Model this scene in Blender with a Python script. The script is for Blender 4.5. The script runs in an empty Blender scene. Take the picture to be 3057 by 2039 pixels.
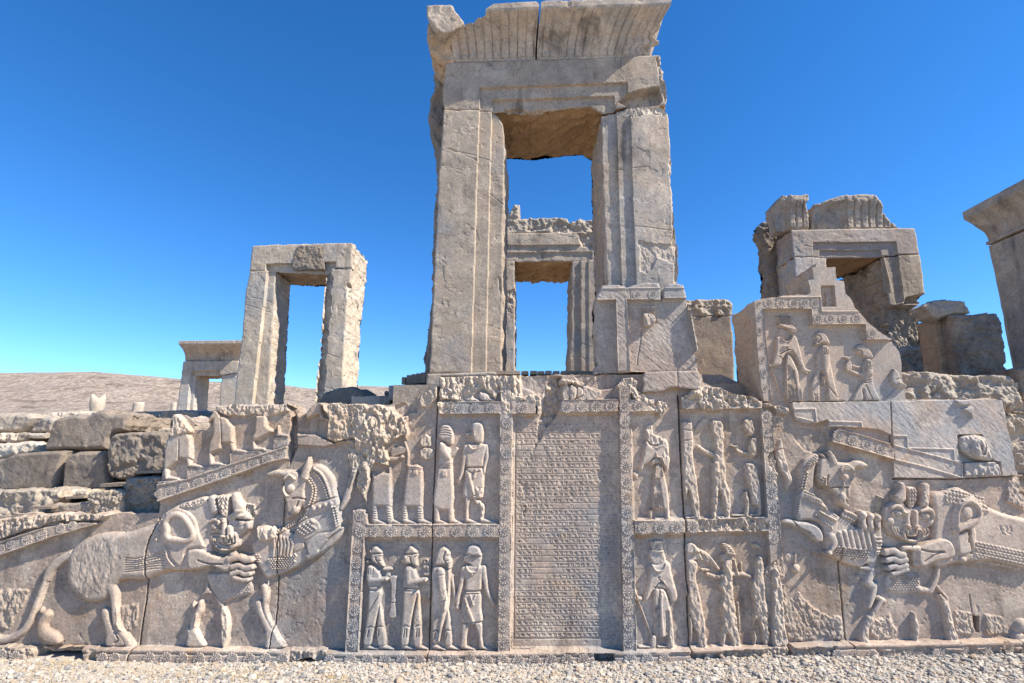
import bpy, math, random
import numpy as np
random.seed(7); np.random.seed(7)
scene = bpy.context.scene
COL = scene.collection
f32 = np.float32

# ---------------------------------------------------------------- camera
PW, PH, FOC = 3057.0, 2039.0, 1577.0            # photo size and focal length in photo pixels
CAM = np.array([0.0, -4.67, 1.70])
PITCH, YAW = math.radians(11.5), math.radians(1.9)
cd = bpy.data.cameras.new("camera")
cam = bpy.data.objects.new("camera", cd)
COL.objects.link(cam)
cam.location = CAM
cam.rotation_euler = (math.pi / 2 + PITCH, 0, YAW)
cd.sensor_fit = 'HORIZONTAL'
cd.sensor_width = 36.0
cd.lens = 36.0 * FOC / PW
cd.clip_start = 0.05
cd.clip_end = 20000
scene.camera = cam

# ---------------------------------------------------------------- sky, sun, exposure
SUN = np.array([1.0, -0.31, 1.0]); SUN /= np.linalg.norm(SUN)
w = bpy.data.worlds.new("World"); scene.world = w; w.use_nodes = True
nt = w.node_tree; nt.nodes.clear()
sky = nt.nodes.new("ShaderNodeTexSky"); sky.sky_type = 'NISHITA'; sky.sun_disc = False
sky.sun_elevation = math.asin(SUN[2]); sky.sun_rotation = math.atan2(SUN[0], SUN[1])
sky.altitude = 0; sky.air_density = 0.7; sky.dust_density = 0.0; sky.ozone_density = 4.0
hs = nt.nodes.new("ShaderNodeHueSaturation"); hs.inputs['Saturation'].default_value = 1.26; hs.inputs['Hue'].default_value = 0.502
bg = nt.nodes.new("ShaderNodeBackground"); bg.inputs[1].default_value = 0.138
wo = nt.nodes.new("ShaderNodeOutputWorld")
nt.links.new(sky.outputs[0], hs.inputs['Color']); nt.links.new(hs.outputs[0], bg.inputs[0])
nt.links.new(bg.outputs[0], wo.inputs[0])
sl = bpy.data.lights.new("sun", 'SUN'); sl.energy = 5.0; sl.angle = math.radians(0.5); sl.color = (1.0, 0.93, 0.82)
so = bpy.data.objects.new("sun", sl); COL.objects.link(so)
so.rotation_euler = (math.acos(SUN[2]), 0, math.atan2(SUN[1], SUN[0]) + math.pi / 2)
so.location = (6, -6, 9)
scene.view_settings.view_transform = 'Standard'
scene.view_settings.look = 'None'
scene.view_settings.gamma = 1.0
scene.view_settings.exposure = 0.95
scene.cycles.max_bounces = 6
scene.cycles.diffuse_bounces = 3

# ---------------------------------------------------------------- photo pixel <-> world plane
def _rot():
    a = math.pi / 2 + PITCH
    Rx = np.array([[1, 0, 0], [0, math.cos(a), -math.sin(a)], [0, math.sin(a), math.cos(a)]])
    Rz = np.array([[math.cos(YAW), -math.sin(YAW), 0], [math.sin(YAW), math.cos(YAW), 0], [0, 0, 1]])
    return Rz @ Rx
ROT = _rot()
def U(px, py, Y=0.0):
    """where the sight line through a photo pixel meets the vertical plane y = Y"""
    d = ROT @ np.array([(px - PW / 2) / FOC, -(py - PH / 2) / FOC, -1.0])
    t = (Y - CAM[1]) / d[1]
    return CAM + t * d
def UZ(px, py, z):
    d = ROT @ np.array([(px - PW / 2) / FOC, -(py - PH / 2) / FOC, -1.0])
    t = (z - CAM[2]) / d[2]
    return CAM + t * d
def PROJ(x, y, z):
    v = [x - CAM[0], y - CAM[1], z - CAM[2]]
    c = [ROT[0, i] * v[0] + ROT[1, i] * v[1] + ROT[2, i] * v[2] for i in range(3)]
    return (PW / 2 + FOC * c[0] / -c[2]), (PH / 2 - FOC * c[1] / -c[2])

FR = dict(px=(0, 0, 1), za=(0, 1150, .25521), zb=(0, 1600, .25521), zc=(450, 1180, .27648), zd=(450, 1580, .27648),
          ze=(1040, 1150, .28058), zf=(1040, 1560, .28058), zg=(1480, 1100, .28058), zh=(1850, 1150, .28058),
          zi=(1850, 1560, .28058), zj=(2290, 1280, .21233), zk=(2290, 1600, .24232), zl=(2600, 1350, .38275),
          zm=(1240, 0, .34879), zn=(1240, 540, .42085), zo=(500, 700, .35729), zp=(2180, 540, .44654),
          zq=(2290, 1160, .32624), zr=(0, 1300, .2551), zs=(2200, 860, .22318), zt=(2200, 560, .25521),
          zu=(2700, 500, .51), zv=(1270, 1090, .26797), zw=(1500, 1500, .32533), zx=(1680, 840, .25513), ya=(580, 1440, .1913), yb=(2600, 1430, .1913))
HS = .80                                             # overall depth of the carving
BS = .62                                             # roundness of its shoulders
def P(fr, *v):
    x0, y0, s = FR[fr]
    a = np.array(v, float).reshape(-1, 2)
    return a * s + [x0, y0]

# ---------------------------------------------------------------- noise
def _hash(ix, iy, seed):
    n = (ix.astype(np.int64) * 374761393 + iy.astype(np.int64) * 668265263 + seed * 974634777) & 0xffffffff
    n = ((n ^ (n >> 13)) * 1274126177) & 0xffffffff
    return ((n ^ (n >> 16)) & 0xffff).astype(f32) / 65535.0
def noise(x, y, seed=0):
    ix = np.floor(x); iy = np.floor(y)
    fx = (x - ix).astype(f32); fy = (y - iy).astype(f32)
    u = fx * fx * (3 - 2 * fx); v = fy * fy * (3 - 2 * fy)
    a = _hash(ix, iy, seed); b = _hash(ix + 1, iy, seed); c = _hash(ix, iy + 1, seed); d = _hash(ix + 1, iy + 1, seed)
    return (a + (b - a) * u) * (1 - v) + (c + (d - c) * u) * v - 0.5
def fbm(x, y, sc, octv=4, seed=0):
    r = 0; a = 1.0; f = 1.0 / sc
    for o in range(octv):
        r = r + a * noise(x * f + 17.3 * o, y * f - 9.1 * o, seed + o); a *= 0.5; f *= 2.03
    return r
def facet(x, y, sc, seed=0, tilt=1.5, k=14.0, off=.38):
    """broken-stone facets: every cell a small tilted plane, neighbours blended over a narrow seam"""
    X = x / sc; Y = y / sc
    X, Y = X + .35 * noise(X * 1.7, Y * 1.7, seed + 20), Y + .35 * noise(X * 1.7 + 9, Y * 1.7, seed + 21)
    ix = np.floor(X); iy = np.floor(Y)
    sw = np.full(X.shape, 1e-6, f32); val = np.zeros(X.shape, f32)
    for dx in (-1, 0, 1):
        for dy in (-1, 0, 1):
            cx = ix + dx; cy = iy + dy
            px = cx + _hash(cx, cy, seed); py = cy + _hash(cx, cy, seed + 1)
            ex = (X - px).astype(f32); ey = (Y - py).astype(f32); d = ex * ex + ey * ey
            g1 = _hash(cx, cy, seed + 2) - .5; g2 = _hash(cx, cy, seed + 3) - .5; o = _hash(cx, cy, seed + 4) - .5
            w = np.exp(-k * d)
            sw += w; val += w * (o * off + tilt * (g1 * ex + g2 * ey) * 1.6)
    return val / sw
def sstep(a, b, x):
    t = np.clip((x - a) / (b - a + 1e-9), 0, 1)
    return t * t * (3 - 2 * t)
def rnd(t):
    t = np.clip(t, 0, 1)
    return np.sqrt(np.maximum(0, 1 - (1 - t) ** 2))
def smooth(pts, closed=True, n=4):
    p = np.asarray(pts, float); N = len(p)
    if N < 3: return p
    out = []
    rng = range(N) if closed else range(N - 1)
    for i in rng:
        if closed: a, b, c, d = p[i - 1], p[i], p[(i + 1) % N], p[(i + 2) % N]
        else: a, b, c, d = p[max(i - 1, 0)], p[i], p[i + 1], p[min(i + 2, N - 1)]
        for k in range(n):
            t = k / n
            out.append(0.5 * ((2 * b) + (c - a) * t + (2 * a - 5 * b + 4 * c - d) * t * t + (-a + 3 * b - 3 * c + d) * t ** 3))
    if not closed: out.append(p[-1])
    return np.array(out)
def sdpoly(X, Y, pts):
    p = np.asarray(pts, f32); N = len(p)
    best = np.full(X.shape, 1e12, f32); ins = np.zeros(X.shape, bool)
    for i in range(N):
        ax, ay = p[i]; bx, by = p[(i + 1) % N]
        ex, ey = bx - ax, by - ay; L = ex * ex + ey * ey + 1e-12
        t = np.clip(((X - ax) * ex + (Y - ay) * ey) / L, 0, 1)
        dx = X - ax - t * ex; dy = Y - ay - t * ey
        np.minimum(best, dx * dx + dy * dy, out=best)
        if ay != by:
            ins ^= ((ay > Y) != (by > Y)) & (X < (ex) * (Y - ay) / (ey) + ax)
    d = np.sqrt(best)
    return np.where(ins, d, -d)
def sdline(X, Y, pts, r):
    """smallest value of d/r along a polyline with varying radius, and d"""
    p = np.asarray(pts, f32); N = len(p)
    r = np.full(N, r, f32) if np.isscalar(r) else np.interp(np.linspace(0, 1, N), np.linspace(0, 1, len(r)), r)
    best = np.full(X.shape, 1e6, f32)
    if N == 1:
        return np.sqrt((X - p[0, 0]) ** 2 + (Y - p[0, 1]) ** 2) / r[0]
    for i in range(N - 1):
        ax, ay = p[i]; bx, by = p[i + 1]
        ex, ey = bx - ax, by - ay; L = ex * ex + ey * ey + 1e-12
        t = np.clip(((X - ax) * ex + (Y - ay) * ey) / L, 0, 1)
        d = np.sqrt((X - ax - t * ex) ** 2 + (Y - ay - t * ey) ** 2)
        np.minimum(best, d / (r[i] + t * (r[i + 1] - r[i])), out=best)
    return best
def along(pts, step):
    p = np.asarray(pts, float)
    s = np.r_[0, np.cumsum(np.hypot(*np.diff(p, axis=0).T))]
    q = np.arange(0, s[-1] + 1e-6, step)
    return np.c_[np.interp(q, s, p[:, 0]), np.interp(q, s, p[:, 1])]

# ---------------------------------------------------------------- object helpers
def tag(o, label=None, cat=None, group=None, kind=None):
    if label: o['label'] = label
    if cat: o['category'] = cat
    if group: o['group'] = group
    if kind: o['kind'] = kind
    return o
def empty(name, loc, label=None, cat=None, group=None):
    o = bpy.data.objects.new(name, None); COL.objects.link(o); o.location = loc
    o.empty_display_size = 0.2
    return tag(o, label, cat, group)
def link(name, me, mat, parent=None):
    o = bpy.data.objects.new(name, me); COL.objects.link(o)
    if mat: me.materials.append(mat)
    if parent:
        o.parent = parent
        q = parent; off = np.zeros(3)
        while q is not None:
            off += np.array(q.location); q = q.parent
        o.location = -off
    return o
def np_mesh(name, V, quads=None, tris=None, attrs=None, normals=None, smoothf=True, flat=None):
    me = bpy.data.meshes.new(name)
    V = np.asarray(V, f32)
    nq = 0 if quads is None else len(quads); ntr = 0 if tris is None else len(tris)
    li = []; ls = []; lt = []
    if nq: li.append(np.asarray(quads, np.int32).ravel()); ls.append(np.arange(nq) * 4); lt.append(np.full(nq, 4))
    if ntr: li.append(np.asarray(tris, np.int32).ravel()); ls.append(nq * 4 + np.arange(ntr) * 3); lt.append(np.full(ntr, 3))
    li = np.concatenate(li).astype(np.int32); ls = np.concatenate(ls).astype(np.int32)
    me.vertices.add(len(V)); me.vertices.foreach_set('co', V.ravel())
    me.loops.add(len(li)); me.loops.foreach_set('vertex_index', li)
    me.polygons.add(len(ls)); me.polygons.foreach_set('loop_start', ls)
    me.polygons.foreach_set('use_smooth', np.full(len(ls), smoothf))
    me.update(calc_edges=True); me.validate()
    for k, a in (attrs or {}).items():
        at = me.attributes.new(k, 'FLOAT', 'POINT'); at.data.foreach_set('value', np.asarray(a, f32).ravel())
    if normals is not None:
        me.normals_split_custom_set_from_vertices(np.asarray(normals, f32))
    return me

# ---------------------------------------------------------------- carved face: a height field on a vertical plane
def name_of(parts): return str(next(iter(parts.values()))[0])
class HF:
    def __init__(s, Y, box, g):
        x0, y0, x1, y1 = box
        c = np.array([U(a, b, Y) for a in (x0, x1) for b in (y0, y1)])
        s.Y, s.g = Y, g
        s.xs = np.arange(c[:, 0].min(), c[:, 0].max() + g, g); s.zs = np.arange(c[:, 2].min(), c[:, 2].max() + g, g)
        s.X, s.Z = np.meshgrid(s.xs, s.zs); s.X = s.X.astype(f32); s.Z = s.Z.astype(f32)
        a, b = PROJ(s.X, Y, s.Z); s.PX = a.astype(f32); s.PY = b.astype(f32)
        sh = s.X.shape
        s.H = np.zeros(sh, f32); s.ID = np.ones(sh, np.int16); s.D = np.zeros(sh, f32); s.S = np.zeros(sh, f32)
        s.SD = np.full(sh, 1e3, f32)
        s.ppm = FOC / (Y - CAM[1])
        s.side_stain = 0.0
    def win(s, box, pad=4):
        x0, y0, x1, y1 = box
        c = np.array([U(a, b, s.Y) for a in (x0, x1) for b in (y0, y1)])
        i0 = max(0, int((c[:, 0].min() - s.xs[0]) / s.g) - pad); i1 = min(len(s.xs), int((c[:, 0].max() - s.xs[0]) / s.g) + pad + 2)
        j0 = max(0, int((c[:, 2].min() - s.zs[0]) / s.g) - pad); j1 = min(len(s.zs), int((c[:, 2].max() - s.zs[0]) / s.g) + pad + 2)
        return (slice(j0, max(j1, j0 + 1)), slice(i0, max(i1, i0 + 1)))
    def wp(s, pts, pad=6):
        p = np.asarray(pts)
        return s.win((p[:, 0].min() - pad, p[:, 1].min() - pad, p[:, 0].max() + pad, p[:, 1].max() + pad))
    def outline(s, pts, jag=0.0, jscale=0.05, seed=0, chunk=0.0):
        sd = sdpoly(s.PX, s.PY, pts)
        if jag: sd = sd + jag * 2 * fbm(s.X, s.Z, jscale, 4, seed)
        if chunk: sd = sd + chunk * np.minimum(0, facet(s.X, s.Z, jscale * 2.2, seed + 5))
        s.SD = np.minimum(s.SD, sd)
    def raise_poly(s, pts, h, b=2.0, id=None, mode='max', sm=False, D=None, wob=0.0):
        if sm: pts = smooth(pts)
        w = s.wp(pts, b + 3)
        sd = sdpoly(s.PX[w], s.PY[w], pts)
        if wob: sd = sd + 1.2 * fbm(s.X[w], s.Z[w], .06, 4, 88) - 3.0 * np.clip(fbm(s.X[w], s.Z[w], .05, 3, 89) - .25, 0, 1)
        v = h * rnd(sd / b) * (sd > 0)
        if wob: v = v + (sd > 0) * (wob * fbm(s.X[w], s.Z[w], .05, 4, 90) * 1.5 - .02 * np.clip(fbm(s.X[w], s.Z[w], .09, 4, 91) - .38, 0, 1))
        m = sd > 0
        if mode == 'max': s.H[w] = np.where(m, np.maximum(s.H[w], v), s.H[w])
        elif mode == 'add': s.H[w] += v
        elif mode == 'set': s.H[w] = np.where(m, v, s.H[w])
        if id is not None: s.ID[w][m] = id
        if D is not None: s.D[w] = np.where(m, D, s.D[w])
        return m
    def rail(s, pts, r, h, mode='add', id=None, jag=0):
        """raised (or, with h<0, cut) line; r in photo px"""
        w = s.wp(pts, (r if np.isscalar(r) else max(r)) + 3)
        q = sdline(s.PX[w], s.PY[w], pts, r)
        if jag: q = q + jag * fbm(s.X[w], s.Z[w], .04, 3, 5)
        v = h * np.sqrt(np.clip(1 - q * q, 0, 1)); m = q < 1
        if mode == 'add': s.H[w] += v
        else: s.H[w] = np.where(m, np.maximum(s.H[w], v), s.H[w])
        if id is not None: s.ID[w][m] = id
    def rough(s, pts, lvl, amp, sc=.06, soft=5, edge=5, seed=0, D=1.0, id=None, fac=1.0, mode='set', fine=1.0):
        w = s.wp(pts, edge + 4)
        x, z = s.X[w], s.Z[w]
        sd = sdpoly(s.PX[w], s.PY[w], pts) + edge * 2 * fbm(x, z, sc * 1.2, 3, seed + 50)
        k = sstep(0, soft, sd)
        zz = z * .62 + .12 * x
        n = .70 * fac * facet(x, zz, sc * 1.3, seed, k=16) + .30 * fac * facet(x, zz, sc * .4, seed + 9) + fine * .85 * fbm(x, zz, sc * .30, 5, seed + 3) + 1.1 * fbm(x, z, sc * 2.5, 3, seed + 31)
        v = lvl + .78 * amp * n
        if mode == 'set': s.H[w] = s.H[w] * (1 - k) + k * v
        elif mode == 'add': s.H[w] += k * v
        elif mode == 'min': s.H[w] = np.where(k > 0, np.minimum(s.H[w], s.H[w] * (1 - k) + k * v), s.H[w])
        elif mode == 'max': s.H[w] = np.maximum(s.H[w], k * v)
        s.D[w] = np.maximum(s.D[w] * (1 - k * (D < 0)), k * max(D, 0))
        if id is not None: s.ID[w][k > .5] = id
    def hatch(s, pts, amp=.0022, ang=40, sc=.022, seed=0):
        w = s.wp(pts); x, z = s.X[w], s.Z[w]
        k = sstep(0, 3, sdpoly(s.PX[w], s.PY[w], pts))
        c, q = math.cos(math.radians(ang)), math.sin(math.radians(ang))
        u = x * c + z * q; v = -x * q + z * c
        s.H[w] += k * amp * (1.0 * fbm(u / 2.6, v, sc * .8, 3, seed) + .6 * fbm(u / 4.0, v, sc * .45, 2, seed + 7))
    def stain(s, pts, a=1.0, soft=8, seed=0):
        w = s.wp(pts, 10)
        sd = sdpoly(s.PX[w], s.PY[w], pts) + 8 * fbm(s.X[w], s.Z[w], .06, 3, seed)
        s.S[w] = np.maximum(s.S[w], a * sstep(0, soft, sd) * np.clip(.75 + fbm(s.X[w], s.Z[w], .09, 3, seed + 4), 0, 1))
    def crack(s, pts, wpx=1.6, depth=.03, jag=2.0, seed=0):
        p = along(pts, 6.0)
        rs = np.random.RandomState(seed + 11)
        p[1:-1] += np.cumsum(rs.uniform(-1, 1, (len(p) - 2, 2)), 0) * 0 + rs.uniform(-jag, jag, (len(p) - 2, 2)) * .5
        w = s.wp(p)
        q = sdline(s.PX[w], s.PY[w], p, wpx)
        s.H[w] -= depth * np.clip(1.25 - q, 0, 1)
    def build(s, parts, thick=.3, rings=3, side_amp=0.0, side_id=None, back=True, sc_side=.12, custom=True, seed=0):
        """parts: {id: (name, parent, material)} -> {id: object}"""
        g = s.g; mpp = 1.0 / s.ppm
        M = s.SD > -0.55 * g * s.ppm
        C = M[:-1, :-1] & M[1:, :-1] & M[:-1, 1:] & M[1:, 1:]
        X = s.X.copy(); Z = s.Z.copy()
        gz, gx = np.gradient(s.SD * mpp, g)
        gl = np.sqrt(gx * gx + gz * gz) + 1e-6
        near = np.abs(s.SD * mpp) < 1.0 * g
        X = np.where(near, X - gx / gl * s.SD * mpp, X); Z = np.where(near, Z - gz / gl * s.SD * mpp, Z)
        nr, nc = X.shape
        hz, hx = np.gradient(s.H, g)
        nl = np.sqrt(hx * hx + hz * hz + 1)
        NRM = np.stack([-hx / nl, -1 / nl, -hz / nl], -1).reshape(-1, 3)
        V = np.stack([X, s.Y - s.H, Z], -1).reshape(-1, 3)
        idx = np.arange(nr * nc).reshape(nr, nc)
        I = np.maximum(np.maximum(s.ID[:-1, :-1], s.ID[1:, :-1]), np.maximum(s.ID[:-1, 1:], s.ID[1:, 1:]))
        if getattr(s, 'CI', None) is not None: I = s.CI
        q = np.stack([idx[:-1, :-1], idx[:-1, 1:], idx[1:, 1:], idx[1:, :-1]], -1)
        # boundary edges, oriented with the inside on the left
        Cp = np.pad(C, 1)
        E = []
        for (dj, di, a, b) in ((-1, 0, 0, 1), (0, 1, 1, 2), (1, 0, 2, 3), (0, -1, 3, 0)):
            nb = Cp[1 + dj:1 + dj + C.shape[0], 1 + di:1 + di + C.shape[1]]
            m = C & ~nb
            E.append(np.stack([q[..., a][m], q[..., b][m]], -1))
        E = np.concatenate(E)
        if side_id is None: side_id = min(parts)
        if side_amp > .012: rings = max(rings, min(40, int(thick / (3.0 * g))))
        out = {}
        D = s.D.ravel(); S = s.S.ravel(); T = s.T.ravel() if hasattr(s, 'T') else np.full(D.shape, float(np.random.RandomState(seed + len(name_of(parts))).uniform(-.13, .10)))
        for pid, (name, parent, mat) in parts.items():
            m = C & (I == pid)
            qq = q[m]
            if len(qq) == 0 and pid != side_id: continue
            use, inv = np.unique(qq.ravel(), return_inverse=True)
            vv = V[use]; nn = NRM[use]; fq = inv.reshape(-1, 4); dd = D[use]; ss = S[use]; tn = T[use]
            if pid == side_id and thick > 0:
                bv, be = np.unique(E.ravel(), return_inverse=True); be = be.reshape(-1, 2); nb_ = len(bv)
                p0 = V[bv]
                ed = p0[be[:, 1]] - p0[be[:, 0]]
                en = np.stack([ed[:, 2], np.zeros(len(ed)), -ed[:, 0]], -1)   # outward
                vn = np.zeros((nb_, 3)); np.add.at(vn, be[:, 0], en); np.add.at(vn, be[:, 1], en)
                vn /= (np.linalg.norm(vn, axis=1, keepdims=True) + 1e-9)
                Rg = []
                for r in range(rings + 1):
                    t = r / rings
                    p = p0.copy(); p[:, 1] = p0[:, 1] * (1 - t) + (s.Y + thick) * t
                    if side_amp and r > 0:
                        o = (facet(p[:, 0] * .6 + p[:, 1] * 1.2, p[:, 2] * .8 + p[:, 0] * .5, sc_side * 1.8, seed + 3) + .5 * facet(p[:, 1] + p[:, 0] * .5, p[:, 2] - p[:, 0] * .5, sc_side * .6, seed + 13) + fbm(p[:, 0] * .7 + p[:, 1], p[:, 2] - p[:, 0] * .6, sc_side * 1.2, 4, seed)) * side_amp - side_amp * .25
                        p = p + vn * o[:, None]
                    Rg.append(p)
                sv = np.concatenate(Rg); base = len(vv)
                sq = []
                for r in range(rings):
                    a = base + r * nb_; b = base + (r + 1) * nb_
                    sq.append(np.stack([a + be[:, 1], a + be[:, 0], b + be[:, 0], b + be[:, 1]], -1))
                sq = np.concatenate(sq)
                vv = np.concatenate([vv, sv]); fq = np.concatenate([fq, sq])
                dd = np.r_[dd, np.tile(np.maximum(D[bv], .25), rings + 1)]
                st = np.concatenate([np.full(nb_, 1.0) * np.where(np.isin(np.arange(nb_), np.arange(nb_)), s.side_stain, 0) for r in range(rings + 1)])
                # warm bounce light and patina painted into faces that look down
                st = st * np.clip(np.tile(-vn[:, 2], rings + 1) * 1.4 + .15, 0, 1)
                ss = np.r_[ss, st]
                fn = np.cross(vv[sq[:, 1]] - vv[sq[:, 0]], vv[sq[:, 3]] - vv[sq[:, 0]])
                an = np.zeros((len(vv), 3))
                for k in range(4): np.add.at(an, sq[:, k], fn)
                an = an[base:]; an /= (np.linalg.norm(an, axis=1, keepdims=True) + 1e-12)
                nn = np.concatenate([nn, an])
                if back:
                    b0 = len(vv); off = base + rings * nb_
                    mp = -np.ones(nr * nc, np.int64); mp[bv] = off + np.arange(nb_)
                    aq = q[C]; ub = np.unique(aq.ravel())
                    inner = ub[mp[ub] < 0]
                    mp[inner] = b0 + np.arange(len(inner))
                    pb = V[inner].copy(); pb[:, 1] = s.Y + thick
                    vv = np.concatenate([vv, pb]); nn = np.concatenate([nn, np.tile([0, 1.0, 0], (len(inner), 1))])
                    dd = np.r_[dd, np.full(len(inner), .3)]; ss = np.r_[ss, np.zeros(len(inner))]
                    fq = np.concatenate([fq, mp[aq][:, ::-1]])
            tn = np.r_[tn, np.full(len(vv) - len(tn), float(np.median(tn)))]
            me = np_mesh(name, vv, quads=fq, attrs=dict(dmg=dd, stain=ss, tone=tn), normals=nn if custom else None)
            out[pid] = link(name, me, mat, parent)
        return out

class Fig:
    """one carved figure, drawn in the units of a zoomed view"""
    def __init__(s, hf, fr, box, pad=10):
        s.hf = hf; x0, y0, sc = FR[fr]; s.sc = sc
        b = P(fr, *box).ravel()
        s.w = hf.win((b[0], b[1], b[2], b[3]), pad)
        s.X = (hf.PX[s.w] - x0) / sc; s.Y = (hf.PY[s.w] - y0) / sc
        s.mx, s.mz = hf.X[s.w], hf.Z[s.w]
        s.h = np.zeros(s.X.shape, f32); s.d = np.zeros(s.X.shape, f32)
        s.c0, s.c1 = s.X.min(0), s.X.max(0); s.r0, s.r1 = s.Y.min(1), s.Y.max(1)
    def sub(s, pts, pad):
        p = np.asarray(pts, float)
        x0, y0 = p.min(0) - pad; x1, y1 = p.max(0) + pad
        ci = np.nonzero((s.c1 >= x0) & (s.c0 <= x1))[0]; ri = np.nonzero((s.r1 >= y0) & (s.r0 <= y1))[0]
        if len(ci) == 0 or len(ri) == 0: return None
        return (slice(ri[0], ri[-1] + 1), slice(ci[0], ci[-1] + 1))
    @staticmethod
    def pts(v): return np.array(v, float).reshape(-1, 2)
    def poly(s, v, h, b=40, add=False, sm=True, flat=0.0, jag=0):
        p = s.pts(v)
        if sm: p = smooth(p)
        k = s.sub(p, 12)
        if k is None: return s
        sd = sdpoly(s.X[k], s.Y[k], p)
        if jag: sd = sd + jag * 2 * fbm(s.mx[k], s.mz[k], .05, 3, 3)
        if not add: h = h * HS; b = b * BS
        val = h * (flat + (1 - flat) * rnd(sd / b)) * (sd > 0)
        s.h[k] = s.h[k] + val if add else np.maximum(s.h[k], val)
        return s
    def tube(s, v, r, h, base=0.0, add=False, sm=True, closed=False):
        p = s.pts(v)
        if closed: p = smooth(p); p = np.vstack([p, p[:1]])
        elif sm and len(p) > 2: p = smooth(p, False)
        R = r if np.isscalar(r) else max(r)
        k = s.sub(p, R + 4)
        if k is None: return s
        if not add: h = h * HS; base = base * HS
        q = sdline(s.X[k], s.Y[k], p, r)
        val = h * np.sqrt(np.clip(1 - q ** 3, 0, 1)); m = q < 1
        if add: s.h[k] += val
        else: s.h[k] = np.where(m, np.maximum(s.h[k], base + val), s.h[k])
        return s
    def groove(s, v, r, d, sm=True):
        r, d = r * 1.35, d * 1.25
        p = s.pts(v)
        if sm and len(p) > 2: p = smooth(p, False)
        k = s.sub(p, r + 4)
        if k is None: return s
        q = sdline(s.X[k], s.Y[k], p, r)
        s.h[k] = np.where(s.h[k] > 0, np.maximum(s.h[k] - d * np.clip(1 - q * q, 0, 1), .005), s.h[k])
        return s
    def dome(s, cx, cy, rx, ry, h, rot=0, add=True, base=0.0):
        k = s.sub([(cx, cy)], max(rx, ry) + 4)
        if k is None: return s
        c, q = math.cos(math.radians(rot)), math.sin(math.radians(rot))
        dx, dy = s.X[k] - cx, s.Y[k] - cy
        r2 = ((dx * c + dy * q) / rx) ** 2 + ((-dx * q + dy * c) / ry) ** 2
        if not add: h = h * HS; base = base * HS
        val = h * np.sqrt(np.clip(1 - r2, 0, 1))
        s.h[k] = s.h[k] + val if add else np.where(r2 < 1, np.maximum(s.h[k], base + val), s.h[k])
        return s
    def beads(s, v, r, h, step, sm=True):
        p = s.pts(v)
        if sm and len(p) > 2: p = smooth(p, False)
        for x, y in along(p, step): s.dome(x, y, r, r, h)
        return s
    def grid(s, poly, r, h, sx, sy, skew=0.0):
        p = s.pts(poly); x0, y0 = p.min(0); x1, y1 = p.max(0)
        k = 0; y = y0
        while y <= y1:
            x = x0 + (k % 2) * sx * .5
            while x <= x1:
                q = np.array([[x, y + skew * (x - x0)]])
                if sdpoly(q[:, :1].astype(f32), q[:, 1:].astype(f32), p)[0, 0] > 0: s.dome(x, q[0, 1], r, r, h)
                x += sx
            y += sy; k += 1
        return s
    def foot(s, x0, y0, x1, y1, r=24, h=.035, r1=11):
        return s.tube((x0, y0, x0 * .55 + x1 * .45, y0 * .5 + y1 * .5, x1, y1), (r, r * .75, r1), h)
    def worn(s, amp=.012, sc=.035, d=.7, seed=0, poly=None):
        k = 1.0
        if poly is not None: k = sstep(0, 14, sdpoly(s.X, s.Y, s.pts(poly)) + 30 * fbm(s.mx, s.mz, .05, 3, seed))
        m = (s.h > .004) * k
        amp = amp * .75; mz_ = s.mz * .5 + .1 * s.mx
        n = .6 * facet(s.mx, mz_, sc, seed) + .9 * fbm(s.mx, mz_, sc * .5, 4, seed + 4) + .5 * fbm(s.mx, s.mz, sc * 3, 2, seed)
        s.h = np.where(m > 0, np.maximum(s.h + m * amp * n, .005), s.h); s.d = np.maximum(s.d, m * d)
        return s
    def done(s, id, base=0.0, thr=.004):
        w = s.w; hf = s.hf
        ne = fbm(s.mx, s.mz, .10, 4, id); nf = fbm(s.mx, s.mz, .022, 3, id + 3)
        s.h = np.where(s.h > thr, np.maximum(s.h + .0022 * ne + .0009 * nf - .006 * np.clip(ne - .28, 0, 1) * (1 + nf), .0045), s.h)
        m = (s.h > thr) & (base + s.h > hf.H[w] - .004)
        hf.H[w] = np.where(m, np.maximum(base + s.h, hf.H[w]), hf.H[w])
        hf.ID[w] = np.where(m, id, hf.ID[w])
        hf.D[w] = np.where(m, s.d, hf.D[w])

# ---------------------------------------------------------------- materials
def N(nt, kind, **kw):
    n = nt.nodes.new(kind)
    for k, v in kw.items():
        if k in n.inputs: n.inputs[k].default_value = v
        else: setattr(n, k, v)
    return n
def ramp(nt, stops, src, interp='LINEAR'):
    r = nt.nodes.new("ShaderNodeValToRGB"); r.color_ramp.interpolation = interp
    els = r.color_ramp.elements
    while len(els) < len(stops): els.new(.5)
    for e, (p, c) in zip(els, stops):
        e.position = p; e.color = (c[0], c[1], c[2], 1) if not np.isscalar(c) else (c, c, c, 1)
    nt.links.new(src, r.inputs[0]); return r.outputs[0]
def mixc(nt, fac, a, b, blend='MIX'):
    m = nt.nodes.new("ShaderNodeMix"); m.data_type = 'RGBA'; m.blend_type = blend
    def put(sock, v):
        if isinstance(v, bpy.types.NodeSocket): nt.links.new(v, sock)
        elif np.isscalar(v): sock.default_value = v
        else: sock.default_value = (v[0], v[1], v[2], 1)
    put(m.inputs[0], fac); put(m.inputs[6], a); put(m.inputs[7], b)
    return m.outputs[2]
def math_(nt, op, a, b=0.0):
    m = nt.nodes.new("ShaderNodeMath"); m.operation = op
    for i, v in ((0, a), (1, b)):
        if isinstance(v, bpy.types.NodeSocket): nt.links.new(v, m.inputs[i])
        else: m.inputs[i].default_value = v
    return m.outputs[0]
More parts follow.
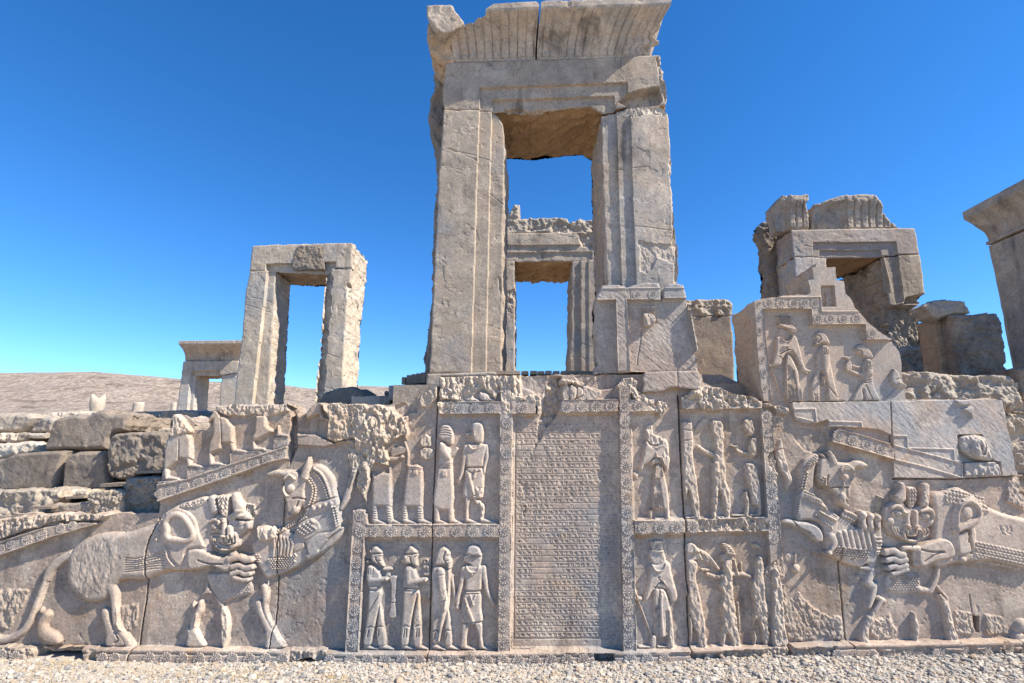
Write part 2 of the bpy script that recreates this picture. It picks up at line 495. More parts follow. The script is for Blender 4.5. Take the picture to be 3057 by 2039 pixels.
def noise_n(nt, vec, sc, det=6, rough=.6, dist=0.0):
    n = N(nt, "ShaderNodeTexNoise", Scale=sc, Detail=det, Roughness=rough, Distortion=dist)
    nt.links.new(vec, n.inputs['Vector']); return n.outputs[0]
def stone(name, a, b, dark, dmg, stain, scale=1.0, bump=.35, streak=.35, patch=(.62, .5, .42), patch_amt=.3, rough=.9):
    m = bpy.data.materials.new(name); m.use_nodes = True; nt = m.node_tree; nt.nodes.clear()
    out = N(nt, "ShaderNodeOutputMaterial"); bs = N(nt, "ShaderNodeBsdfPrincipled", Roughness=rough)
    bs.inputs['Specular IOR Level'].default_value = .2
    nt.links.new(bs.outputs[0], out.inputs[0])
    geo = N(nt, "ShaderNodeNewGeometry").outputs['Position']
    mp = N(nt, "ShaderNodeMapping"); mp.inputs['Scale'].default_value = (scale,) * 3; nt.links.new(geo, mp.inputs[0]); v = mp.outputs[0]
    st = N(nt, "ShaderNodeMapping"); st.inputs['Scale'].default_value = (5 * scale, 5 * scale, .5 * scale); nt.links.new(geo, st.inputs[0])
    big = noise_n(nt, v, 1.1, 6, .62, .8); mid = noise_n(nt, v, 6.5, 8, .68, .3); fine = noise_n(nt, v, 48, 7, .75)
    def off(dx, sc, det=6, rg=.62, ds=.5):
        m_ = N(nt, "ShaderNodeMapping"); m_.inputs['Location'].default_value = (dx, dx * 1.7, -dx); m_.inputs['Scale'].default_value = (scale,) * 3
        nt.links.new(geo, m_.inputs[0]); return noise_n(nt, m_.outputs[0], sc, det, rg, ds)
    sk = noise_n(nt, st.outputs[0], 1.0, 7, .65, .5)
    col = mixc(nt, ramp(nt, [(.38, 0.0), (.62, 1.0)], mid), a, b)
    grey = tuple(sum(b) / 3 * k for k in (1.02, 1.0, .97))
    col = mixc(nt, math_(nt, 'MULTIPLY', ramp(nt, [(.47, 0.0), (.60, 1.0)], off(31, .8)), .75), col, grey)
    col = mixc(nt, math_(nt, 'MULTIPLY', ramp(nt, [(.50, 0.0), (.62, 1.0)], big), patch_amt), col, patch)
    col = mixc(nt, math_(nt, 'MULTIPLY', ramp(nt, [(.52, 0.0), (.62, 1.0)], off(57, 3.1, 8, .7)), .55), col, tuple(min(.8, c * 1.12) for c in dmg))
    wet = math_(nt, 'MULTIPLY', ramp(nt, [(.50, 0.0), (.64, 1.0)], sk), ramp(nt, [(.45, .1), (.6, 1.0)], off(11, 1.4)))
    col = mixc(nt, math_(nt, 'MULTIPLY', wet, streak * 1.25), col, dark)
    col = mixc(nt, math_(nt, 'MULTIPLY', ramp(nt, [(.55, 0.0), (.68, 1.0)], off(71, 2.2, 9, .75)), .65), col, dark)
    col = mixc(nt, math_(nt, 'MULTIPLY', ramp(nt, [(.60, 0.0), (.70, 1.0)], off(83, 2.6, 9, .7)), .45), col, stain)
    spots = noise_n(nt, v, 26, 8, .8, .2)
    col = mixc(nt, math_(nt, 'MULTIPLY', ramp(nt, [(.57, 0.0), (.66, 1.0)], spots), math_(nt, 'MULTIPLY', ramp(nt, [(.4, .15), (.62, 1.0)], off(5, 1.9)), .7)), col, dark)
    vn = N(nt, "ShaderNodeTexVoronoi", Scale=1.7, Randomness=1.0); vn.feature = 'DISTANCE_TO_EDGE'
    wv = N(nt, "ShaderNodeVectorMath"); wv.operation = 'ADD'
    wn = N(nt, "ShaderNodeTexNoise", Scale=2.2, Detail=5.0); nt.links.new(v, wn.inputs['Vector'])
    nt.links.new(v, wv.inputs[0]); nt.links.new(wn.outputs[1], wv.inputs[1]); nt.links.new(wv.outputs[0], vn.inputs['Vector'])
    vein = ramp(nt, [(0.0, 1.0), (.010, 0.0)], vn.outputs['Distance'])
    vmask = math_(nt, 'MULTIPLY', vein, ramp(nt, [(.5, 0.0), (.58, .8)], off(97, 1.0)))
    col = mixc(nt, vmask, col, tuple(c * .8 for c in dark))
    ad = N(nt, "ShaderNodeAttribute", attribute_name='dmg').outputs['Fac']
    as_ = N(nt, "ShaderNodeAttribute", attribute_name='stain').outputs['Fac']  # ochre stains, plus bounce warmth painted on undersides
    col = mixc(nt, math_(nt, 'MULTIPLY', ad, ramp(nt, [(.3, .55), (.7, 1.0)], mid)), col, mixc(nt, mid, dmg, tuple(c * .82 for c in dmg)))
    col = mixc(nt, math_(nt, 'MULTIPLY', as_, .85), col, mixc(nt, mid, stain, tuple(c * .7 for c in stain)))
    col = mixc(nt, 1.0, col, ramp(nt, [(.3, .66), (.7, 1.28)], fine), 'MULTIPLY')
    tone = math_(nt, 'ADD', N(nt, "ShaderNodeAttribute", attribute_name='tone').outputs['Fac'], 1.0)
    tv = N(nt, "ShaderNodeVectorMath"); tv.operation = 'SCALE'; nt.links.new(col, tv.inputs[0]); nt.links.new(tone, tv.inputs[3])
    hsv = N(nt, "ShaderNodeHueSaturation", Saturation=.90); nt.links.new(tv.outputs[0], hsv.inputs['Color'])
    nt.links.new(hsv.outputs[0], bs.inputs['Base Color'])
    pit = N(nt, "ShaderNodeTexVoronoi", Scale=70.0 * scale); nt.links.new(geo, pit.inputs['Vector'])
    pits = ramp(nt, [(.0, 0.0), (.35, 1.0)], pit.outputs['Distance'])
    hgt = math_(nt, 'ADD', math_(nt, 'MULTIPLY', fine, .6), math_(nt, 'ADD', math_(nt, 'MULTIPLY', mid, 1.6), math_(nt, 'MULTIPLY', pits, .12)))
    bp = N(nt, "ShaderNodeBump", Strength=bump, Distance=.012 / scale); nt.links.new(hgt, bp.inputs['Height'])
    nt.links.new(bp.outputs[0], bs.inputs['Normal'])
    return m
ORANGE = (.40, .215, .075)
MAT = {}
MAT['facade'] = stone("carved_limestone", (.41, .31, .232), (.315, .24, .182), (.15, .117, .092), (.50, .40, .295), ORANGE, 1.0, .36, .55, (.40, .275, .195), .6)
MAT['relief'] = stone("polished_relief_limestone", (.46, .36, .275), (.385, .302, .235), (.21, .168, .134), (.51, .41, .31), ORANGE, 1.0, .2, .3, (.44, .315, .23), .5)
MAT['repair'] = stone("new_repair_stone", (.43, .35, .28), (.365, .298, .24), (.24, .198, .162), (.48, .39, .31), ORANGE, 1.0, .24, .2, (.43, .305, .225), .6)
MAT['slab'] = stone("pale_pink_limestone", (.51, .39, .285), (.44, .335, .25), (.28, .215, .162), (.53, .42, .315), ORANGE, 1.0, .22, .2, (.48, .34, .245), .6)
MAT['door'] = stone("grey_beige_limestone", (.43, .34, .25), (.32, .255, .192), (.15, .12, .093), (.49, .395, .295), (.44, .245, .09), 1.0, .36, .75, (.44, .31, .205), .65)
MAT['pale'] = stone("sunbleached_limestone", (.48, .395, .295), (.385, .315, .235), (.21, .17, .13), (.55, .46, .35), (.34, .20, .09), 1.0, .40, .5, (.44, .34, .235), .5)
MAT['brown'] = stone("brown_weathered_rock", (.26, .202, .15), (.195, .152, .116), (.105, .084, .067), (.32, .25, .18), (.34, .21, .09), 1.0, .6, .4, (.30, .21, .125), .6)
MAT['rock'] = stone("broken_rock", (.38, .308, .232), (.30, .243, .186), (.165, .132, .103), (.41, .335, .25), (.40, .24, .11), 1.0, .7, .4, (.40, .29, .19), .5)
MAT['soffit'] = stone("ochre_patina_limestone", (.42, .27, .145), (.33, .21, .115), (.20, .135, .08), (.52, .36, .21), (.44, .28, .13), 1.0, .5, .3, (.48, .30, .155), .6)

# ================================================================ setting: ground, terrace, hills
def simple_mat(name, stops, sc, rough=.95, bump=.4, dist=.03, sc2=None, lo=.7, hi=1.2):
    m = bpy.data.materials.new(name); m.use_nodes = True; nt = m.node_tree; bs = nt.nodes['Principled BSDF']; bs.inputs['Roughness'].default_value = rough; bs.inputs['Specular IOR Level'].default_value = .15
    g_ = N(nt, "ShaderNodeNewGeometry").outputs['Position']
    n1 = noise_n(nt, g_, sc, 9, .65, .2); n2 = noise_n(nt, g_, sc2 or sc * 9, 6, .7)
    c = ramp(nt, stops, n1); c = mixc(nt, 1.0, c, ramp(nt, [(.3, lo), (.7, hi)], n2), 'MULTIPLY'); nt.links.new(c, bs.inputs['Base Color'])
    bp = N(nt, "ShaderNodeBump", Strength=bump, Distance=dist); nt.links.new(math_(nt, 'ADD', n1, math_(nt, 'MULTIPLY', n2, .4)), bp.inputs['Height']); nt.links.new(bp.outputs[0], bs.inputs['Normal'])
    return m
MAT['ground'] = simple_mat('dusty_gravel_ground', [(.3, (.34, .30, .25)), (.5, (.44, .39, .33)), (.7, (.40, .33, .24))], 3.0, sc2=60, dist=.01)
MAT['hill'] = simple_mat('arid_hillside', [(.3, (.16, .125, .10)), (.44, (.33, .262, .205)), (.56, (.40, .325, .26)), (.7, (.24, .19, .15))],   .045, sc2=.22, lo=.42, hi=1.35, bump=1.0, dist=6.0)
gx = np.r_[-4000, -1500, -400, -100, -40, np.arange(-16, 16.01, .05 * 2), 40, 100, 400, 1500, 4000]
gy = np.r_[-4000, -1500, -400, -100, -30, -12, -6, np.arange(-3, .62, .06), 3, 10, 30]
GX, GY = np.meshgrid(gx, gy)
bxs = [450, 1000, 1500, 1900, 2300, 2700, 3057]; bys = [1974, 1979, 1981, 1974, 1960, 1956, 1949]
bp_ = np.array([U(a, b, -.06) for a, b in zip(bxs, bys)])
def ground_z(x, y):
    z = np.interp(x, np.r_[-5, bp_[:, 0], 12], np.r_[bp_[0, 2] + .01, bp_[:, 2], bp_[-1, 2] + .05])
    k = np.exp(-np.maximum(0, -y) / 6.0) * (np.abs(x) < 40)
    return z * k + .02 * fbm(np.asarray(x), np.asarray(y), .9, 3, 3) * (np.abs(x) < 30)
GZ = ground_z(GX, GY)
nr, nc = GX.shape; I_ = np.arange(nr * nc).reshape(nr, nc)
gme = np_mesh('ground', np.stack([GX, GY, GZ], -1).reshape(-1, 3), quads=np.stack([I_[:-1, :-1], I_[:-1, 1:], I_[1:, 1:], I_[1:, :-1]], -1).reshape(-1, 4))
tag(link('ground', gme, MAT['ground']), kind='structure')
def tbox(name, x0, x1, y0, y1, z0, z1, mat):
    V = [(x, y, z) for z in (z0, z1) for y in (y0, y1) for x in (x0, x1)]
    me = bpy.data.meshes.new(name); me.from_pydata(V, [], [(0, 2, 3, 1), (4, 5, 7, 6), (0, 1, 5, 4), (2, 6, 7, 3), (0, 4, 6, 2), (1, 3, 7, 5)]); me.update()
    return tag(link(name, me, MAT['rock']), kind='structure')
tbox('terrace', -1.3, 14, .33, 70, -.3, 2.30, 'ground')
tbox('terrace', -40, -1.302, 1.9, 70, -.3, 2.02, 'ground')
tbox('terrace', -3.15, -1.302, .33, 1.898, -.3, 2.0, 'ground')
tbox('terrace', -40, -3.152, .78, 1.898, -.3, 1.3, 'ground')
tbox('terrace', -40, -3.152, .22, .778, -.3, 1.10, 'ground')
# far plain and hills
hx = np.linspace(-2600, 2600, 360); hy = np.r_[72, 100, 140, np.linspace(180, 1500, 90)]
HX, HY = np.meshgrid(hx, hy)
az = HX / HY
ridge = np.interp(az, [-1.6, -1.06, -.86, -.80, -.70, -.62, -.5, -.42, -.34, -.28, -.2, -.1, .1, .4, 2], [.15, .148, .149, .144, .134, .127, .123, .113, .119, .118, .109, .098, .09, .085, .10])
tt = np.clip((HY - 180) / (820 - 180), 0, 1)
HZ = 2.0 + np.where(HY < 820, ridge * 820 * (.10 * tt + .90 * tt ** 1.5), ridge * 820 - (HY - 820) * .06)
HZ = HZ + (fbm(HX, HY, 260, 5, 3) * 14 + np.abs(fbm(HX, HY, 60, 4, 9)) * 7) * np.clip(tt * 1.2, 0, 1) * (1 - .8 * sstep(700, 820, HY))
HZ = HZ + 2.2 * np.sin(HZ * .9 + 3 * fbm(HX, HY, 90, 3, 5)) * tt * (1 - sstep(740, 820, HY))
HZ = np.maximum(HZ, 1.2)
nr, nc = HX.shape; I_ = np.arange(nr * nc).reshape(nr, nc)
hme = np_mesh('hills', np.stack([HX, HY, HZ], -1).reshape(-1, 3), quads=np.stack([I_[:-1, :-1], I_[:-1, 1:], I_[1:, 1:], I_[1:, :-1]], -1).reshape(-1, 4))
tag(link('hills', hme, MAT['hill']), kind='structure')

# ---- gravel along the foot of the wall
def ico():
    t = (1 + 5 ** .5) / 2
    V = np.array([(-1, t, 0), (1, t, 0), (-1, -t, 0), (1, -t, 0), (0, -1, t), (0, 1, t), (0, -1, -t), (0, 1, -t), (t, 0, -1), (t, 0, 1), (-t, 0, -1), (-t, 0, 1)], float)
    V /= np.linalg.norm(V[0])
    T = [(0, 11, 5), (0, 5, 1), (0, 1, 7), (0, 7, 10), (0, 10, 11), (1, 5, 9), (5, 11, 4), (11, 10, 2), (10, 7, 6), (7, 1, 8), (3, 9, 4), (3, 4, 2), (3, 2, 6), (3, 6, 8), (3, 8, 9), (4, 9, 5), (2, 4, 11), (6, 2, 10), (8, 6, 7), (9, 8, 1)]
    V = list(map(tuple, V)); out = []; mid_ = {}
    def mp_(a, b):
        k = (min(a, b), max(a, b))
        if k not in mid_:
            p = (np.array(V[a]) + np.array(V[b])); p /= np.linalg.norm(p); V.append(tuple(p)); mid_[k] = len(V) - 1
        return mid_[k]
    for a, b, c in T:
        x, y, z = mp_(a, b), mp_(b, c), mp_(c, a); out += [(a, x, z), (b, y, x), (c, z, y), (x, y, z)]
    return np.array(V), np.array(out)
IV, IT = ico()
def pebbles(name, xs, ys, rs_, tint, seed):
    R = np.random.RandomState(seed); n = len(xs)
    sx = rs_ * R.uniform(.8, 1.35, n); sy = rs_ * R.uniform(.7, 1.1, n); sz = rs_ * R.uniform(.4, .75, n); th = R.uniform(0, 6.28, n)
    jit = 1 + R.uniform(-.22, .22, (n, len(IV)))
    v = IV[None] * jit[..., None] * np.stack([sx, sy, sz], -1)[:, None]
    tl = R.normal(0, .3, n); v = np.stack([v[..., 0], v[..., 1] * np.cos(tl)[:, None] - v[..., 2] * np.sin(tl)[:, None], v[..., 1] * np.sin(tl)[:, None] + v[..., 2] * np.cos(tl)[:, None]], -1)
    c, s_ = np.cos(th)[:, None], np.sin(th)[:, None]
    x = v[..., 0] * c - v[..., 1] * s_ + xs[:, None]; y = v[..., 0] * s_ + v[..., 1] * c + ys[:, None]; z = v[..., 2] + (ground_z(xs, ys) + sz * .35)[:, None]
    V = np.stack([x, y, z], -1).reshape(-1, 3); T = (IT[None] + (np.arange(n) * len(IV))[:, None, None]).reshape(-1, 3)
    return np_mesh(name, V, tris=T, attrs=dict(tint=np.repeat(tint, len(IV))), smoothf=False)
def peb_mat():
    m = bpy.data.materials.new('limestone_gravel'); m.use_nodes = True; nt = m.node_tree; bs = nt.nodes['Principled BSDF']; bs.inputs['Roughness'].default_value = .9
    t_ = N(nt, "ShaderNodeAttribute", attribute_name='tint').outputs['Fac']; g_ = N(nt, "ShaderNodeNewGeometry").outputs['Position']
    c = ramp(nt, [(0, (.17, .16, .155)), (.2, (.29, .268, .24)), (.45, (.39, .345, .29)), (.72, (.48, .43, .36)), (.86, (.40, .32, .24)), (1, (.30, .22, .15))], t_)
    c = mixc(nt, 1.0, c, ramp(nt, [(.3, .8), (.7, 1.15)], noise_n(nt, g_, 60, 5)), 'MULTIPLY'); nt.links.new(c, bs.inputs['Base Color']); return m
MAT['gravel'] = peb_mat()
R = np.random.RandomState(5); n = 36000
px_ = R.uniform(-5.6, 5.6, n); py_ = -.07 - R.beta(1.0, 2.0, n) * 1.3
cov = np.clip(.98 + .09 * px_ + 1.1 * noise(px_ * 1.3, py_ * 2.2, 4) + .8 * noise(px_ * 4, py_ * 6, 8), .10, 1)
kp = R.uniform(0, 1, n) < cov; px_, py_ = px_[kp], py_[kp]
rad = np.exp(R.normal(math.log(.0074), .5, len(px_))).clip(.004, .028)
tag(link('gravel', pebbles('gravel', px_, py_, rad, R.uniform(0, 1, len(px_)), 6), MAT['gravel']), kind='stuff')
def lone(px, py, r, lb, sd):
    p = UZ(px, py, .02); me = pebbles('loose_stone', np.array([p[0]]), np.array([p[1]]), np.array([r]), np.array([.6]), sd)
    o = link('loose_stone', me, MAT['gravel']); co = np.array([v.co for v in me.vertices]); c = np.array([co[:, 0].mean(), co[:, 1].mean(), co[:, 2].min()])
    me.vertices.foreach_set('co', (co - c).astype(f32).ravel()); me.update(); o.location = c; tag(o, lb, 'stone', 'larger loose stones on the gravel', 'thing')
lone(555, 1974, .036, 'grey rounded loose stone on the gravel below the left lion', 3); lone(2115, 1985, .055, 'largest flat loose stone on the gravel, right of the middle', 4); lone(1925, 1988, .040, 'brownish flat loose stone on the gravel below the inscription slab', 9); lone(1272, 1978, .026, 'reddish loose stone at the foot of the guards panel', 8)
lone(2268, 1966, .024, 'small pale loose stone at the foot of the worn right panel', 11); lone(752, 2030, .034, 'dark grey loose stone at the bottom edge of the gravel', 12)
# ---- dry straw
V, T = [], []
for (cx, cy, sx, sy, cnt) in ((110, 2005, 150, 30, 260), (330, 1990, 120, 26, 150), (480, 2010, 160, 24, 200), (700, 2010, 150, 20, 200), (1000, 2030, 60, 10, 130), (890, 1985, 60, 10, 90), (760, 2020, 60, 14, 120), (180, 1978, 90, 6, 120), (2150, 1980, 80, 12, 120), (2240, 1990, 60, 12, 110), (2840, 1958, 70, 14, 160), (2060, 1974, 60, 8, 70), (1500, 2030, 400, 10, 120), (1830, 1982, 60, 6, 60)):
    for k in range(cnt):
        p = UZ(R.normal(cx, sx * .5), min(2090, max(1962, R.normal(cy, sy * .6))), .03)
        if p[1] > -.09: continue
        z = float(ground_z(p[0], p[1])); th = R.uniform(0, 6.28); L = R.uniform(.02, .07); up = R.uniform(.0, .35) * L
        d = np.array([math.cos(th) * L, math.sin(th) * L, up]); nrm = np.array([-math.sin(th), math.cos(th), 0]) * .0012
        b = np.array([p[0], p[1], z + .004]); i = len(V)
        V += [b - nrm, b + nrm, b + d * .5 + nrm + [0, 0, up * .4], b + d * .5 - nrm + [0, 0, up * .4], b + d]; T += [(i, i + 1, i + 2), (i, i + 2, i + 3), (i + 3, i + 2, i + 4)]
MAT['straw'] = simple_mat('dry_straw', [(.3, (.50, .36, .16)), (.5, (.60, .46, .24)), (.7, (.42, .28, .12))], 20)
tag(link('dry_grass', np_mesh('dry_grass', np.array(V), tris=np.array(T), smoothf=False), MAT['straw']), kind='stuff')

# ================================================================ carved stairway façade (plane y = 0)
G = 0.0044
F = HF(0.0, (-70, 1128, 3130, 2012), G)
ytop = P('zc', 118, 930, 150, 740, 165, 600, 180, 490, 250, 400, 256, 230, 330, 200, 430, 250, 490, 300, 470, 368, 600, 368, 640, 330, 690, 160, 740, 110,
         1100, 95, 1125, 125, 1180, 105, 1530, 95, 1555, 160, 1600, 240, 1700, 190, 1790, 85, 2340, 100)
outl = np.vstack([[(-80, 1580), (0, 1553), (51, 1534), (472, 1532), (478, 1490)], ytop,
                  P('ze', 430, 215, 470, 200, 600, 180, 735, 125, 760, 100, 960, 5), [(1309, 1148), (1311, 1128)],
                  [(1400, 1126), (1500, 1123), (1545, 1122), (1640, 1120), (1760, 1118), (1790, 1120), (1830, 1112), (1925, 1108), (2092, 1106)],
                  P('zx', 1640, 1180, 1760, 1230, 1900, 1290, 2010, 1340, 2190, 1350), [(2262, 1197), (2312, 1196), (2702, 1193), (2985, 1194), (2992, 1245), (3005, 1300), (3020, 1400), (3036, 1424), (3040, 1470), (3057, 1490), (3140, 1520)],
                  [(3140, 2000), (-80, 2000)]])
F.outline(outl, jag=2.2, jscale=.06, seed=3)
# gentle waviness and tool marks of an old dressed surface
F.H += .005 * fbm(F.X, F.Z, .9, 3, 1) + .0024 * fbm(F.X, F.Z, .12, 5, 2) + .0011 * fbm(F.X, F.Z, .02, 2, 4)
_m = sstep(.05, .30, fbm(F.X, F.Z, .5, 4, 12))
F.H += _m * (.0035 * fbm(F.X * .8 + F.Z * .3, F.Z - F.X * .3, .05, 5, 14)) - .005 * np.clip(fbm(F.X, F.Z, .045, 3, 15) - .36, 0, .4) * 3
F.H -= .0022 * sstep(.17, .19, fbm(F.X, F.Z, .42, 5, 16)) + .0016 * sstep(.24, .255, fbm(F.X, F.Z, .23, 5, 17))

# ids: 1-3 background, 4-6 rosette border, 7-9 plinth, >= 10 carved figures
BORD, PLIN = 4, 7
FH = .052                                            # how far the borders stand out
def strip(pts, h=FH, id=BORD, b=2.0):
    F.raise_poly(np.array(pts, float), h, b, id, 'max', wob=.0016)
def lip(pts, h=.012, r=3.4): F.rail(np.array(pts, float), r, h, 'add')

# ---- plinth along the ground
pl_top = [(-80, 1924), (0, 1923), (110, 1926), (306, 1926), (450, 1926), (820, 1932), (1033, 1938), (1300, 1940), (1500, 1938), (1700, 1934), (1856, 1936), (1933, 1934), (2052, 1930), (2340, 1918), (2520, 1912), (2700, 1910), (3057, 1903), (3140, 1901)]
strip(pl_top + [(3140, 2010), (-80, 2010)], .085, PLIN, 3)
pm = [(x, y + 14) for x, y in pl_top]
strip(pm + [(3140, 2010), (-80, 2010)], .080, PLIN, 1)
F.rail(np.array(pm), 3.5, -.010)
# ---- borders
VB = [[(1057, 1522), (1100, 1533), (1102, 1565), (1094, 1602), (1076, 1940), (1036, 1940)],
      [(1493, 1195), (1532, 1195), (1532, 1237), (1525, 1940), (1487, 1940)],
      [(1844, 1136), (1880, 1130), (1881, 1232), (1898, 1940), (1856, 1940)],
      [(2261, 1205), (2299, 1262), (2321, 1588), (2333, 1720), (2346, 1925), (2300, 1925), (2290, 1700), (2283, 1560)]]
for v in VB: strip(v)
HB = [[(1312, 1200), (1500, 1199), (1500, 1237), (1312, 1238)], [(1525, 1198), (1600, 1197), (1600, 1236), (1525, 1238)],
      [(1655, 1194), (1845, 1192), (1845, 1231), (1655, 1233)], [(1875, 1193), (1950, 1193), (1950, 1229), (1875, 1231)],
      [(2028, 1188), (2270, 1182), (2270, 1222), (2028, 1224)],
      [(1098, 1563), (1300, 1562), (1492, 1562), (1492, 1602), (1300, 1602), (1092, 1602)],
      [(1889, 1551), (2045, 1549), (2284, 1540), (2286, 1584), (2041, 1588), (1889, 1592)]]
for v in HB: strip(v)
for L in ([(1094, 1604), (1488, 1604), (1487, 1934), (1077, 1936), (1094, 1604)], [(1103, 1562), (1488, 1561)], [(1492, 1238), (1488, 1560)], [(1312, 1238), (1492, 1237)],
          [(1533, 1238), (1600, 1238)], [(1534, 1238), (1527, 1934), (1856, 1934), (1843, 1233), (1660, 1235)], [(1882, 1231), (1891, 1551)], [(1882, 1231), (1950, 1229)],
          [(1889, 1594), (2041, 1590), (2286, 1586)], [(1889, 1594), (1898, 1933), (2050, 1931)], [(2262, 1222), (2282, 1539), (1890, 1551)], [(2030, 1225), (2262, 1222)],
          [(2300, 1270), (2321, 1588), (2327, 1672)], [(1057, 1600), (1037, 1936)], [(1312, 1199), (1490, 1199)], [(1668, 1193), (1842, 1192)], [(1844, 1150), (1846, 1192)], [(1881, 1150), (1882, 1192), (1910, 1192)]):
    lip(L)
# ---- sloping stair borders, left
up = P('zc', 95, 935, 400, 905, 865, 745, 1330, 590, 1500, 545); lo = P('zc', 1492, 690, 1300, 735, 900, 880, 500, 1020, 110, 1150)
strip(np.vstack([up, lo]), .05)
lip(np.vstack([up[:1] + [0, 10], P('zc', 405, 915, 865, 760, 1490, 560)])); lip(lo + [0, -4])
up2 = P('zc', 1600, 430, 1790, 425, 2000, 520, 2190, 470); lo2 = P('zc', 2150, 500, 1900, 560, 1600, 540)
F.raise_poly(np.vstack([up2, lo2]), .045, 3, BORD)
for a in (P('zc', 95, 935, 400, 905, 405, 790, 865, 742, 868, 620, 1330, 587, 1335, 462, 1495, 450), P('zc', 1600, 435, 1800, 422, 1805, 285, 1940, 278)):
    lip(a, .012, 2.4)
for a in ([405, 910, 405, 792, 865, 745], [868, 745, 868, 622, 1330, 590], [1332, 590, 1338, 464, 1495, 452, 1495, 545]):
    F.raise_poly(P('zc', *a), .018, 2, BORD, 'add')
# left end border
strip(np.vstack([P('zr', -200, 1320, 0, 1255, 300, 1150, 580, 1065, 900, 1010, 1190, 1010), P('zr', 1190, 1035, 640, 1195, 0, 1425, -200, 1500)]), .05)
lip(P('zr', -200, 1325, 0, 1262, 580, 1072)); lip(P('zr', -200, 1492, 0, 1416, 640, 1188, 1180, 1032))
# right sloping border, original part
rb = np.vstack([P('zq', 630, 372, 830, 420, 1085, 500, 1130, 560), P('zq', 1130, 655, 950, 600, 550, 490, 600, 400)])
strip(rb, .05); lip(P('zq', 630, 375, 830, 425, 1085, 508)); lip(P('zq', 555, 486, 950, 596, 1130, 650))

# ================================================================ figures
FIGS = {}
_nid = [10]
def reg(wing, name, label=None, mat='relief'):
    i = _nid[0]; _nid[0] += 1; FIGS[i] = (wing, name, label, mat); return i
A = .050                                             # relief of the standing figures

# ---- lower left panel: two bearers, hooded usher, guard
f = Fig(F, 'zf', (150, 180, 560, 1350))
f.poly([230, 700, 355, 700, 345, 870, 320, 1000, 285, 1150, 250, 1290, 165, 1280, 185, 1120, 215, 900], A, 40)
f.poly([345, 850, 375, 960, 395, 1150, 405, 1290, 320, 1290, 305, 1150, 320, 1000], A * .9, 34)
f.foot(190, 1310, 320, 1335); f.foot(350, 1308, 485, 1336)
f.poly([225, 450, 270, 445, 330, 500, 360, 560, 355, 700, 230, 700, 205, 560], A, 45)
f.groove([230, 672, 355, 668], 7, .010).groove([230, 712, 355, 710], 7, .010).groove([350, 730, 220, 950], 5, .008)
f.groove([215, 1110, 250, 1090, 290, 1110], 6, .008).groove([230, 1130, 215, 1200], 6, .01).groove([320, 1100, 350, 1085, 380, 1105], 6, .008).groove([335, 1130, 330, 1190], 6, .01)
f.tube([245, 480, 232, 590], [34, 30], .028, A * .6).tube([245, 605, 330, 600, 420, 588], [30, 20], .030, A * .7).dome(430, 590, 26, 20, .02)
f.poly([380, 492, 470, 492, 445, 512, 452, 565, 395, 570, 405, 515], .03, 20).tube([385, 490, 468, 488], 14, .02, .02)
f.poly([440, 575, 512, 565, 516, 650, 505, 830, 512, 995, 440, 995, 456, 850, 458, 650], .026, 14, flat=.4).groove([460, 850, 505, 845], 5, .01)
f.poly([250, 330, 275, 312, 370, 322, 366, 380, 393, 462, 350, 452, 300, 430, 258, 400], A, 30)
f.poly([248, 325, 244, 290, 270, 252, 310, 240, 350, 272, 370, 322], A * 1.15, 45)
f.groove([248, 330, 310, 318, 372, 326], 6, .012).groove([300, 360, 310, 395, 370, 460], 6, .012).groove([345, 352, 366, 350], 6, .01).groove([330, 396, 376, 402], 5, .008)
f.dome(240, 296, 14, 14, .03).dome(215, 410, 25, 22, .03)
for k in range(3): f.groove([232 + 22 * k, 480, 228 + 22 * k, 540], 4, .006)
f.done(reg('L', 'bearer_relief', 'bearded helmeted bearer carrying a vessel and a hanging cloth'))
f = Fig(F, 'zf', (540, 180, 880, 1350))
f.poly([600, 700, 755, 715, 735, 800, 700, 960, 665, 1150, 640, 1290, 560, 1290, 570, 1100, 585, 900], A, 42)
f.poly([735, 800, 760, 720, 775, 900, 785, 1290, 700, 1290, 690, 1100, 705, 950], A * .9, 34)
f.foot(590, 1310, 712, 1337); f.foot(728, 1305, 857, 1337)
f.poly([600, 500, 625, 455, 680, 455, 720, 500, 750, 600, 755, 700, 600, 690, 590, 600], A, 45)
f.groove([598, 688, 752, 685], 7, .010).groove([598, 715, 756, 722], 7, .010).groove([738, 740, 680, 1050], 5, .008)
for x in (590, 720): f.groove([x, 1100, x + 30, 1078, x + 70, 1100], 6, .008).groove([x + 20, 1120, x + 8, 1200], 5, .01).groove([x + 40, 1120, x + 36, 1200], 5, .01)
f.tube([645, 500, 650, 600], [38, 34], .028, A * .6).tube([655, 625, 740, 612, 830, 598], [34, 20], .030, A * .7).dome(842, 600, 24, 22, .03)
f.poly([610, 330, 640, 262, 675, 236, 715, 262, 745, 322], A * 1.15, 45)
f.poly([610, 330, 745, 322, 740, 390, 747, 450, 720, 472, 660, 430, 610, 440, 572, 405, 590, 350], A, 32)
f.groove([610, 335, 680, 320, 745, 328], 6, .012).groove([665, 360, 680, 420, 730, 460], 6, .012).groove([715, 352, 742, 350], 6, .01)
f.worn(.012, .03, .4, 3, [560, 320, 660, 320, 670, 450, 570, 460])
f.tube([815, 470, 850, 470, 850, 540, 815, 545], 18, .025).tube([815, 430, 812, 400, 832, 388, 848, 402, 845, 430], 8, .018)
f.worn(.010, .03, .5, 9, [800, 440, 870, 440, 870, 560, 800, 560])
f.done(reg('L', 'bearer_relief', 'helmeted bearer raising a small cup'))
f = Fig(F, 'zf', (870, 220, 1190, 1360))
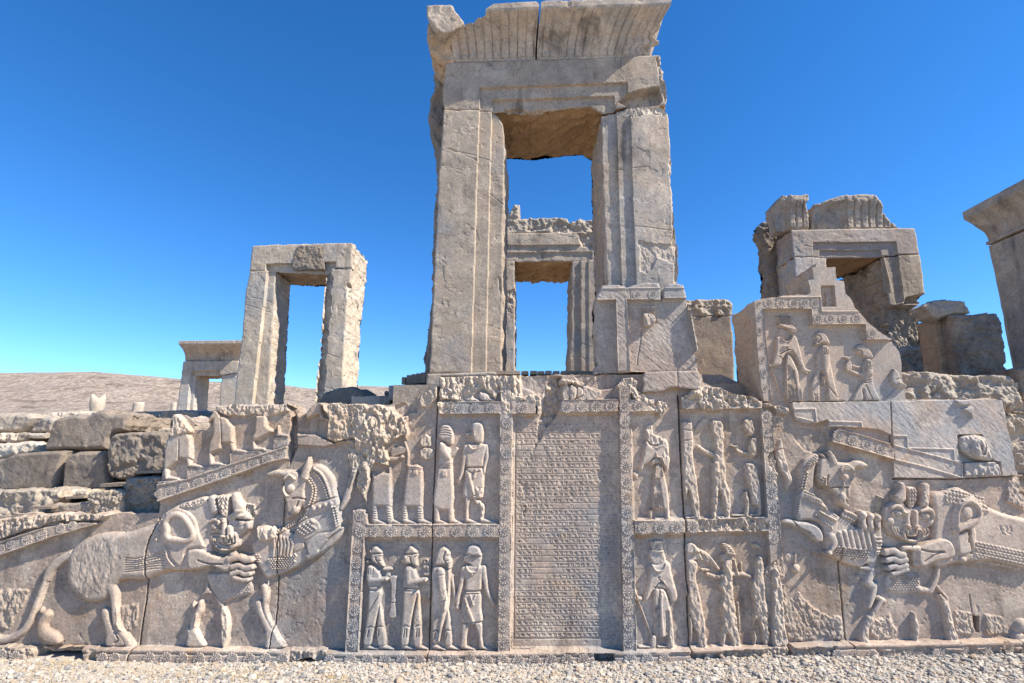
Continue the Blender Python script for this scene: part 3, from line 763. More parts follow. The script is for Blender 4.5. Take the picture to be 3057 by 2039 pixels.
f.poly([900, 470, 1060, 490, 1095, 500, 1095, 560, 1090, 700, 1085, 850, 1060, 960, 1000, 1150, 970, 1270, 900, 1270, 890, 1100, 895, 800], A * .85, 45)
f.poly([1060, 900, 1085, 970, 1100, 1150, 1105, 1290, 1030, 1290, 1025, 1150, 1040, 1000], A * .85, 32)
f.foot(915, 1303, 1032, 1340); f.foot(1060, 1303, 1185, 1340)
f.poly([950, 300, 1000, 250, 1040, 248, 1090, 310, 1090, 360, 1105, 400, 1098, 478, 1060, 480, 1030, 440, 960, 455, 910, 442, 930, 380], A * 1.1, 50)
f.groove([1040, 300, 1020, 370, 1060, 440], 7, .014).groove([1060, 345, 1088, 345], 6, .01).groove([1050, 395, 1100, 390], 5, .008).groove([930, 440, 1030, 450], 6, .01)
f.poly([955, 480, 1000, 460, 1030, 500, 1040, 620, 1060, 780, 1058, 900, 1030, 930, 1003, 880, 990, 800, 965, 700, 952, 560], .024, 30, add=True)
f.tube([1078, 485, 1085, 600, 1072, 760, 1010, 980, 970, 1250], [20, 22, 18, 10], .012, add=True)
f.tube([1095, 560, 1122, 700, 1140, 830], [22, 16], .03)
for x in (910, 1030): f.groove([x, 1150, x + 30, 1130, x + 65, 1150], 6, .008).groove([x + 20, 1165, x + 8, 1225], 5, .01)
f.groove([960, 545, 1032, 545], 5, .007).groove([1000, 820, 1055, 815], 5, .008)
f.done(reg('L', 'usher_relief', 'hooded usher with hanging arm and long scarf'))
f = Fig(F, 'zf', (1120, 190, 1600, 1370))
f.poly([1260, 450, 1390, 450, 1445, 470, 1430, 600, 1410, 720, 1250, 720, 1245, 600, 1222, 500], A * .9, 50)
f.poly([1250, 720, 1410, 720, 1420, 900, 1425, 1062, 1215, 1062, 1200, 900], A * .9, 50)
f.poly([1215, 1062, 1285, 1062, 1265, 1200, 1255, 1310, 1195, 1310, 1205, 1180], A * .9, 34); f.poly([1345, 1062, 1425, 1062, 1430, 1200, 1440, 1300, 1395, 1310, 1380, 1180], A * .9, 34)
f.foot(1220, 1312, 1347, 1340); f.foot(1410, 1308, 1520, 1346)
f.poly([1255, 335, 1255, 290, 1285, 245, 1340, 232, 1395, 255, 1415, 310, 1415, 350], A * 1.1, 45)
f.poly([1240, 340, 1415, 310, 1415, 425, 1385, 465, 1340, 470, 1300, 440, 1240, 410], A * .8, 25)
for k in range(3): f.beads([1232, 358 + 18 * k, 1410, 308 + 20 * k], 7, .012, 15)
f.groove([1385, 360, 1418, 356], 6, .012)
f.tube([1258, 455, 1285, 505, 1330, 520, 1375, 503, 1397, 455], 8, .014, add=True).dome(1318, 540, 20, 18, .014)
f.tube([1232, 490, 1205, 640, 1172, 780, 1165, 860], [30, 24, 18], .03, .012).dome(1165, 890, 28, 32, .03, add=False, base=.012)
f.tube([1440, 480, 1462, 620, 1480, 720, 1530, 830], [32, 26, 18], .032, .012).dome(1540, 860, 30, 28, .025, add=False)
f.groove([1252, 720, 1412, 720], 7, .012).groove([1252, 750, 1412, 748], 5, .010).groove([1220, 1062, 1425, 1045], 7, .012)
f.tube([1250, 805, 1278, 880], 12, .014, add=True).tube([1265, 885, 1330, 1035], [26, 14], .016, add=True)
f.tube([1300, 760, 1330, 860], 12, .010, add=True).tube([1360, 760, 1330, 830], 9, .010, add=True)
f.done(reg('L', 'guard_relief', 'guard with beaded headband, necklace and dagger'))

# ---- upper left panel
f = Fig(F, 'ze', (200, 610, 680, 1480))
f.poly([262, 905, 300, 955, 360, 930, 430, 925, 432, 870, 465, 870, 472, 1290, 252, 1287], A, 50, sm=False, jag=4)
f.tube([287, 1290, 285, 1440], 32, A * .9); f.tube([430, 1290, 452, 1440], 34, A * .9)
f.foot(285, 1440, 402, 1467); f.foot(450, 1435, 572, 1467)
for k in range(5): f.groove([262, 1310 + 25 * k, 312, 1318 + 25 * k], 5, .006).groove([402, 1310 + 25 * k, 460, 1320 + 25 * k], 5, .006)
f.poly([455, 680, 520, 650, 612, 660, 608, 720, 560, 740, 465, 760], .022, 20).tube([455, 785, 530, 785, 580, 760], [28, 20], .036).dome(578, 765, 24, 26, .015)
f.tube([600, 600, 636, 720, 632, 850], [10, 14, 14], .024).tube([610, 700, 600, 800, 618, 850], 7, .014)
f.done(reg('L', 'attendant_relief', 'headless attendant in a long plain skirt, first by the broken edge'))
f = Fig(F, 'ze', (560, 500, 930, 1480))
f.poly([632, 850, 700, 845, 735, 838, 800, 870, 800, 1292, 580, 1292, 600, 1100], A, 50, sm=False, jag=3)
f.tube([606, 1290, 606, 1430], 32, A * .9); f.tube([760, 1290, 770, 1430], 36, A * .9)
f.foot(605, 1440, 732, 1466); f.foot(770, 1435, 897, 1467)
for k in range(5): f.groove([580, 1310 + 25 * k, 632, 1318 + 25 * k], 5, .006).groove([735, 1310 + 25 * k, 790, 1320 + 25 * k], 5, .006)
f.groove([640, 872, 798, 888], 6, .010).groove([640, 892, 798, 905], 6, .010).poly([700, 885, 745, 890, 745, 950, 695, 945], .01, 6, add=True, sm=False)
f.poly([765, 690, 830, 660, 905, 680, 915, 750, 850, 790, 770, 770], .03, 22, jag=6).poly([770, 590, 820, 520, 870, 560, 885, 640, 840, 655, 775, 650], .03, 20, jag=8)
f.worn(.014, .03, 1.0, 4, [755, 500, 930, 500, 930, 800, 755, 800])
f.done(reg('L', 'attendant_relief', 'headless attendant whose belt and tassel remain'))
f = Fig(F, 'ze', (900, 400, 1240, 1480))
f.poly([970, 622, 1010, 605, 1060, 640, 1095, 700, 1112, 840, 1116, 1292, 912, 1292, 925, 1050, 958, 830], A, 50)
f.tube([945, 1290, 945, 1430], 33, A * .9); f.tube([1085, 1290, 1097, 1430], 33, A * .9); f.foot(945, 1440, 1062, 1467); f.foot(1090, 1435, 1212, 1467)
f.poly([972, 500, 978, 452, 1020, 420, 1080, 430, 1115, 480, 1126, 560, 1115, 622, 1085, 632, 1000, 585, 953, 530], A * 1.15, 40)
for k in range(4): f.groove([975, 470 + 22 * k, 1040, 452 + 26 * k, 1110, 470 + 26 * k], 5, .008)
for k in range(5): f.groove([1000, 590 + 0 * k + 8 * k, 1050, 570 + 14 * k, 1120, 560 + 14 * k], 4, .006)
f.tube([1000, 640, 1020, 700, 1062, 760], [40, 34], .022, add=True).tube([1062, 765, 1110, 730, 1158, 678], [32, 26, 16], .03, .015)
for k in range(4): f.groove([960, 842 + 15 * k, 1112, 840 + 15 * k], 4, .009)
f.poly([1005, 905, 1055, 905, 1052, 970, 1003, 965], .008, 6, add=True, sm=False)
f.done(reg('L', 'attendant_relief', 'attendant with round striped cap and layered belt'))
f = Fig(F, 'ze', (1130, 380, 1600, 1480))
f.poly([1310, 480, 1310, 420, 1350, 392, 1410, 400, 1440, 450, 1442, 600, 1390, 622, 1330, 580], A * 1.1, 45)
f.poly([1254, 515, 1350, 488, 1352, 540, 1280, 560], .03, 14)
for k in range(3): f.beads([1262, 520 + 14 * k, 1345, 500 + 14 * k], 6, .010, 14)
f.poly([1250, 640, 1300, 625, 1440, 620, 1480, 660, 1450, 780, 1430, 880, 1265, 880, 1250, 780, 1235, 690], A * .9, 50)
f.tube([1280, 625, 1310, 670, 1345, 682, 1385, 665, 1412, 622], 9, .014, add=True)
f.tube([1255, 660, 1232, 800, 1210, 930, 1185, 1000], [30, 22, 16], .03, .01).dome(1180, 1015, 26, 34, .03, add=False)
f.tube([1468, 650, 1475, 760, 1452, 860, 1446, 930], [26, 20, 14], .03, .01)
f.poly([1260, 880, 1435, 880, 1442, 1160, 1400, 1205, 1300, 1205, 1215, 1185, 1238, 1000], A * .9, 50)
f.groove([1262, 875, 1435, 872], 8, .012).groove([1265, 900, 1320, 930, 1400, 915], 6, .010).tube([1285, 950, 1340, 1160], [20, 12], .012, add=True).tube([1360, 900, 1340, 980], 12, .01, add=True)
f.groove([1255, 1200, 1360, 1165], 6, .010)
f.poly([1245, 1190, 1302, 1195, 1282, 1300, 1278, 1430, 1240, 1432, 1246, 1300], A * .85, 28); f.poly([1330, 1190, 1420, 1245, 1452, 1290, 1442, 1430, 1400, 1432, 1405, 1300, 1350, 1240], A * .85, 28, jag=7)
f.worn(.016, .03, .9, 6, [1340, 1080, 1470, 1080, 1470, 1440, 1380, 1440, 1340, 1200])
f.foot(1262, 1435, 1400, 1470); f.foot(1430, 1432, 1575, 1466)
f.done(reg('L', 'guard_relief', 'guard with domed cap, necklace and a broken left leg'))

# ---- feet that survive of the uppermost row
f = Fig(F, 'zv', (200, 200, 840, 420))
f.poly([440, 235, 500, 240, 530, 300, 540, 360, 625, 405, 460, 405, 450, 320], .05, 40).poly([610, 300, 690, 320, 720, 360, 790, 400, 640, 402, 600, 350], .05, 34)
f.worn(.012, .03, .6, 2); f.done(reg('L', 'broken_feet_relief'))
f = Fig(F, 'zv', (1500, 160, 1960, 400))
f.poly([1530, 225, 1598, 235, 1600, 384, 1525, 384], .04, 26).poly([1605, 225, 1680, 250, 1682, 340, 1660, 380, 1606, 384], .05, 36).poly([1690, 250, 1750, 270, 1752, 335, 1690, 360], .034, 30)
f.poly([1750, 235, 1830, 255, 1900, 290, 1945, 285, 1950, 330, 1880, 385, 1680, 388, 1750, 340], .022, 20); f.worn(.006, .03, .4, 2)
f.done(reg('C', 'broken_feet_relief'))

# ---- lower right panel: king and followers
f = Fig(F, 'zi', (160, 170, 640, 1340))
f.poly([318, 186, 457, 184, 450, 292, 335, 292], A, 18, sm=False)
for k in range(8): f.groove([330 + 17 * k, 186, 338 + 14.5 * k, 290], 6, .014)
f.tube([325, 292, 400, 300, 455, 300], 10, A * .8)
f.poly([322, 300, 452, 300, 482, 380, 470, 425, 400, 440, 345, 425, 310, 350], .024, 30, jag=5)
f.poly([318, 452, 400, 440, 478, 402, 530, 440, 550, 540, 580, 650, 612, 770, 588, 840, 532, 835, 500, 722, 420, 690, 350, 722, 292, 820, 248, 832, 265, 740, 302, 600], A * .8, 55)
f.tube([340, 440, 365, 490, 405, 508, 455, 490, 480, 430], 9, .014, add=True)
f.groove([360, 690, 440, 625, 500, 700], 6, .014).groove([440, 625, 400, 580, 420, 572], 5, .01).tube([455, 612, 495, 690], 6, .01, add=True)
f.poly([350, 722, 420, 690, 480, 722, 530, 880, 552, 1100, 562, 1195, 520, 1205, 370, 1200, 360, 1000], A * .9, 45)
for k in range(5): f.groove([372 + 11 * k, 870, 372 + 10 * k, 1195], 4, .012)
for k in range(5): f.groove([478 + 8 * k, 930, 485 + 11 * k, 1195], 4, .012)
f.groove([415, 710, 408, 860], 6, .01).tube([435, 760, 430, 900, 450, 1190], 15, .008, add=True)
f.poly([530, 900, 560, 1100, 570, 1312, 500, 1312, 508, 1190], A * .9, 30).poly([330, 1200, 382, 1200, 376, 1314, 328, 1314], A * .8, 24)
f.foot(350, 1314, 203, 1312, 14); f.foot(540, 1312, 402, 1312, 14)
f.tube([150, 690, 185, 790, 262, 1000, 340, 1195], 7, .022).dome(205, 805, 38, 28, .035, add=False)
f.worn(.012, .03, .6, 8, [500, 900, 580, 900, 580, 1310, 520, 1310]).worn(.010, .03, .6, 18, [400, 290, 490, 290, 490, 420, 420, 420])
f.done(reg('R', 'king_relief', 'king in fluted crown and pleated robe holding a staff, lower tier'))
f = Fig(F, 'zi', (690, 190, 1060, 1330))
f.poly([700, 232, 755, 210, 815, 255, 835, 318, 700, 318], A, 35)
for k in range(3): f.beads([705, 322 + 18 * k, 850, 330 + 18 * k], 7, .010, 15)
f.poly([700, 310, 835, 310, 860, 380, 700, 400], .03, 18)
f.tube([815, 275, 930, 360, 1045, 490], [16, 26, 16], .03).poly([860, 340, 950, 370, 1000, 460, 940, 430, 850, 390], .02, 14)
f.poly([705, 420, 800, 402, 820, 480, 805, 600, 842, 740, 880, 960, 905, 1100, 917, 1312, 850, 1312, 785, 1120, 735, 965, 712, 800], A, 48, jag=7)
f.poly([722, 960, 770, 1100, 748, 1312, 728, 1312], A * .8, 24)
f.tube([1085, 560, 1010, 572, 920, 545], [28, 22], .03).poly([845, 484, 962, 484, 945, 515, 870, 515], .024, 12, sm=False)
f.foot(880, 1300, 740, 1310, 20)
f.worn(.012, .035, .5, 12).done(reg('R', 'servant_relief', 'battered servant with netted headcloth holding a sunshade pole, lower tier'))
f = Fig(F, 'zi', (1000, 180, 1400, 1330))
f.poly([1068, 212, 1150, 230, 1222, 322, 1205, 350, 1118, 330, 1108, 285], A, 26)
for k in range(4): f.groove([1085 + 22 * k, 225 + 24 * k, 1160 + 18 * k, 245 + 24 * k], 4, .008)
f.poly([1075, 330, 1180, 330, 1200, 400, 1090, 410, 1065, 380], .026, 26)
f.poly([1100, 402, 1182, 400, 1190, 600, 1202, 760, 1232, 960, 1252, 1150, 1268, 1312, 1190, 1312, 1140, 1180, 1100, 1312, 1060, 1312, 1080, 1050, 1058, 900, 1082, 780, 1050, 640, 1090, 540], A, 46, jag=9)
f.tube([1190, 545, 1290, 545, 1385, 572], [26, 18], .032).tube([1215, 395, 1250, 545], 13, .024).tube([1285, 430, 1290, 545], 12, .02)
f.foot(1120, 1300, 970, 1306, 18); f.foot(1265, 1295, 1160, 1302, 18)
f.tube([1250, 850, 1262, 1000, 1275, 1190], 10, .018, add=False)
f.worn(.016, .035, .9, 22, [1040, 390, 1280, 390, 1290, 1330, 1040, 1330]).done(reg('R', 'servant_relief', 'badly worn servant carrying a bowl, lower tier, one from the right end'))
f = Fig(F, 'zi', (1370, 200, 1600, 1320))
f.poly([1440, 370, 1512, 362, 1526, 540, 1532, 700, 1562, 900, 1588, 1100, 1582, 1260, 1540, 1300, 1500, 1200, 1440, 1000, 1432, 1270, 1400, 1270, 1420, 980, 1398, 800, 1398, 660, 1420, 540], A, 44, jag=10)
f.poly([1400, 225, 1440, 212, 1495, 250, 1490, 280, 1420, 260], .03, 16, jag=5)
f.worn(.02, .035, 1.0, 32).done(reg('R', 'servant_relief', 'shapeless worn servant, lower tier, beside the broken border'))
# ---- upper right panel
f = Fig(F, 'zh', (120, 400, 560, 1440))
f.poly([270, 600, 330, 640, 390, 650, 450, 580, 500, 590, 520, 700, 525, 850, 492, 920, 460, 872, 400, 832, 340, 862, 310, 832, 262, 850, 240, 900, 200, 890, 230, 760], A * .9, 55, jag=3)
f.tube([330, 600, 345, 645, 390, 662, 440, 640], 10, .014, add=True).groove([300, 830, 380, 765, 450, 840], 6, .014).tube([380, 720, 385, 765, 440, 765, 465, 840], 6, .012, add=True, sm=False)
f.poly([280, 440, 330, 420, 350, 520, 420, 540, 450, 580, 390, 640, 320, 620, 275, 520], .024, 16, jag=8)
f.poly([370, 862, 440, 862, 480, 1000, 510, 1150, 526, 1410, 480, 1412, 470, 1322, 350, 1322, 345, 1200], A * .9, 40)
for k in range(7): f.groove([362 + 8 * k, 990, 358 + 17 * k, 1315], 4, .012)
f.tube([375, 870, 365, 1000, 350, 1310], 6, .010, add=True).tube([440, 870, 455, 960], 8, .010, add=True)
f.poly([298, 1325, 338, 1325, 336, 1412, 305, 1412], A * .8, 22); f.foot(325, 1410, 183, 1422, 14); f.foot(510, 1412, 372, 1420, 14)
f.dome(160, 960, 32, 40, .03, add=False)
f.worn(.014, .03, .8, 7, [440, 560, 530, 560, 540, 930, 470, 930]).worn(.016, .03, .9, 17, [270, 420, 450, 420, 450, 640, 300, 640])
f.worn(.010, .03, .6, 17, [490, 1000, 530, 1000, 530, 1410, 490, 1410])
f.done(reg('R', 'king_relief', 'headless king in pleated robe, upper tier'))
f = Fig(F, 'zh', (630, 370, 860, 1430))
f.poly([648, 405, 738, 386, 770, 412, 776, 560, 780, 800, 802, 960, 832, 1130, 842, 1405, 790, 1405, 750, 1250, 712, 1120, 690, 1395, 684, 1200, 660, 1050, 655, 800], A, 46, jag=5)
f.groove([660, 470, 765, 490], 6, .008).groove([665, 590, 775, 580], 6, .008)
f.foot(800, 1400, 690, 1408, 20); f.worn(.013, .035, .55, 52, [640, 620, 850, 620, 850, 1410, 640, 1410])
f.done(reg('R', 'servant_relief', 'worn servant just right of the dark joint, upper tier'))
f = Fig(F, 'zh', (770, 290, 1200, 1430))
f.poly([950, 385, 1050, 370, 1092, 420, 1102, 600, 1106, 780, 1132, 920, 1122, 1000, 1168, 1130, 1168, 1405, 1118, 1405, 1080, 1250, 1045, 1120, 1040, 1250, 1010, 1405, 975, 1405, 968, 1200, 985, 1000, 968, 900, 1000, 750, 988, 560], A, 46, jag=7)
f.tube([990, 742, 910, 708, 830, 655], [28, 20], .032).poly([800, 440, 880, 350, 940, 350, 930, 430, 860, 480, 800, 500], .018, 20, jag=9)
f.poly([962, 818, 1030, 815, 1040, 930, 985, 932], .012, 8, add=True, sm=False)
f.foot(1150, 1395, 1030, 1405, 18); f.worn(.014, .035, .8, 62).done(reg('R', 'servant_relief', 'worn servant reaching left with a short arm, upper tier'))
f = Fig(F, 'zh', (1130, 350, 1520, 1420))
f.poly([1294, 405, 1310, 370, 1382, 364, 1412, 420, 1427, 480, 1402, 545, 1340, 532, 1310, 480], A, 34, jag=4)
f.poly([1365, 575, 1420, 550, 1447, 590, 1452, 720, 1412, 765, 1350, 722], A, 36); f.tube([1402, 742, 1320, 724, 1240, 700], [30, 20], .034).poly([1158, 640, 1250, 640, 1245, 700, 1225, 700, 1215, 662], .024, 10, sm=False)
f.poly([1330, 830, 1420, 842, 1462, 920, 1482, 1050, 1492, 1200, 1492, 1375, 1458, 1375, 1460, 1290, 1390, 1252, 1370, 1090, 1345, 1050, 1330, 930], A, 44, jag=7)
f.tube([1330, 1150, 1347, 1260, 1337, 1380], 24, .04); f.foot(1480, 1372, 1385, 1378, 12); f.foot(1335, 1378, 1190, 1382, 12)
f.worn(.012, .03, .6, 72).done(reg('R', 'servant_relief', 'worn servant holding up a small cup, upper tier, beside the border'))
f = Fig(F, 'zj', (70, 130, 370, 920))
f.poly([95, 300, 130, 200, 180, 148, 212, 250, 250, 420, 290, 580, 342, 700, 295, 820, 275, 910, 250, 860, 230, 700, 140, 560, 105, 420], .055, 70, jag=6)
f.groove([110, 290, 210, 285], 7, .012); f.worn(.014, .04, .7, 5, [80, 300, 360, 300, 360, 920, 80, 920]).done(reg('R', 'broken_figure_relief'))

# ---- stair attendants, upper left parapet (only the lower bodies survive)
f = Fig(F, 'zc', (140, 190, 580, 920))
f.poly([195, 490, 240, 430, 420, 400, 462, 470, 468, 600, 466, 690, 330, 690, 330, 705, 163, 825, 168, 600], .05, 50, sm=False)
f.poly([258, 330, 270, 215, 325, 200, 430, 330, 455, 400, 250, 450], .07, 40, jag=8)
f.worn(.02, .035, 1.0, 3, [240, 190, 480, 190, 480, 430, 240, 470])
f.groove([332, 480, 328, 690, 435, 695], 5, .010, sm=False); f.tube([185, 815, 190, 890], [24, 20], .045); f.foot(190, 890, 316, 905, 22); f.tube([425, 690, 435, 750], 24, .045); f.foot(435, 752, 556, 770, 22)
f.done(reg('L', 'stair_attendant_relief', 'climbing attendant, lowest on the stair, broken at the chest'))
f = Fig(F, 'zc', (600, 140, 1040, 770))
f.poly([688, 250, 720, 205, 840, 240, 908, 350, 918, 522, 790, 520, 786, 580, 640, 650, 650, 500, 690, 410], .05, 50, sm=False, jag=2)
f.poly([640, 300, 700, 160, 760, 200, 760, 260, 690, 260], .05, 26, jag=6); f.groove([780, 270, 790, 520, 915, 520], 5, .01, sm=False)
f.tube([660, 640, 668, 735], [18, 24], .045); f.foot(662, 738, 777, 744, 22); f.tube([890, 535, 905, 590], [28, 24], .045); f.foot(900, 592, 1035, 610, 22)
f.done(reg('L', 'stair_attendant_relief', 'climbing attendant, second on the stair, square pouch at the thigh'))
f = Fig(F, 'zc', (1080, 200, 1510, 600))
f.poly([1148, 222, 1262, 220, 1272, 330, 1350, 390, 1330, 405, 1118, 505, 1110, 440, 1135, 400], .05, 44, sm=False, jag=2)
f.tube([1122, 505, 1130, 570], [14, 22], .04); f.foot(1120, 575, 1232, 582, 20); f.tube([1388, 330, 1390, 410], [8, 20], .035); f.foot(1385, 425, 1492, 440, 20)
f.worn(.014, .03, .9, 4, [1250, 210, 1400, 300, 1370, 420, 1260, 340]).done(reg('L', 'stair_attendant_relief', 'climbing attendant, third on the stair, left of the wide crack'))
f = Fig(F, 'zc', (1580, 70, 1950, 450))
f.poly([1740, 130, 1800, 90, 1862, 85, 1862, 192, 1690, 262, 1690, 200], .05, 36, sm=False, jag=3); f.tube([1842, 195, 1862, 250], 22, .045); f.foot(1850, 250, 1942, 266, 18); f.foot(1600, 425, 1668, 432, 16)
f.done(reg('L', 'stair_attendant_relief', 'fragment of a climbing attendant, right of the wide crack'))
HS, BS = .74, .60

# ---- left lion
f = Fig(F, 'px', (-60, 1470, 660, 1930))
f.poly([217, 1648, 250, 1614, 301, 1593, 342, 1588, 388, 1588, 434, 1575, 475, 1559, 530, 1531, 570, 1510, 640, 1485, 640, 1600, 620, 1690, 500, 1706, 440, 1728, 383, 1728, 348, 1752, 325, 1785, 281, 1797, 240, 1780, 212, 1740, 207, 1697], .062, 34)
f.tube([217, 1655, 185, 1672, 158, 1695, 143, 1725], [12, 14, 12], .04).tube([143, 1725, 128, 1765, 115, 1800, 95, 1850, 70, 1885, 30, 1906, 0, 1906, -40, 1890], [7, 9, 11, 14], .045)
f.tube([335, 1745, 346, 1770, 350, 1810, 355, 1860, 376, 1893, 394, 1922], [20, 11, 11, 14], .06)
f.tube([322, 1828, 329, 1855, 339, 1886], [15, 13, 20], .06).poly([329, 1884, 365, 1884, 383, 1905, 380, 1925, 326, 1925], .06, 14).dome(316, 1826, 11, 15, .04, add=False).groove([356, 1890, 364, 1905, 352, 1915], 2, .012)
f.tube([146, 1832, 133, 1858, 136, 1888, 160, 1902, 178, 1910], [13, 13, 20, 22, 12], .06).dome(130, 1822, 6, 12, .04, add=False)
f.worn(.009, .05, .10, 5, [225, 1640, 290, 1600, 400, 1600, 380, 1690, 330, 1740, 320, 1770, 250, 1770, 225, 1720])
for k in range(7): f.groove([385, 1662 + 7 * k, 420, 1664 + 6 * k, 470, 1652 + 7 * k, 500, 1645 + 8 * k], 1.6, .008)
f.beads([420, 1668, 500, 1640], 2.6, .01, 10).beads([420, 1686, 500, 1662], 2.6, .01, 10)
f.groove([590, 1500, 560, 1540, 555, 1580], 2, .008)
lionL = reg('L', 'lion_relief', 'lion on the left biting a rearing bull, body, hind legs and long tail')
f.done(lionL)
f = Fig(F, 'zd', (-10, -420, 1150, 760))
# scaly mane round the shoulder
f.poly([90, 120, 110, -60, 180, -180, 330, -270, 470, -320, 620, -360, 680, -250, 640, 0, 640, 180, 560, 120, 300, 200], .062, 60)
rs = np.random.RandomState(4)
for k in range(46):
    for j in range(3):
        t = k / 45.0; c = smooth([(110, 110), (120, -60), (200, -190), (350, -280), (500, -300), (650, -350)], False, 10)
        p = c[int(t * (len(c) - 1))]; f.dome(p[0] + 26 * j * (.3 + t * .4) + rs.uniform(-4, 4), p[1] + 24 * j * (1 - .3 * t) + rs.uniform(-4, 4), 14, 11, .010, 40)
f.poly([150, -60, 200, -180, 290, -250, 350, -255, 460, -205, 540, -110, 580, 40, 640, 185, 540, 195, 440, 225, 420, 300, 350, 395, 260, 400, 190, 280, 160, 120], .085, 60)
f.tube([232, -10, 222, -90, 290, -160, 380, -160, 455, -80, 510, 40, 450, 108, 330, 100, 262, 90, 225, 50], 30, .026, add=True, closed=True)
f.groove([210, 150, 240, 200, 250, 290, 340, 390], 16, .02).groove([440, 230, 410, 260, 420, 320], 10, .02)
f.poly([430, 230, 500, 192, 580, 192, 680, 240, 790, 280, 870, 268, 922, 330, 905, 430, 830, 440, 700, 390, 560, 425, 450, 410], .095, 60)
f.groove([560, 320, 680, 355, 820, 360], 9, .018).groove([690, 380, 800, 440], 7, .015)
for (a, r) in (([890, 312, 1000, 290, 1060, 315, 1122, 312], 36), ([925, 392, 1000, 372, 1060, 400, 1130, 392], 33), ([920, 462, 1000, 440, 1050, 465, 1108, 460], 30), ([945, 505, 1000, 515, 1040, 530, 1085, 525], 28)):
    f.tube(a, r, .04, .068)
f.dome(925, 265, 45, 28, .03, add=False, base=.06).dome(985, 360, 26, 20, .03, add=False, base=.075).dome(975, 425, 22, 20, .03, add=False, base=.075)
f.poly([620, 480, 760, 470, 900, 470, 1090, 560, 1095, 690, 900, 745, 790, 790, 700, 700, 640, 600], .03, 50)
f.grid([700, 500, 1090, 560, 1085, 680, 850, 690, 720, 560], 9, .008, 34, 24, .2)
f.poly([560, 700, 600, 640, 610, 500, 650, 640, 800, 800, 770, 840, 700, 730, 650, 690], .03, 22)
f.done(reg('L', 'lion_foreleg_relief', 'clenched lion foreleg and shoulder with spiral muscle'))
f = Fig(F, 'ya', (90, 120, 1010, 1110))
f.poly([230, 570, 300, 480, 420, 470, 560, 490, 680, 430, 800, 412, 900, 480, 927, 600, 915, 720, 810, 780, 735, 850, 728, 980, 640, 1045, 500, 1065, 400, 1020, 310, 930, 245, 800, 212, 690], .058, 60)
for k in range(20): f.tube([160 - 2 * k if k < 8 else 130 + 4 * k, 470 + 22 * k, 300, 462 + 21 * k], 6, .036, .012, sm=False)
for k in range(8): f.tube([800, 330 + 16 * k, 940 + 5 * k, 350 + 20 * k], 6, .022, .01, sm=False)
f.tube([330, 250, 345, 330, 368, 420], [58, 52, 68], .035, .055).tube([680, 205, 705, 300, 740, 385], [52, 64, 88], .035, .055).tube([790, 330, 830, 350], 16, .03)
f.poly([400, 215, 500, 195, 598, 200, 590, 300, 560, 520, 480, 480, 440, 400], .07, 14)
for k in range(9):
    for j in range(4):
        x = 430 + 46 * j + 20 * (k % 2) - (k * 5 if j > 1 else -k * 4); f.dome(x, 225 + 33 * k, 17, 28, .014, 12)
f.poly([355, 515, 420, 492, 540, 545, 532, 615, 470, 590, 430, 560], .014, 20, add=True)
f.tube([298, 605, 360, 568, 420, 585, 448, 622], [18, 30, 24], .026, add=True).dome(378, 690, 66, 52, .024).tube([298, 690, 350, 640, 400, 628, 452, 648], 13, .016, add=True).tube([305, 706, 370, 748, 452, 715], 12, .014, add=True).dome(392, 690, 26, 26, .010)
f.dome(745, 480, 165, 70, .020, -12).dome(812, 530, 110, 52, .026).groove([690, 565, 790, 572, 918, 592], 14, .03).dome(790, 618, 60, 42, .026).dome(882, 650, 46, 72, .022).dome(770, 690, 92, 54, .016)
f.tube([530, 590, 522, 690, 522, 805], [30, 36, 42], .030, add=True).tube([610, 690, 622, 810], [46, 62], .034, add=True).groove([570, 600, 572, 800], 10, .016)
f.poly([480, 800, 570, 808, 640, 770, 702, 755, 732, 860, 722, 990, 640, 1015, 560, 950, 478, 925], .022, 26, add=True)
f.groove([522, 835, 520, 915, 560, 932], 12, .022).groove([592, 825, 602, 915], 11, .02).groove([642, 805, 642, 920], 11, .02).groove([690, 830, 692, 930], 10, .018).groove([480, 800, 570, 812], 8, .012)
f.tube([360, 930, 400, 985, 480, 1032, 600, 1035, 712, 965], [10, 22, 20], .020, add=True).groove([440, 925, 490, 962, 600, 966, 680, 930], 10, .014)
for x in (360, 388): f.dome(x, 885, 13, 30, .022)
f.groove([300, 790, 440, 780], 8, .010).groove([330, 830, 440, 830], 7, .01)
f.worn(.018, .03, .8, 5, [740, 790, 930, 740, 930, 950, 740, 970])
f.done(reg('L', 'lion_head_relief', 'frontal lion head with round ears and bared muzzle'))
# ---- left bull
f = Fig(F, 'zc', (1120, 640, 2270, 2000))
f.poly([1130, 1560, 1390, 1420, 1560, 1480, 1700, 1560, 1740, 1700, 1700, 1770, 1560, 1870, 1380, 1945, 1270, 1970, 1180, 1850, 1120, 1690], .05, 70)
f.poly([1745, 765, 1830, 742, 1920, 795, 1995, 900, 2022, 1050, 2062, 1150, 2064, 1420, 1950, 1480, 1860, 1500, 1700, 1650, 1560, 1700, 1540, 1560, 1600, 1380, 1690, 1250, 1760, 1150, 1790, 1050, 1760, 900], .062, 70)
f.poly([1640, 880, 1760, 775, 1850, 880, 1830, 1080, 1730, 1260, 1650, 1200, 1600, 1050], .055, 60)
f.poly([1290, 860, 1400, 810, 1600, 812, 1650, 870, 1700, 880, 1722, 930, 1695, 1030, 1702, 1130, 1655, 1190, 1612, 1275, 1550, 1312, 1485, 1332, 1482, 1200, 1460, 1100, 1448, 1000, 1458, 890, 1380, 875], .08, 60)
f.tube([1692, 870, 1712, 780, 1738, 672], [52, 40, 10], .05, .05).tube([1300, 850, 1380, 830, 1470, 850], [14, 26, 20], .03, .05)
f.dome(1540, 1000, 48, 44, .022); 
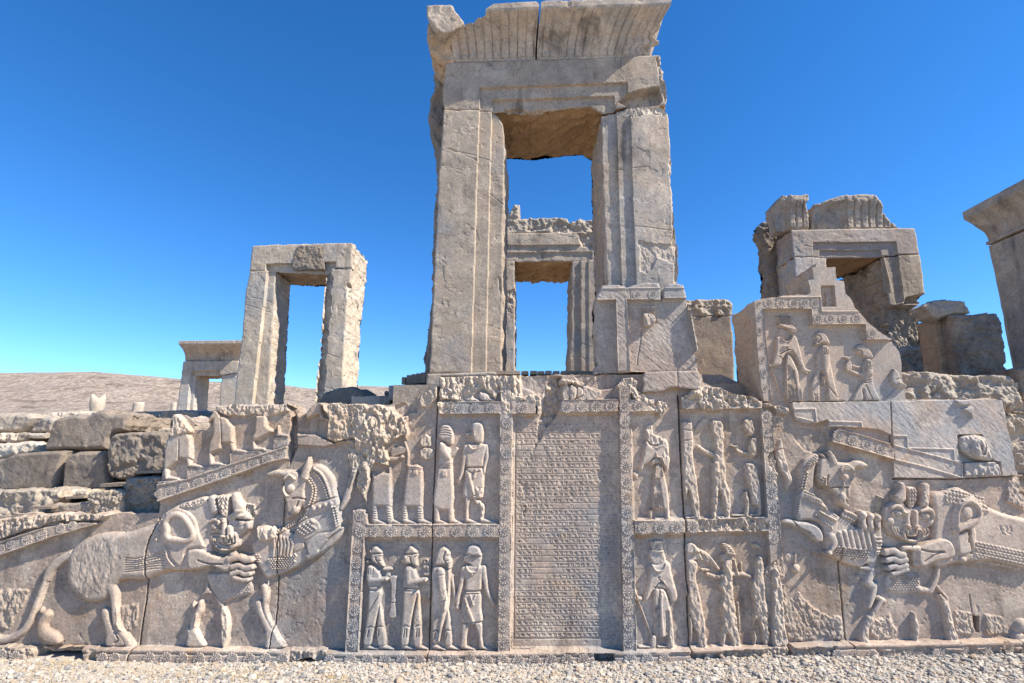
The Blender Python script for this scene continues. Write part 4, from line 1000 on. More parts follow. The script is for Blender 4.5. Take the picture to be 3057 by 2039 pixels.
for k, r in enumerate((0, 26, 52)):
    f.tube([1590, 905 - r * .3, 1520, 880 - r * .55, 1465 - r * .1, 930, 1478 - r * .3, 1010, 1520 - r * .2, 1080], 9, .014, add=True)
f.groove([1560, 1110, 1620, 1100, 1690, 1120], 9, .016).dome(1600, 1235, 46, 44, .022).groove([1505, 1250, 1560, 1285], 8, .014).groove([1625, 1140, 1600, 1195], 8, .012)
f.beads([1715, 900, 1770, 980, 1768, 1080, 1730, 1180], 17, .022, 30).beads([1750, 895, 1800, 985, 1796, 1090, 1762, 1190], 14, .02, 28)
f.beads([1790, 790, 1870, 850, 1925, 960, 1970, 1110], 17, .022, 30).beads([1765, 820, 1840, 880, 1895, 980, 1935, 1110], 14, .018, 28)
f.beads([1985, 1200, 2005, 1290, 2030, 1410], 16, .022, 30).beads([2015, 1200, 2035, 1290, 2050, 1400], 13, .018, 28)
f.poly([1690, 1235, 1860, 1150, 2030, 1112, 2050, 1185, 1860, 1250, 1700, 1290], .014, 10, add=True); f.beads([1790, 1218, 1900, 1180, 2020, 1150], 24, .016, 64)
f.groove([1700, 1210, 1860, 1130, 2030, 1095], 7, .012)
f.beads([1400, 1478, 1560, 1390, 1720, 1300], 15, .022, 27).beads([1400, 1450, 1560, 1362, 1700, 1285], 11, .016, 25)
f.poly([1590, 1420, 1760, 1320, 1855, 1430, 1700, 1545], .012, 10, add=True).grid([1600, 1420, 1760, 1325, 1850, 1430, 1700, 1540], 13, .016, 42, 26, -.5)
f.poly([1690, 1600, 1780, 1495, 1950, 1450, 2095, 1412, 2085, 1500, 2000, 1600, 1900, 1680, 1780, 1750, 1700, 1770], .075, 60)
f.groove([1840, 1660, 1950, 1540, 2085, 1440], 8, .016).groove([1930, 1545, 2060, 1440], 6, .012).groove([1680, 1580, 1720, 1700], 10, .014)
for k in range(6): f.tube([1352 + 36 * k, 1500 + 8 * k, 1362 + 38 * k, 1600, 1352 + 36 * k, 1725 - 4 * k], 16, .014, add=True)
f.grid([1285, 1755, 1420, 1740, 1600, 1700, 1580, 1790, 1500, 1855, 1340, 1870], 11, .018, 28, 20, -.05)
f.grid([1120, 1700, 1210, 1690, 1220, 1810, 1130, 1800], 10, .014, 28, 24)
f.done(reg('L', 'bull_relief', 'rearing bull on the left with beaded harness, head turned back'))
f = Fig(F, 'zd', (380, 470, 1480, 1270))
f.tube([560, 780, 545, 860, 500, 950, 478, 1080], [26, 40, 32, 44], .06).poly([420, 1062, 520, 1072, 560, 1150, 612, 1252, 414, 1252, 418, 1140], .06, 50).dome(478, 815, 26, 40, .04, add=False).dome(420, 1070, 26, 36, .04, add=False).tube([535, 900, 510, 1030], 10, .014, add=True)
f.done(reg('L', 'bull_hind_leg_relief'))
f = Fig(F, 'zd', (1100, 470, 1480, 1290))
f.tube([1268, 490, 1280, 560, 1268, 610], 12, .03).tube([1240, 620, 1255, 700, 1245, 790], [40, 36, 30], .055).tube([1180, 800, 1210, 900, 1300, 1090], [44, 38, 46], .06).tube([1240, 800, 1270, 920, 1330, 1050], [26, 24, 30], .05)
f.poly([1255, 1090, 1345, 1042, 1400, 1140, 1470, 1262, 1265, 1272, 1258, 1180], .06, 50).dome(1242, 1125, 24, 40, .04, add=False)
f.done(reg('L', 'bull_hind_leg_relief'))
f = Fig(F, 'zd', (740, 790, 910, 1280))
f.poly([775, 850, 805, 825, 842, 870, 872, 1000, 862, 1150, 838, 1252, 785, 1252, 778, 1000], .06, 40, jag=4).worn(.012, .03, .8, 4).done(reg('L', 'lion_hind_leg_relief'))
f = Fig(F, 'zc', (1130, 1360, 1420, 1610))
f.poly([1168, 1400, 1190, 1410, 1300, 1405, 1325, 1420, 1345, 1400, 1385, 1430, 1394, 1520, 1340, 1560, 1270, 1575, 1185, 1540], .10, 50, jag=5).worn(.022, .04, .9, 8).done(reg('L', 'broken_paw_relief'))
f = Fig(F, 'zc', (1990, 740, 2260, 1300))
f.tube([2215, 800, 2195, 880, 2165, 980, 2125, 1100, 2070, 1220], [40, 32, 38, 44, 20], .06).dome(2212, 812, 22, 26, .014).groove([2195, 870, 2150, 1000], 6, .012).groove([2175, 870, 2130, 1000], 6, .012)
f.done(reg('L', 'wing_tip_relief'))

# ---- right bull
f = Fig(F, 'zj', (70, 260, 1520, 1580))
f.poly([420, 600, 465, 450, 560, 378, 665, 348, 725, 420, 650, 560, 640, 900, 705, 960, 800, 1080, 850, 1150, 945, 1200, 985, 1250, 965, 1400, 930, 1570, 800, 1580, 760, 1480, 700, 1330, 520, 1285, 395, 1275, 385, 1000, 412, 800], .062, 80)
f.poly([690, 425, 780, 390, 880, 450, 980, 462, 1110, 470, 1185, 436, 1300, 450, 1385, 520, 1300, 562, 1205, 555, 1182, 660, 1145, 780, 1135, 900, 1112, 1000, 1120, 1085, 1080, 1115, 1000, 1085, 925, 1030, 885, 900, 800, 835, 720, 800, 655, 700, 662, 560], .085, 80)
f.tube([818, 315, 850, 390, 890, 470], [14, 46, 50], .04, .06).tube([698, 305, 730, 370, 790, 415], [8, 16, 14], .03, .05)
f.dome(1035, 675, 48, 48, .022)
for k, r in enumerate((0, 28, 56)): f.tube([975, 700 - r, 960, 600 - r * .6, 1040, 560 - r, 1120 + r * .3, 590 - r * .5, 1140 + r * .5, 680, 1100 + r, 760], 11, .015, add=True)
f.dome(990, 960, 52, 75, .03).groove([1062, 1000, 1090, 1050], 12, .02).groove([1060, 830, 1070, 930, 1120, 1010], 7, .012).groove([820, 832, 930, 812, 1080, 820], 9, .018).tube([1010, 750, 1015, 830], 12, .012, add=True)
f.groove([805, 650, 790, 730, 810, 810], 9, .014).groove([890, 900, 940, 1020, 1010, 1090], 8, .014)
for a in ([735, 680, 720, 760, 762, 870], [705, 700, 700, 780, 735, 870], [765, 690, 760, 770, 785, 860]): f.beads(a, 15, .02, 32)
for o in (0, 40, 78): f.beads([650 - o * .1, 385 + o, 540 - o * .2, 480 + o * .6, 490 + o * .05, 590 + o * .4], 19, .02, 36)
for o in (0, 42): f.beads([480 + o, 620, 450 + o, 760, 430 + o, 860], 19, .022, 42)
f.beads([425, 975, 405, 1100, 385, 1265], 15, .02, 34)
f.poly([460, 858, 600, 905, 700, 950, 800, 1082, 790, 1110, 600, 1020, 395, 945, 410, 915], .014, 14, add=True).groove([470, 880, 700, 975], 7, .010).grid([480, 890, 690, 960, 740, 1040, 480, 950], 12, .008, 34, 22, .35)
for (a, b) in (([715, 1080, 830, 1140, 950, 1210], 0), ([680, 1140, 800, 1220, 910, 1290], 0)): f.tube(a, 20, .014, add=True)
f.beads([700, 1165, 800, 1220, 920, 1280], 15, .02, 34).beads([640, 1205, 740, 1290, 880, 1390], 15, .02, 34).beads([650, 1240, 740, 1310, 870, 1400], 12, .016, 30)
f.poly([1060, 1140, 1240, 1210, 1230, 1290, 1130, 1330, 1000, 1230], .05, 40).beads([1020, 1215, 1100, 1250, 1200, 1300], 18, .02, 42).tube([1070, 1150, 1240, 1230], 20, .014, add=True)
f.poly([160, 1312, 250, 1258, 400, 1288, 580, 1310, 700, 1380, 752, 1480, 742, 1580, 640, 1580, 562, 1490, 400, 1400, 260, 1345, 165, 1325], .085, 70).groove([330, 1290, 400, 1370, 560, 1450], 10, .018).groove([170, 1310, 280, 1350], 8, .014)
f.poly([930, 1240, 1000, 1230, 1160, 1330, 1330, 1480, 1460, 1470, 1450, 1600, 920, 1600], .055, 50)
f.done(reg('R', 'bull_relief', 'rearing bull on the right with beaded mane, head turned toward the lion'))
f = Fig(F, 'zk', (320, -110, 1460, 380))
f.poly([680, -40, 820, -80, 1100, -120, 1290, -140, 1375, -150, 1385, 100, 1335, 250, 1290, 340, 1200, 340, 1100, 380, 880, 305, 740, 222, 690, 120], .06, 70)
for k in range(7): f.tube([850 + 66 * k, -70 - 8 * k, 872 + 66 * k, 20, 900 + 66 * k, 140], 24, .014, add=True)
f.grid([780, 115, 900, 130, 1150, 150, 1215, 190, 1200, 290, 1000, 280, 770, 190], 15, .02, 34, 27, .12)
f.poly([1215, 280, 1330, 250, 1290, 380, 1230, 370], .05, 30)
f.tube([755, 0, 785, 80, 745, 160, 700, 205], [50, 46, 30, 26], .04, .05).dome(705, 195, 40, 30, .03)
for k in range(5): f.tube([1290, 10 + 42 * k, 1380, 12 + 44 * k], 13, .012, add=True)
f.beads([1290, 60, 1380, 64], 12, .014, 26).beads([1290, 205, 1385, 215], 12, .014, 26)
f.done(reg('R', 'bull_body_relief', 'ribbed flank and beaded belly of the right bull'))
f = Fig(F, 'zk', (1040, 340, 1470, 1310))
f.tube([1120, 385, 1200, 388, 1262, 400, 1275, 460], [16, 34, 40, 30], .05).tube([1262, 460, 1225, 560, 1290, 620, 1262, 760, 1230, 860], [46, 56, 50, 46, 30], .055).dome(1335, 590, 28, 34, .04, add=False).dome(1100, 510, 16, 44, .025, add=False)
f.tube([1385, 780, 1310, 900, 1240, 1030], [36, 40, 36], .055).dome(1345, 750, 34, 30, .045, add=False, base=.02).dome(1425, 800, 22, 46, .04, add=False).tube([1240, 1010, 1190, 1120, 1165, 1240, 1195, 1290], [50, 56, 70, 46], .06).tube([1290, 1000, 1265, 1180], 24, .045)
f.worn(.010, .03, .5, 3, [1150, 900, 1330, 900, 1300, 1300, 1140, 1300]).done(reg('R', 'bull_hind_leg_relief'))
# ---- right lion
f = Fig(F, 'zl', (420, 240, 1290, 1470))
f.poly([455, 335, 560, 300, 645, 268, 760, 320, 880, 410, 1000, 470, 1200, 520, 1290, 560, 1290, 890, 1200, 905, 1000, 862, 880, 842, 740, 852, 600, 872, 480, 882, 450, 700, 462, 500], .06, 60)
rs = np.random.RandomState(9)
for k in range(14):
    for j in range(7):
        x = 560 + 26 * k; y = 280 + 17 * j + k * 6.5 + (j % 2) * 5
        if y < 300 + .55 * (x - 600) + 150 and x < 880: f.dome(x + rs.uniform(-3, 3), y, 14, 9, .009, 25)
for k in range(17):
    for j in range(7):
        x = 785 + 30 * k + (j % 2) * 14; y = 695 + 22 * j + k * 6.5
        if y < 870 + (k * 3): f.dome(x, y, 15, 10, .010, 20)
f.poly([600, 590, 612, 440, 660, 360, 740, 350, 815, 420, 815, 520, 780, 580, 790, 640, 760, 770, 640, 800, 620, 700], .085, 50)
f.tube([608, 560, 618, 450, 665, 385, 735, 375, 800, 430, 800, 505, 735, 545, 660, 575, 612, 600], 26, .024, add=True)
f.dome(700, 462, 46, 56, .018).groove([650, 620, 720, 600, 720, 690], 8, .02).groove([715, 600, 735, 700, 750, 780], 8, .02).dome(680, 828, 32, 26, .04, add=False, base=.05)
f.worn(.012, .03, .4, 8, [960, 560, 1060, 560, 1060, 640, 960, 640])
f.tube([505, 890, 490, 980, 445, 1075], [18, 26, 30], .05).dome(365, 1066, 32, 24, .05, add=False).tube([385, 1070, 450, 1075], 24, .045).tube([490, 1030, 545, 1095, 575, 1130, 572, 1190], [14, 10, 14, 18], .04).tube([520, 1110, 570, 1190, 600, 1330, 622, 1460], [12, 28, 32, 40], .05)
f.worn(.016, .035, .8, 18, [500, 1140, 650, 1140, 680, 1470, 540, 1470])
f.done(reg('R', 'lion_relief', 'lion on the right, scaly flank and looped shoulder'))
f = Fig(F, 'zl', (290, 1230, 390, 1470)); f.tube([318, 1250, 335, 1340, 340, 1390, 330, 1470], [10, 26, 22, 16], .05).worn(.012, .03, .9, 3).done(reg('R', 'bull_hind_leg_relief'))
f = Fig(F, 'zl', (40, 630, 640, 1110))
f.poly([315, 780, 345, 720, 430, 680, 535, 658, 600, 700, 622, 785, 580, 825, 460, 850, 380, 892, 330, 872], .095, 45).groove([345, 748, 430, 765, 520, 765], 7, .018).groove([375, 840, 450, 790, 520, 766], 6, .014).groove([350, 715, 450, 670, 545, 662], 6, .012)
for (a, r) in (([80, 772, 140, 760, 180, 785, 214, 790], 28), ([92, 832, 140, 820, 180, 838, 232, 828], 24), ([108, 890, 150, 878, 180, 890, 234, 872], 24), ([130, 938, 170, 928, 200, 915, 240, 904], 21)): f.tube(a, r, .04, .06)
f.tube([218, 742, 260, 735, 330, 745], [22, 18, 26], .04, .05).dome(330, 862, 32, 26, .03, add=False, base=.05).poly([300, 760, 340, 760, 345, 860, 300, 860], .06, 20)
f.poly([120, 960, 340, 940, 380, 1000, 340, 1090, 130, 1080], .02, 30).grid([150, 960, 350, 945, 370, 1010, 330, 1080, 140, 1070], 8, .010, 22, 17)
f.done(reg('R', 'lion_foreleg_relief', 'clenched lion foreleg striking the bull, right'))
f = Fig(F, 'yb', (30, 20, 1010, 1010))
f.poly([148, 500, 205, 400, 330, 335, 460, 340, 520, 420, 640, 430, 760, 385, 850, 398, 918, 500, 918, 640, 855, 760, 835, 880, 705, 935, 662, 985, 480, 965, 400, 925, 250, 862, 165, 720, 138, 600], .056, 60)
for k in range(22): f.tube([45 + abs(k - 12) * 3, 260 + 21 * k, 190, 300 + 19 * k], 6, .02, .006, sm=False)
for k in range(20): f.tube([880, 400 + 20 * k, 990, 380 + 23 * k], 5, .016, .004, sm=False)
f.tube([412, 85, 422, 165, 395, 270], [42, 54, 96], .035, .055).tube([785, 115, 780, 220, 772, 350], [60, 54, 76], .035, .055).groove([300, 150, 262, 220], 9, .016).groove([340, 160, 290, 235], 9, .016)
f.tube([870, 330, 960, 325, 968, 380], 9, .02).worn(.014, .025, .6, 3, [700, 180, 870, 180, 860, 400, 700, 400])
f.poly([500, 140, 560, 120, 640, 140, 640, 300, 600, 430, 540, 430, 510, 330], .064, 16)
for k in range(8):
    for j in range(3): f.dome(528 + 42 * j + 16 * (k % 2), 160 + 30 * k, 15, 24, .012, 10)
for (bx, ey, ex, c) in (([250, 440, 325, 410, 400, 438, 448, 512], 532, 372, (250, 655)), ([698, 492, 788, 466, 880, 490, 908, 580], 575, 782, (876, 672))):
    f.tube(bx, [22, 38, 26], .030, add=True).dome(ex, ey, 66, 42, .026).dome(ex + 6, ey, 26, 24, .010)
    f.tube([ex - 105, ey - 10, ex - 60, ey - 38, ex + 10, ey - 44, ex + 78, ey - 18], 13, .016, add=True).tube([ex - 100, ey + 4, ex - 40, ey + 48, ex + 40, ey + 46, ex + 80, ey + 10], 12, .014, add=True).dome(c[0], c[1], 74, 66, .022)
f.tube([500, 510, 492, 600, 500, 705], [44, 34, 44], .030, add=True).tube([622, 512, 626, 600, 620, 705], [44, 34, 42], .030, add=True).groove([560, 590, 556, 720], 11, .018)
f.tube([448, 690, 540, 755, 552, 840], 17, .022, add=True).tube([664, 712, 585, 750, 568, 840], 17, .022, add=True).tube([458, 742, 502, 800, 512, 852, 618, 862, 640, 790, 672, 765], 17, .022, add=True).tube([428, 800, 450, 880, 500, 942, 620, 947, 680, 880, 690, 800], [26, 28, 24], .026, add=True).groove([480, 880, 530, 905, 630, 900], 13, .026)
for k in range(3): f.tube([258 + 42 * k, 735 + 6 * k, 300 + 34 * k, 830, 385 + 16 * k, 905], 15, .022, add=True).tube([705 + 58 * k, 778, 714 + 54 * k, 835, 688 + 34 * k, 895], 16, .022, add=True)
f.done(reg('R', 'lion_head_relief', 'frontal lion head with curled whiskers, right'))
f = Fig(F, 'zj', (1190, 1130, 1580, 1430))
for k in range(3): f.tube([1295 + 100 * k, 1195 + 22 * k, 1285 + 102 * k, 1270, 1305 + 95 * k, 1370], [52, 44, 44], .05, .05).dome(1290 + 98 * k, 1205 + 22 * k, 44, 40, .012)
f.done(reg('R', 'lion_paw_relief', 'three lion toes hooked over the bull'))
f = Fig(F, 'zl', (1090, 1290, 1290, 1460)); f.dome(1165, 1365, 62, 70, .07, add=False).poly([1100, 1400, 1150, 1390, 1200, 1340, 1290, 1330, 1290, 1455, 1095, 1455], .06, 40).groove([1150, 1400, 1200, 1340], 8, .02); f.done(reg('R', 'lion_hind_paw_relief'))
F.raise_poly(P('zl', 790, 1275, 842, 1280, 842, 1405, 805, 1400), -.10, 1, None, 'set'); F.rail(P('zl', 765, 1110, 790, 1270), 2, -.01)
f = Fig(F, 'zk', (190, 180, 430, 470)); f.dome(345, 400, 52, 58, .05, add=False).dome(270, 260, 60, 60, .012, add=False).tube([335, 230, 338, 320], 15, .03).tube([300, 240, 310, 290], 9, .02).worn(.01, .03, .6, 2); f.done(reg('R', 'broken_hoof_relief'))
HS, BS = .8, .62

# ================================================================ breakage and repairs on the façade
# rough broken band under the big doorway
F.rough([(1311, 1120), (1500, 1118), (1560, 1118), (1560, 1195), (1500, 1197), (1492, 1175), (1480, 1196), (1440, 1160), (1400, 1196), (1311, 1200)], .03, .045, .075, 5, 4, 21)
F.rough(P('zv', 1050, 110, 1350, 110, 1380, 200, 1320, 330, 1230, 350, 1080, 260), -.02, .012, .12, 6, 5, 22, D=.0)
F.rough(P('zv', 820, 290, 940, 280, 1010, 360, 1280, 300, 1290, 400, 1270, 560, 1230, 560, 1240, 420, 990, 410, 960, 400, 960, 560, 850, 560, 840, 420), .055, .018, .05, 4, 4, 23, D=.8)
F.rough(P('zg', 560, 80, 700, 80, 720, 330, 650, 480, 560, 620, 480, 800, 400, 830, 440, 640, 490, 470, 500, 300), -.05, .05, .09, 8, 5, 24, D=.35)
F.rough(P('zg', 400, 800, 500, 720, 480, 760, 380, 960, 340, 1060, 330, 1000), -.02, .02, .05, 4, 3, 25, D=.5)
F.rough(P('zg', 265, 1220, 330, 1220, 340, 1380, 320, 1460, 290, 1330), -.012, .012, .04, 3, 3, 26, D=.5)
F.rough(P('zv', 1480, 150, 1640, 160, 1760, 235, 1700, 240, 1600, 215, 1530, 230, 1480, 225), .045, .03, .04, 4, 3, 27)
F.rough(P('zv', 1640, 120, 2130, 90, 2230, 110, 2210, 190, 2120, 250, 2050, 270, 1960, 280, 1800, 240, 1700, 200), -.02, .014, .12, 6, 4, 28, D=0)
F.rough(P('zx', 700, 1120, 770, 1120, 870, 1160, 880, 1300, 1000, 1380, 1120, 1480, 1200, 1400, 1215, 1500, 1130, 1600, 1000, 1480, 900, 1420, 800, 1370, 780, 1280, 720, 1240, 640, 1250, 610, 1220), .05, .03, .045, 4, 4, 29)
F.rough(P('zh', 400, 180, 480, 170, 500, 230, 450, 330, 440, 420, 420, 330, 330, 240), .045, .03, .045, 4, 4, 30)
# right frame top: heap of rough stone
F.rough(P('zh', 630, 110, 760, 60, 900, 0, 1040, 20, 1200, 90, 1370, 120, 1480, 190, 1470, 250, 1100, 250, 1000, 290, 870, 280, 800, 190, 640, 150), .065, .05, .07, 6, 6, 31)
F.rough(P('zh', 1480, 180, 1640, 200, 1790, 230, 1790, 330, 1650, 330, 1600, 250, 1500, 250), .06, .04, .06, 5, 4, 32, D=.6)
F.rough(P('zh', 780, 1410, 1270, 1400, 1380, 1400, 1560, 1470, 1540, 1540, 1380, 1560, 1250, 1560, 1130, 1540, 800, 1560, 760, 1500), .03, .03, .05, 5, 5, 33, D=.7)
# border at the far right of the panels: gnawed rosettes
F.rough([(2280, 1690), (2335, 1650), (2345, 1750), (2354, 1945), (2288, 1945)], .008, .02, .05, 4, 5, 34, D=.2)
f = Fig(F, 'zk', (20, 370, 240, 1320))
f.poly([60, 420, 90, 385, 130, 440, 155, 560, 185, 720, 188, 900, 212, 1150, 235, 1320, 40, 1320, 45, 1000, 40, 700], .06, 50, jag=8)
f.worn(.022, .035, 1.0, 42).done(reg('R', 'broken_figure_relief'))


F.rough([(2150, 1935), (2345, 1920), (2350, 1965), (2260, 1972), (2160, 1970)], .055, .035, .05, 4, 5, 35, D=.7)
F.rough([(2290, 1300), (2315, 1400), (2320, 1500), (2300, 1480), (2288, 1380)], .035, .02, .04, 4, 5, 36, D=.4)
# broken corner left of the panels
F.rough(P('ze', -190, 190, 0, 190, 330, 200, 480, 230, 560, 330, 640, 330, 640, 600, 600, 600, 620, 500, 460, 620, 400, 640, 440, 860, 300, 860, 250, 900, 220, 1260, 200, 1300, 150, 1180, 90, 1100, 130, 900, 60, 760, 40, 520, -60, 420, -180, 380), .045, .05, .085, 6, 6, 37)
F.rough(P('ze', 480, 200, 730, 120, 740, 290, 640, 300, 580, 350, 500, 330, 460, 290), -.03, .015, .12, 5, 4, 38, D=0)
F.rough(P('ze', 760, 110, 960, 0, 960, 140, 860, 250, 780, 240, 750, 170), .05, .02, .09, 5, 3, 39, D=.7)
F.rough(P('ze', 945, 180, 1100, 180, 1130, 230, 1090, 310, 960, 310), .05, .03, .05, 4, 4, 40)
F.rough(P('ze', 80, 1310, 200, 1320, 200, 1370, 90, 1370), .05, .02, .04, 3, 3, 41, D=.5)
F.rough(P('zc', 1790, 80, 2350, 100, 2350, 480, 2190, 480, 2000, 520, 1900, 470, 1950, 270, 1870, 130), .055, .035, .08, 5, 5, 42, D=.9)
F.rough(P('zc', 2130, 480, 2210, 480, 2260, 650, 2300, 800, 2200, 830, 2150, 760), .03, .03, .06, 4, 4, 43, D=.7)
F.rough(P('zc', 640, 100, 1530, 90, 1530, 180, 1260, 250, 1150, 210, 1000, 240, 870, 230, 700, 170), .03, .022, .07, 5, 5, 44, D=.9)
F.rough(P('zc', 1480, 100, 1580, 130, 1590, 420, 1600, 560, 1490, 800, 1500, 500, 1510, 300), -.07, .03, .08, 4, 3, 45, D=0)
# left end: ledge stones above the sloping border
F.rough(P('zr', -200, 1000, 80, 960, 700, 900, 1380, 910, 1200, 1000, 900, 990, 640, 1030, 300, 1130, 100, 1200, -200, 1260), .045, .03, .06, 5, 5, 46, D=.55)
F.rough([(110, 1922), (270, 1924), (290, 1990), (95, 1990)], -.03, .03, .12, 8, 6, 47, D=.4, id=1)
F.rough([(130, 1945), (268, 1945), (268, 1992), (105, 1992)], -.16, .02, .1, 6, 4, 48, D=.0, id=1)
F.rough([(95, 1925), (120, 1925), (115, 1985), (100, 1985)], .06, .03, .05, 4, 4, 49, D=.4)
F.rough([(285, 1928), (306, 1926), (310, 1990), (285, 1990)], .06, .03, .05, 4, 4, 50, D=.4)
F.rough([(-70, 1760), (20, 1755), (90, 1760), (60, 1830), (30, 1880), (-70, 1870)], .012, .02, .07, 6, 6, 51, D=.4, mode='add')
F.rough([(355, 1805), (415, 1800), (415, 1870), (390, 1890), (362, 1870)], .008, .014, .06, 5, 5, 52, D=.3, mode='add')
F.rough([(870, 1930), (980, 1932), (985, 1990), (930, 1992), (870, 1978)], .06, .03, .06, 4, 4, 53, D=.5)
F.rough([(895, 1960), (940, 1955), (965, 1992), (890, 1992)], -.03, .02, .06, 4, 3, 54, D=0)
F.rough([(1770, 1940), (1830, 1938), (1840, 1990), (1760, 1992)], -.01, .02, .06, 4, 3, 55, D=.0)
F.rough([(2060, 1940), (2140, 1938), (2150, 1990), (2050, 1990)], .045, .02, .05, 4, 4, 56, D=.3)
for a, b, sd in ((2350, 2480, 57), (2600, 2760, 58), (2780, 2960, 59), (0, 70, 60), (2960, 3057, 61)):
    F.rough([(a, 1926), (b, 1920), (b, 1975), (a, 1975)], .065, .022, .05, 5, 8, sd, D=.3)
# rough lower grounds of the right panel
F.rough(P('zk', 200, 800, 400, 640, 480, 800, 620, 860, 760, 950, 900, 980, 920, 1280, 220, 1290), .014, .016, .05, 8, 8, 62, D=.35, mode='add')
F.rough(P('zk', 1300, 1010, 1500, 980, 1640, 1150, 1620, 1280, 1260, 1280), .012, .016, .05, 8, 8, 63, D=.3, mode='add')
F.rough(P('zl', 640, 1230, 790, 1250, 800, 1430, 640, 1440), .012, .016, .05, 6, 6, 64, D=.3, mode='add')
F.rough(P('zl', 880, 1260, 1060, 1280, 1080, 1420, 900, 1420), .010, .012, .05, 6, 6, 65, D=.2, mode='add')
F.rough(P('zl', 1040, 190, 1200, 190, 1200, 480, 1100, 430, 1030, 400), .02, .02, .08, 6, 6, 66, D=.5)
# hollow left of the repaired block, top right panel
F.rough(P('zq', 200, 330, 480, 350, 560, 420, 560, 560, 480, 600, 330, 590, 230, 470), -.012, .012, .16, 6, 4, 67, D=.1)

# ---- pale repair blocks with diagonal tooling
blkA = P('zq', 210, 128, 1110, 118, 1122, 430, 1000, 375, 640, 350, 545, 350, 540, 285, 440, 318, 330, 318, 240, 290)
blkB = P('zq', 1114, 116, 2120, 96, 2140, 200, 2210, 440, 2260, 690, 2260, 800, 1700, 828, 1140, 812, 1122, 430)
REP = [reg('R', 'repair_block', 'hatched repair block with faint step outline, above the rosette slope', 'repair'), reg('R', 'repair_block', 'large hatched repair block with outlined sloping border', 'repair')]
for p, i in ((blkA, REP[0]), (blkB, REP[1])):
    w = F.wp(p); m = sdpoly(F.PX[w], F.PY[w], p) > 0
    F.H[w] = np.where(m, .03, F.H[w]); F.ID[w][m] = i; F.D[w][m] = 0
    F.hatch(p, .0019, -48, .024, i)
for a in ([230, 190, 420, 188, 432, 298], [545, 302, 840, 312, 846, 352], [1140, 432, 1252, 436, 1262, 545, 1680, 556, 1686, 662, 1756, 664], [1145, 522, 1252, 550, 1680, 662, 1756, 692], [1145, 650, 1400, 710, 1756, 815], [1756, 692, 1756, 815], [252, 265, 400, 300]):
    F.rail(P('zq', *a), 2.2, .009)
fr1 = P('zq', 1720, 430, 1800, 420, 1930, 425, 2000, 500, 2030, 660, 1740, 665)
F.raise_poly(P('zq', 1715, 425, 1940, 420, 2050, 660, 2110, 670, 2120, 800, 1765, 800, 1760, 665, 1725, 600), -.02, 1, None, 'set')
f = Fig(F, 'zq', (1700, 400, 2130, 810))
f.poly([1740, 450, 1830, 425, 1940, 430, 1990, 520, 2030, 655, 1880, 650, 1800, 600, 1745, 560], .06, 60).poly([1830, 480, 1930, 470, 1960, 640, 1850, 620], .025, 30, add=True).poly([1775, 675, 2040, 668, 2085, 690, 2110, 800, 1775, 798], .05, 14, sm=False)
f.groove([1900, 520, 1905, 600], 7, .02).groove([1935, 540, 1925, 600], 5, .02).worn(.02, .04, .35, 4).done(reg('R', 'stone_fragment', 'dark broken fragment set into the hatched block', 'repair'))
f = Fig(F, 'zq', (1640, 95, 1860, 300)); f.poly([1690, 112, 1820, 104, 1830, 150, 1740, 165, 1690, 140], .075, 18, sm=False, flat=.5).poly([1745, 190, 1838, 168, 1842, 282, 1800, 230], .08, 18, sm=False, flat=.5).done(reg('R', 'stone_fragment', 'small angular fragment standing proud of the hatched block', 'repair'))

# ---- joints and cracks
F.crack(np.vstack([[(476, 1548), (474, 1570), (455, 1610)], P('zb', 1755, 130, 1730, 300, 1740, 480, 1715, 740, 1690, 900, 1655, 1120, 1640, 1270, 1590, 1340, 1565, 1450)]), 1.9, .09, 1.5, 1)
F.crack(np.vstack([P('zc', 1470, 880, 1450, 1150, 1430, 1420), P('zd', 1400, 40, 1390, 330, 1375, 760, 1350, 1020, 1320, 1160, 1305, 1300, 1300, 1440)]), 1.4, .06, 1.2, 2)
F.crack(np.vstack([P('ze', 962, 0, 945, 340, 930, 650, 912, 1100, 900, 1470), P('zf', 905, 100, 890, 300, 880, 700, 868, 1100, 862, 1340, 850, 1500)]), 1.3, .05, 1.0, 3)
F.crack(np.vstack([P('zh', 622, 110, 635, 450, 655, 900, 680, 1300, 690, 1560), P('zi', 690, 100, 692, 300, 715, 650, 725, 1000, 735, 1250, 730, 1450)]), 2.0, .07, 1.2, 4)
F.crack(P('zk', 880, 130, 880, 400, 905, 650, 930, 950, 960, 1270, 1010, 1330, 1010, 1480), 1.4, .06, 1.2, 5)
F.crack(P('zq', 1110, 116, 1120, 430, 1140, 660), 1.4, .05, .6, 6)
F.crack(P('zq', 205, 124, 1266, 104), 1.6, .06, .5, 7)
F.crack(P('zq', 1145, 826, 1700, 826, 2240, 800), 1.6, .05, .8, 8)
F.crack(P('zl', 1470 - 360, 1450, 1110, 1560), 1.3, .05, .6, 9)
F.crack(P('zw', 205, 130, 190, 100, 215, 60, 205, 20), 1.2, .02, 1.5, 10)
for k, pts in enumerate(([700, 1320, 760, 1290, 870, 1330], [870, 850, 960, 870, 1000, 830])):
    F.crack(P('zc', *pts), 1.0, .012, 1.5, 20 + k)

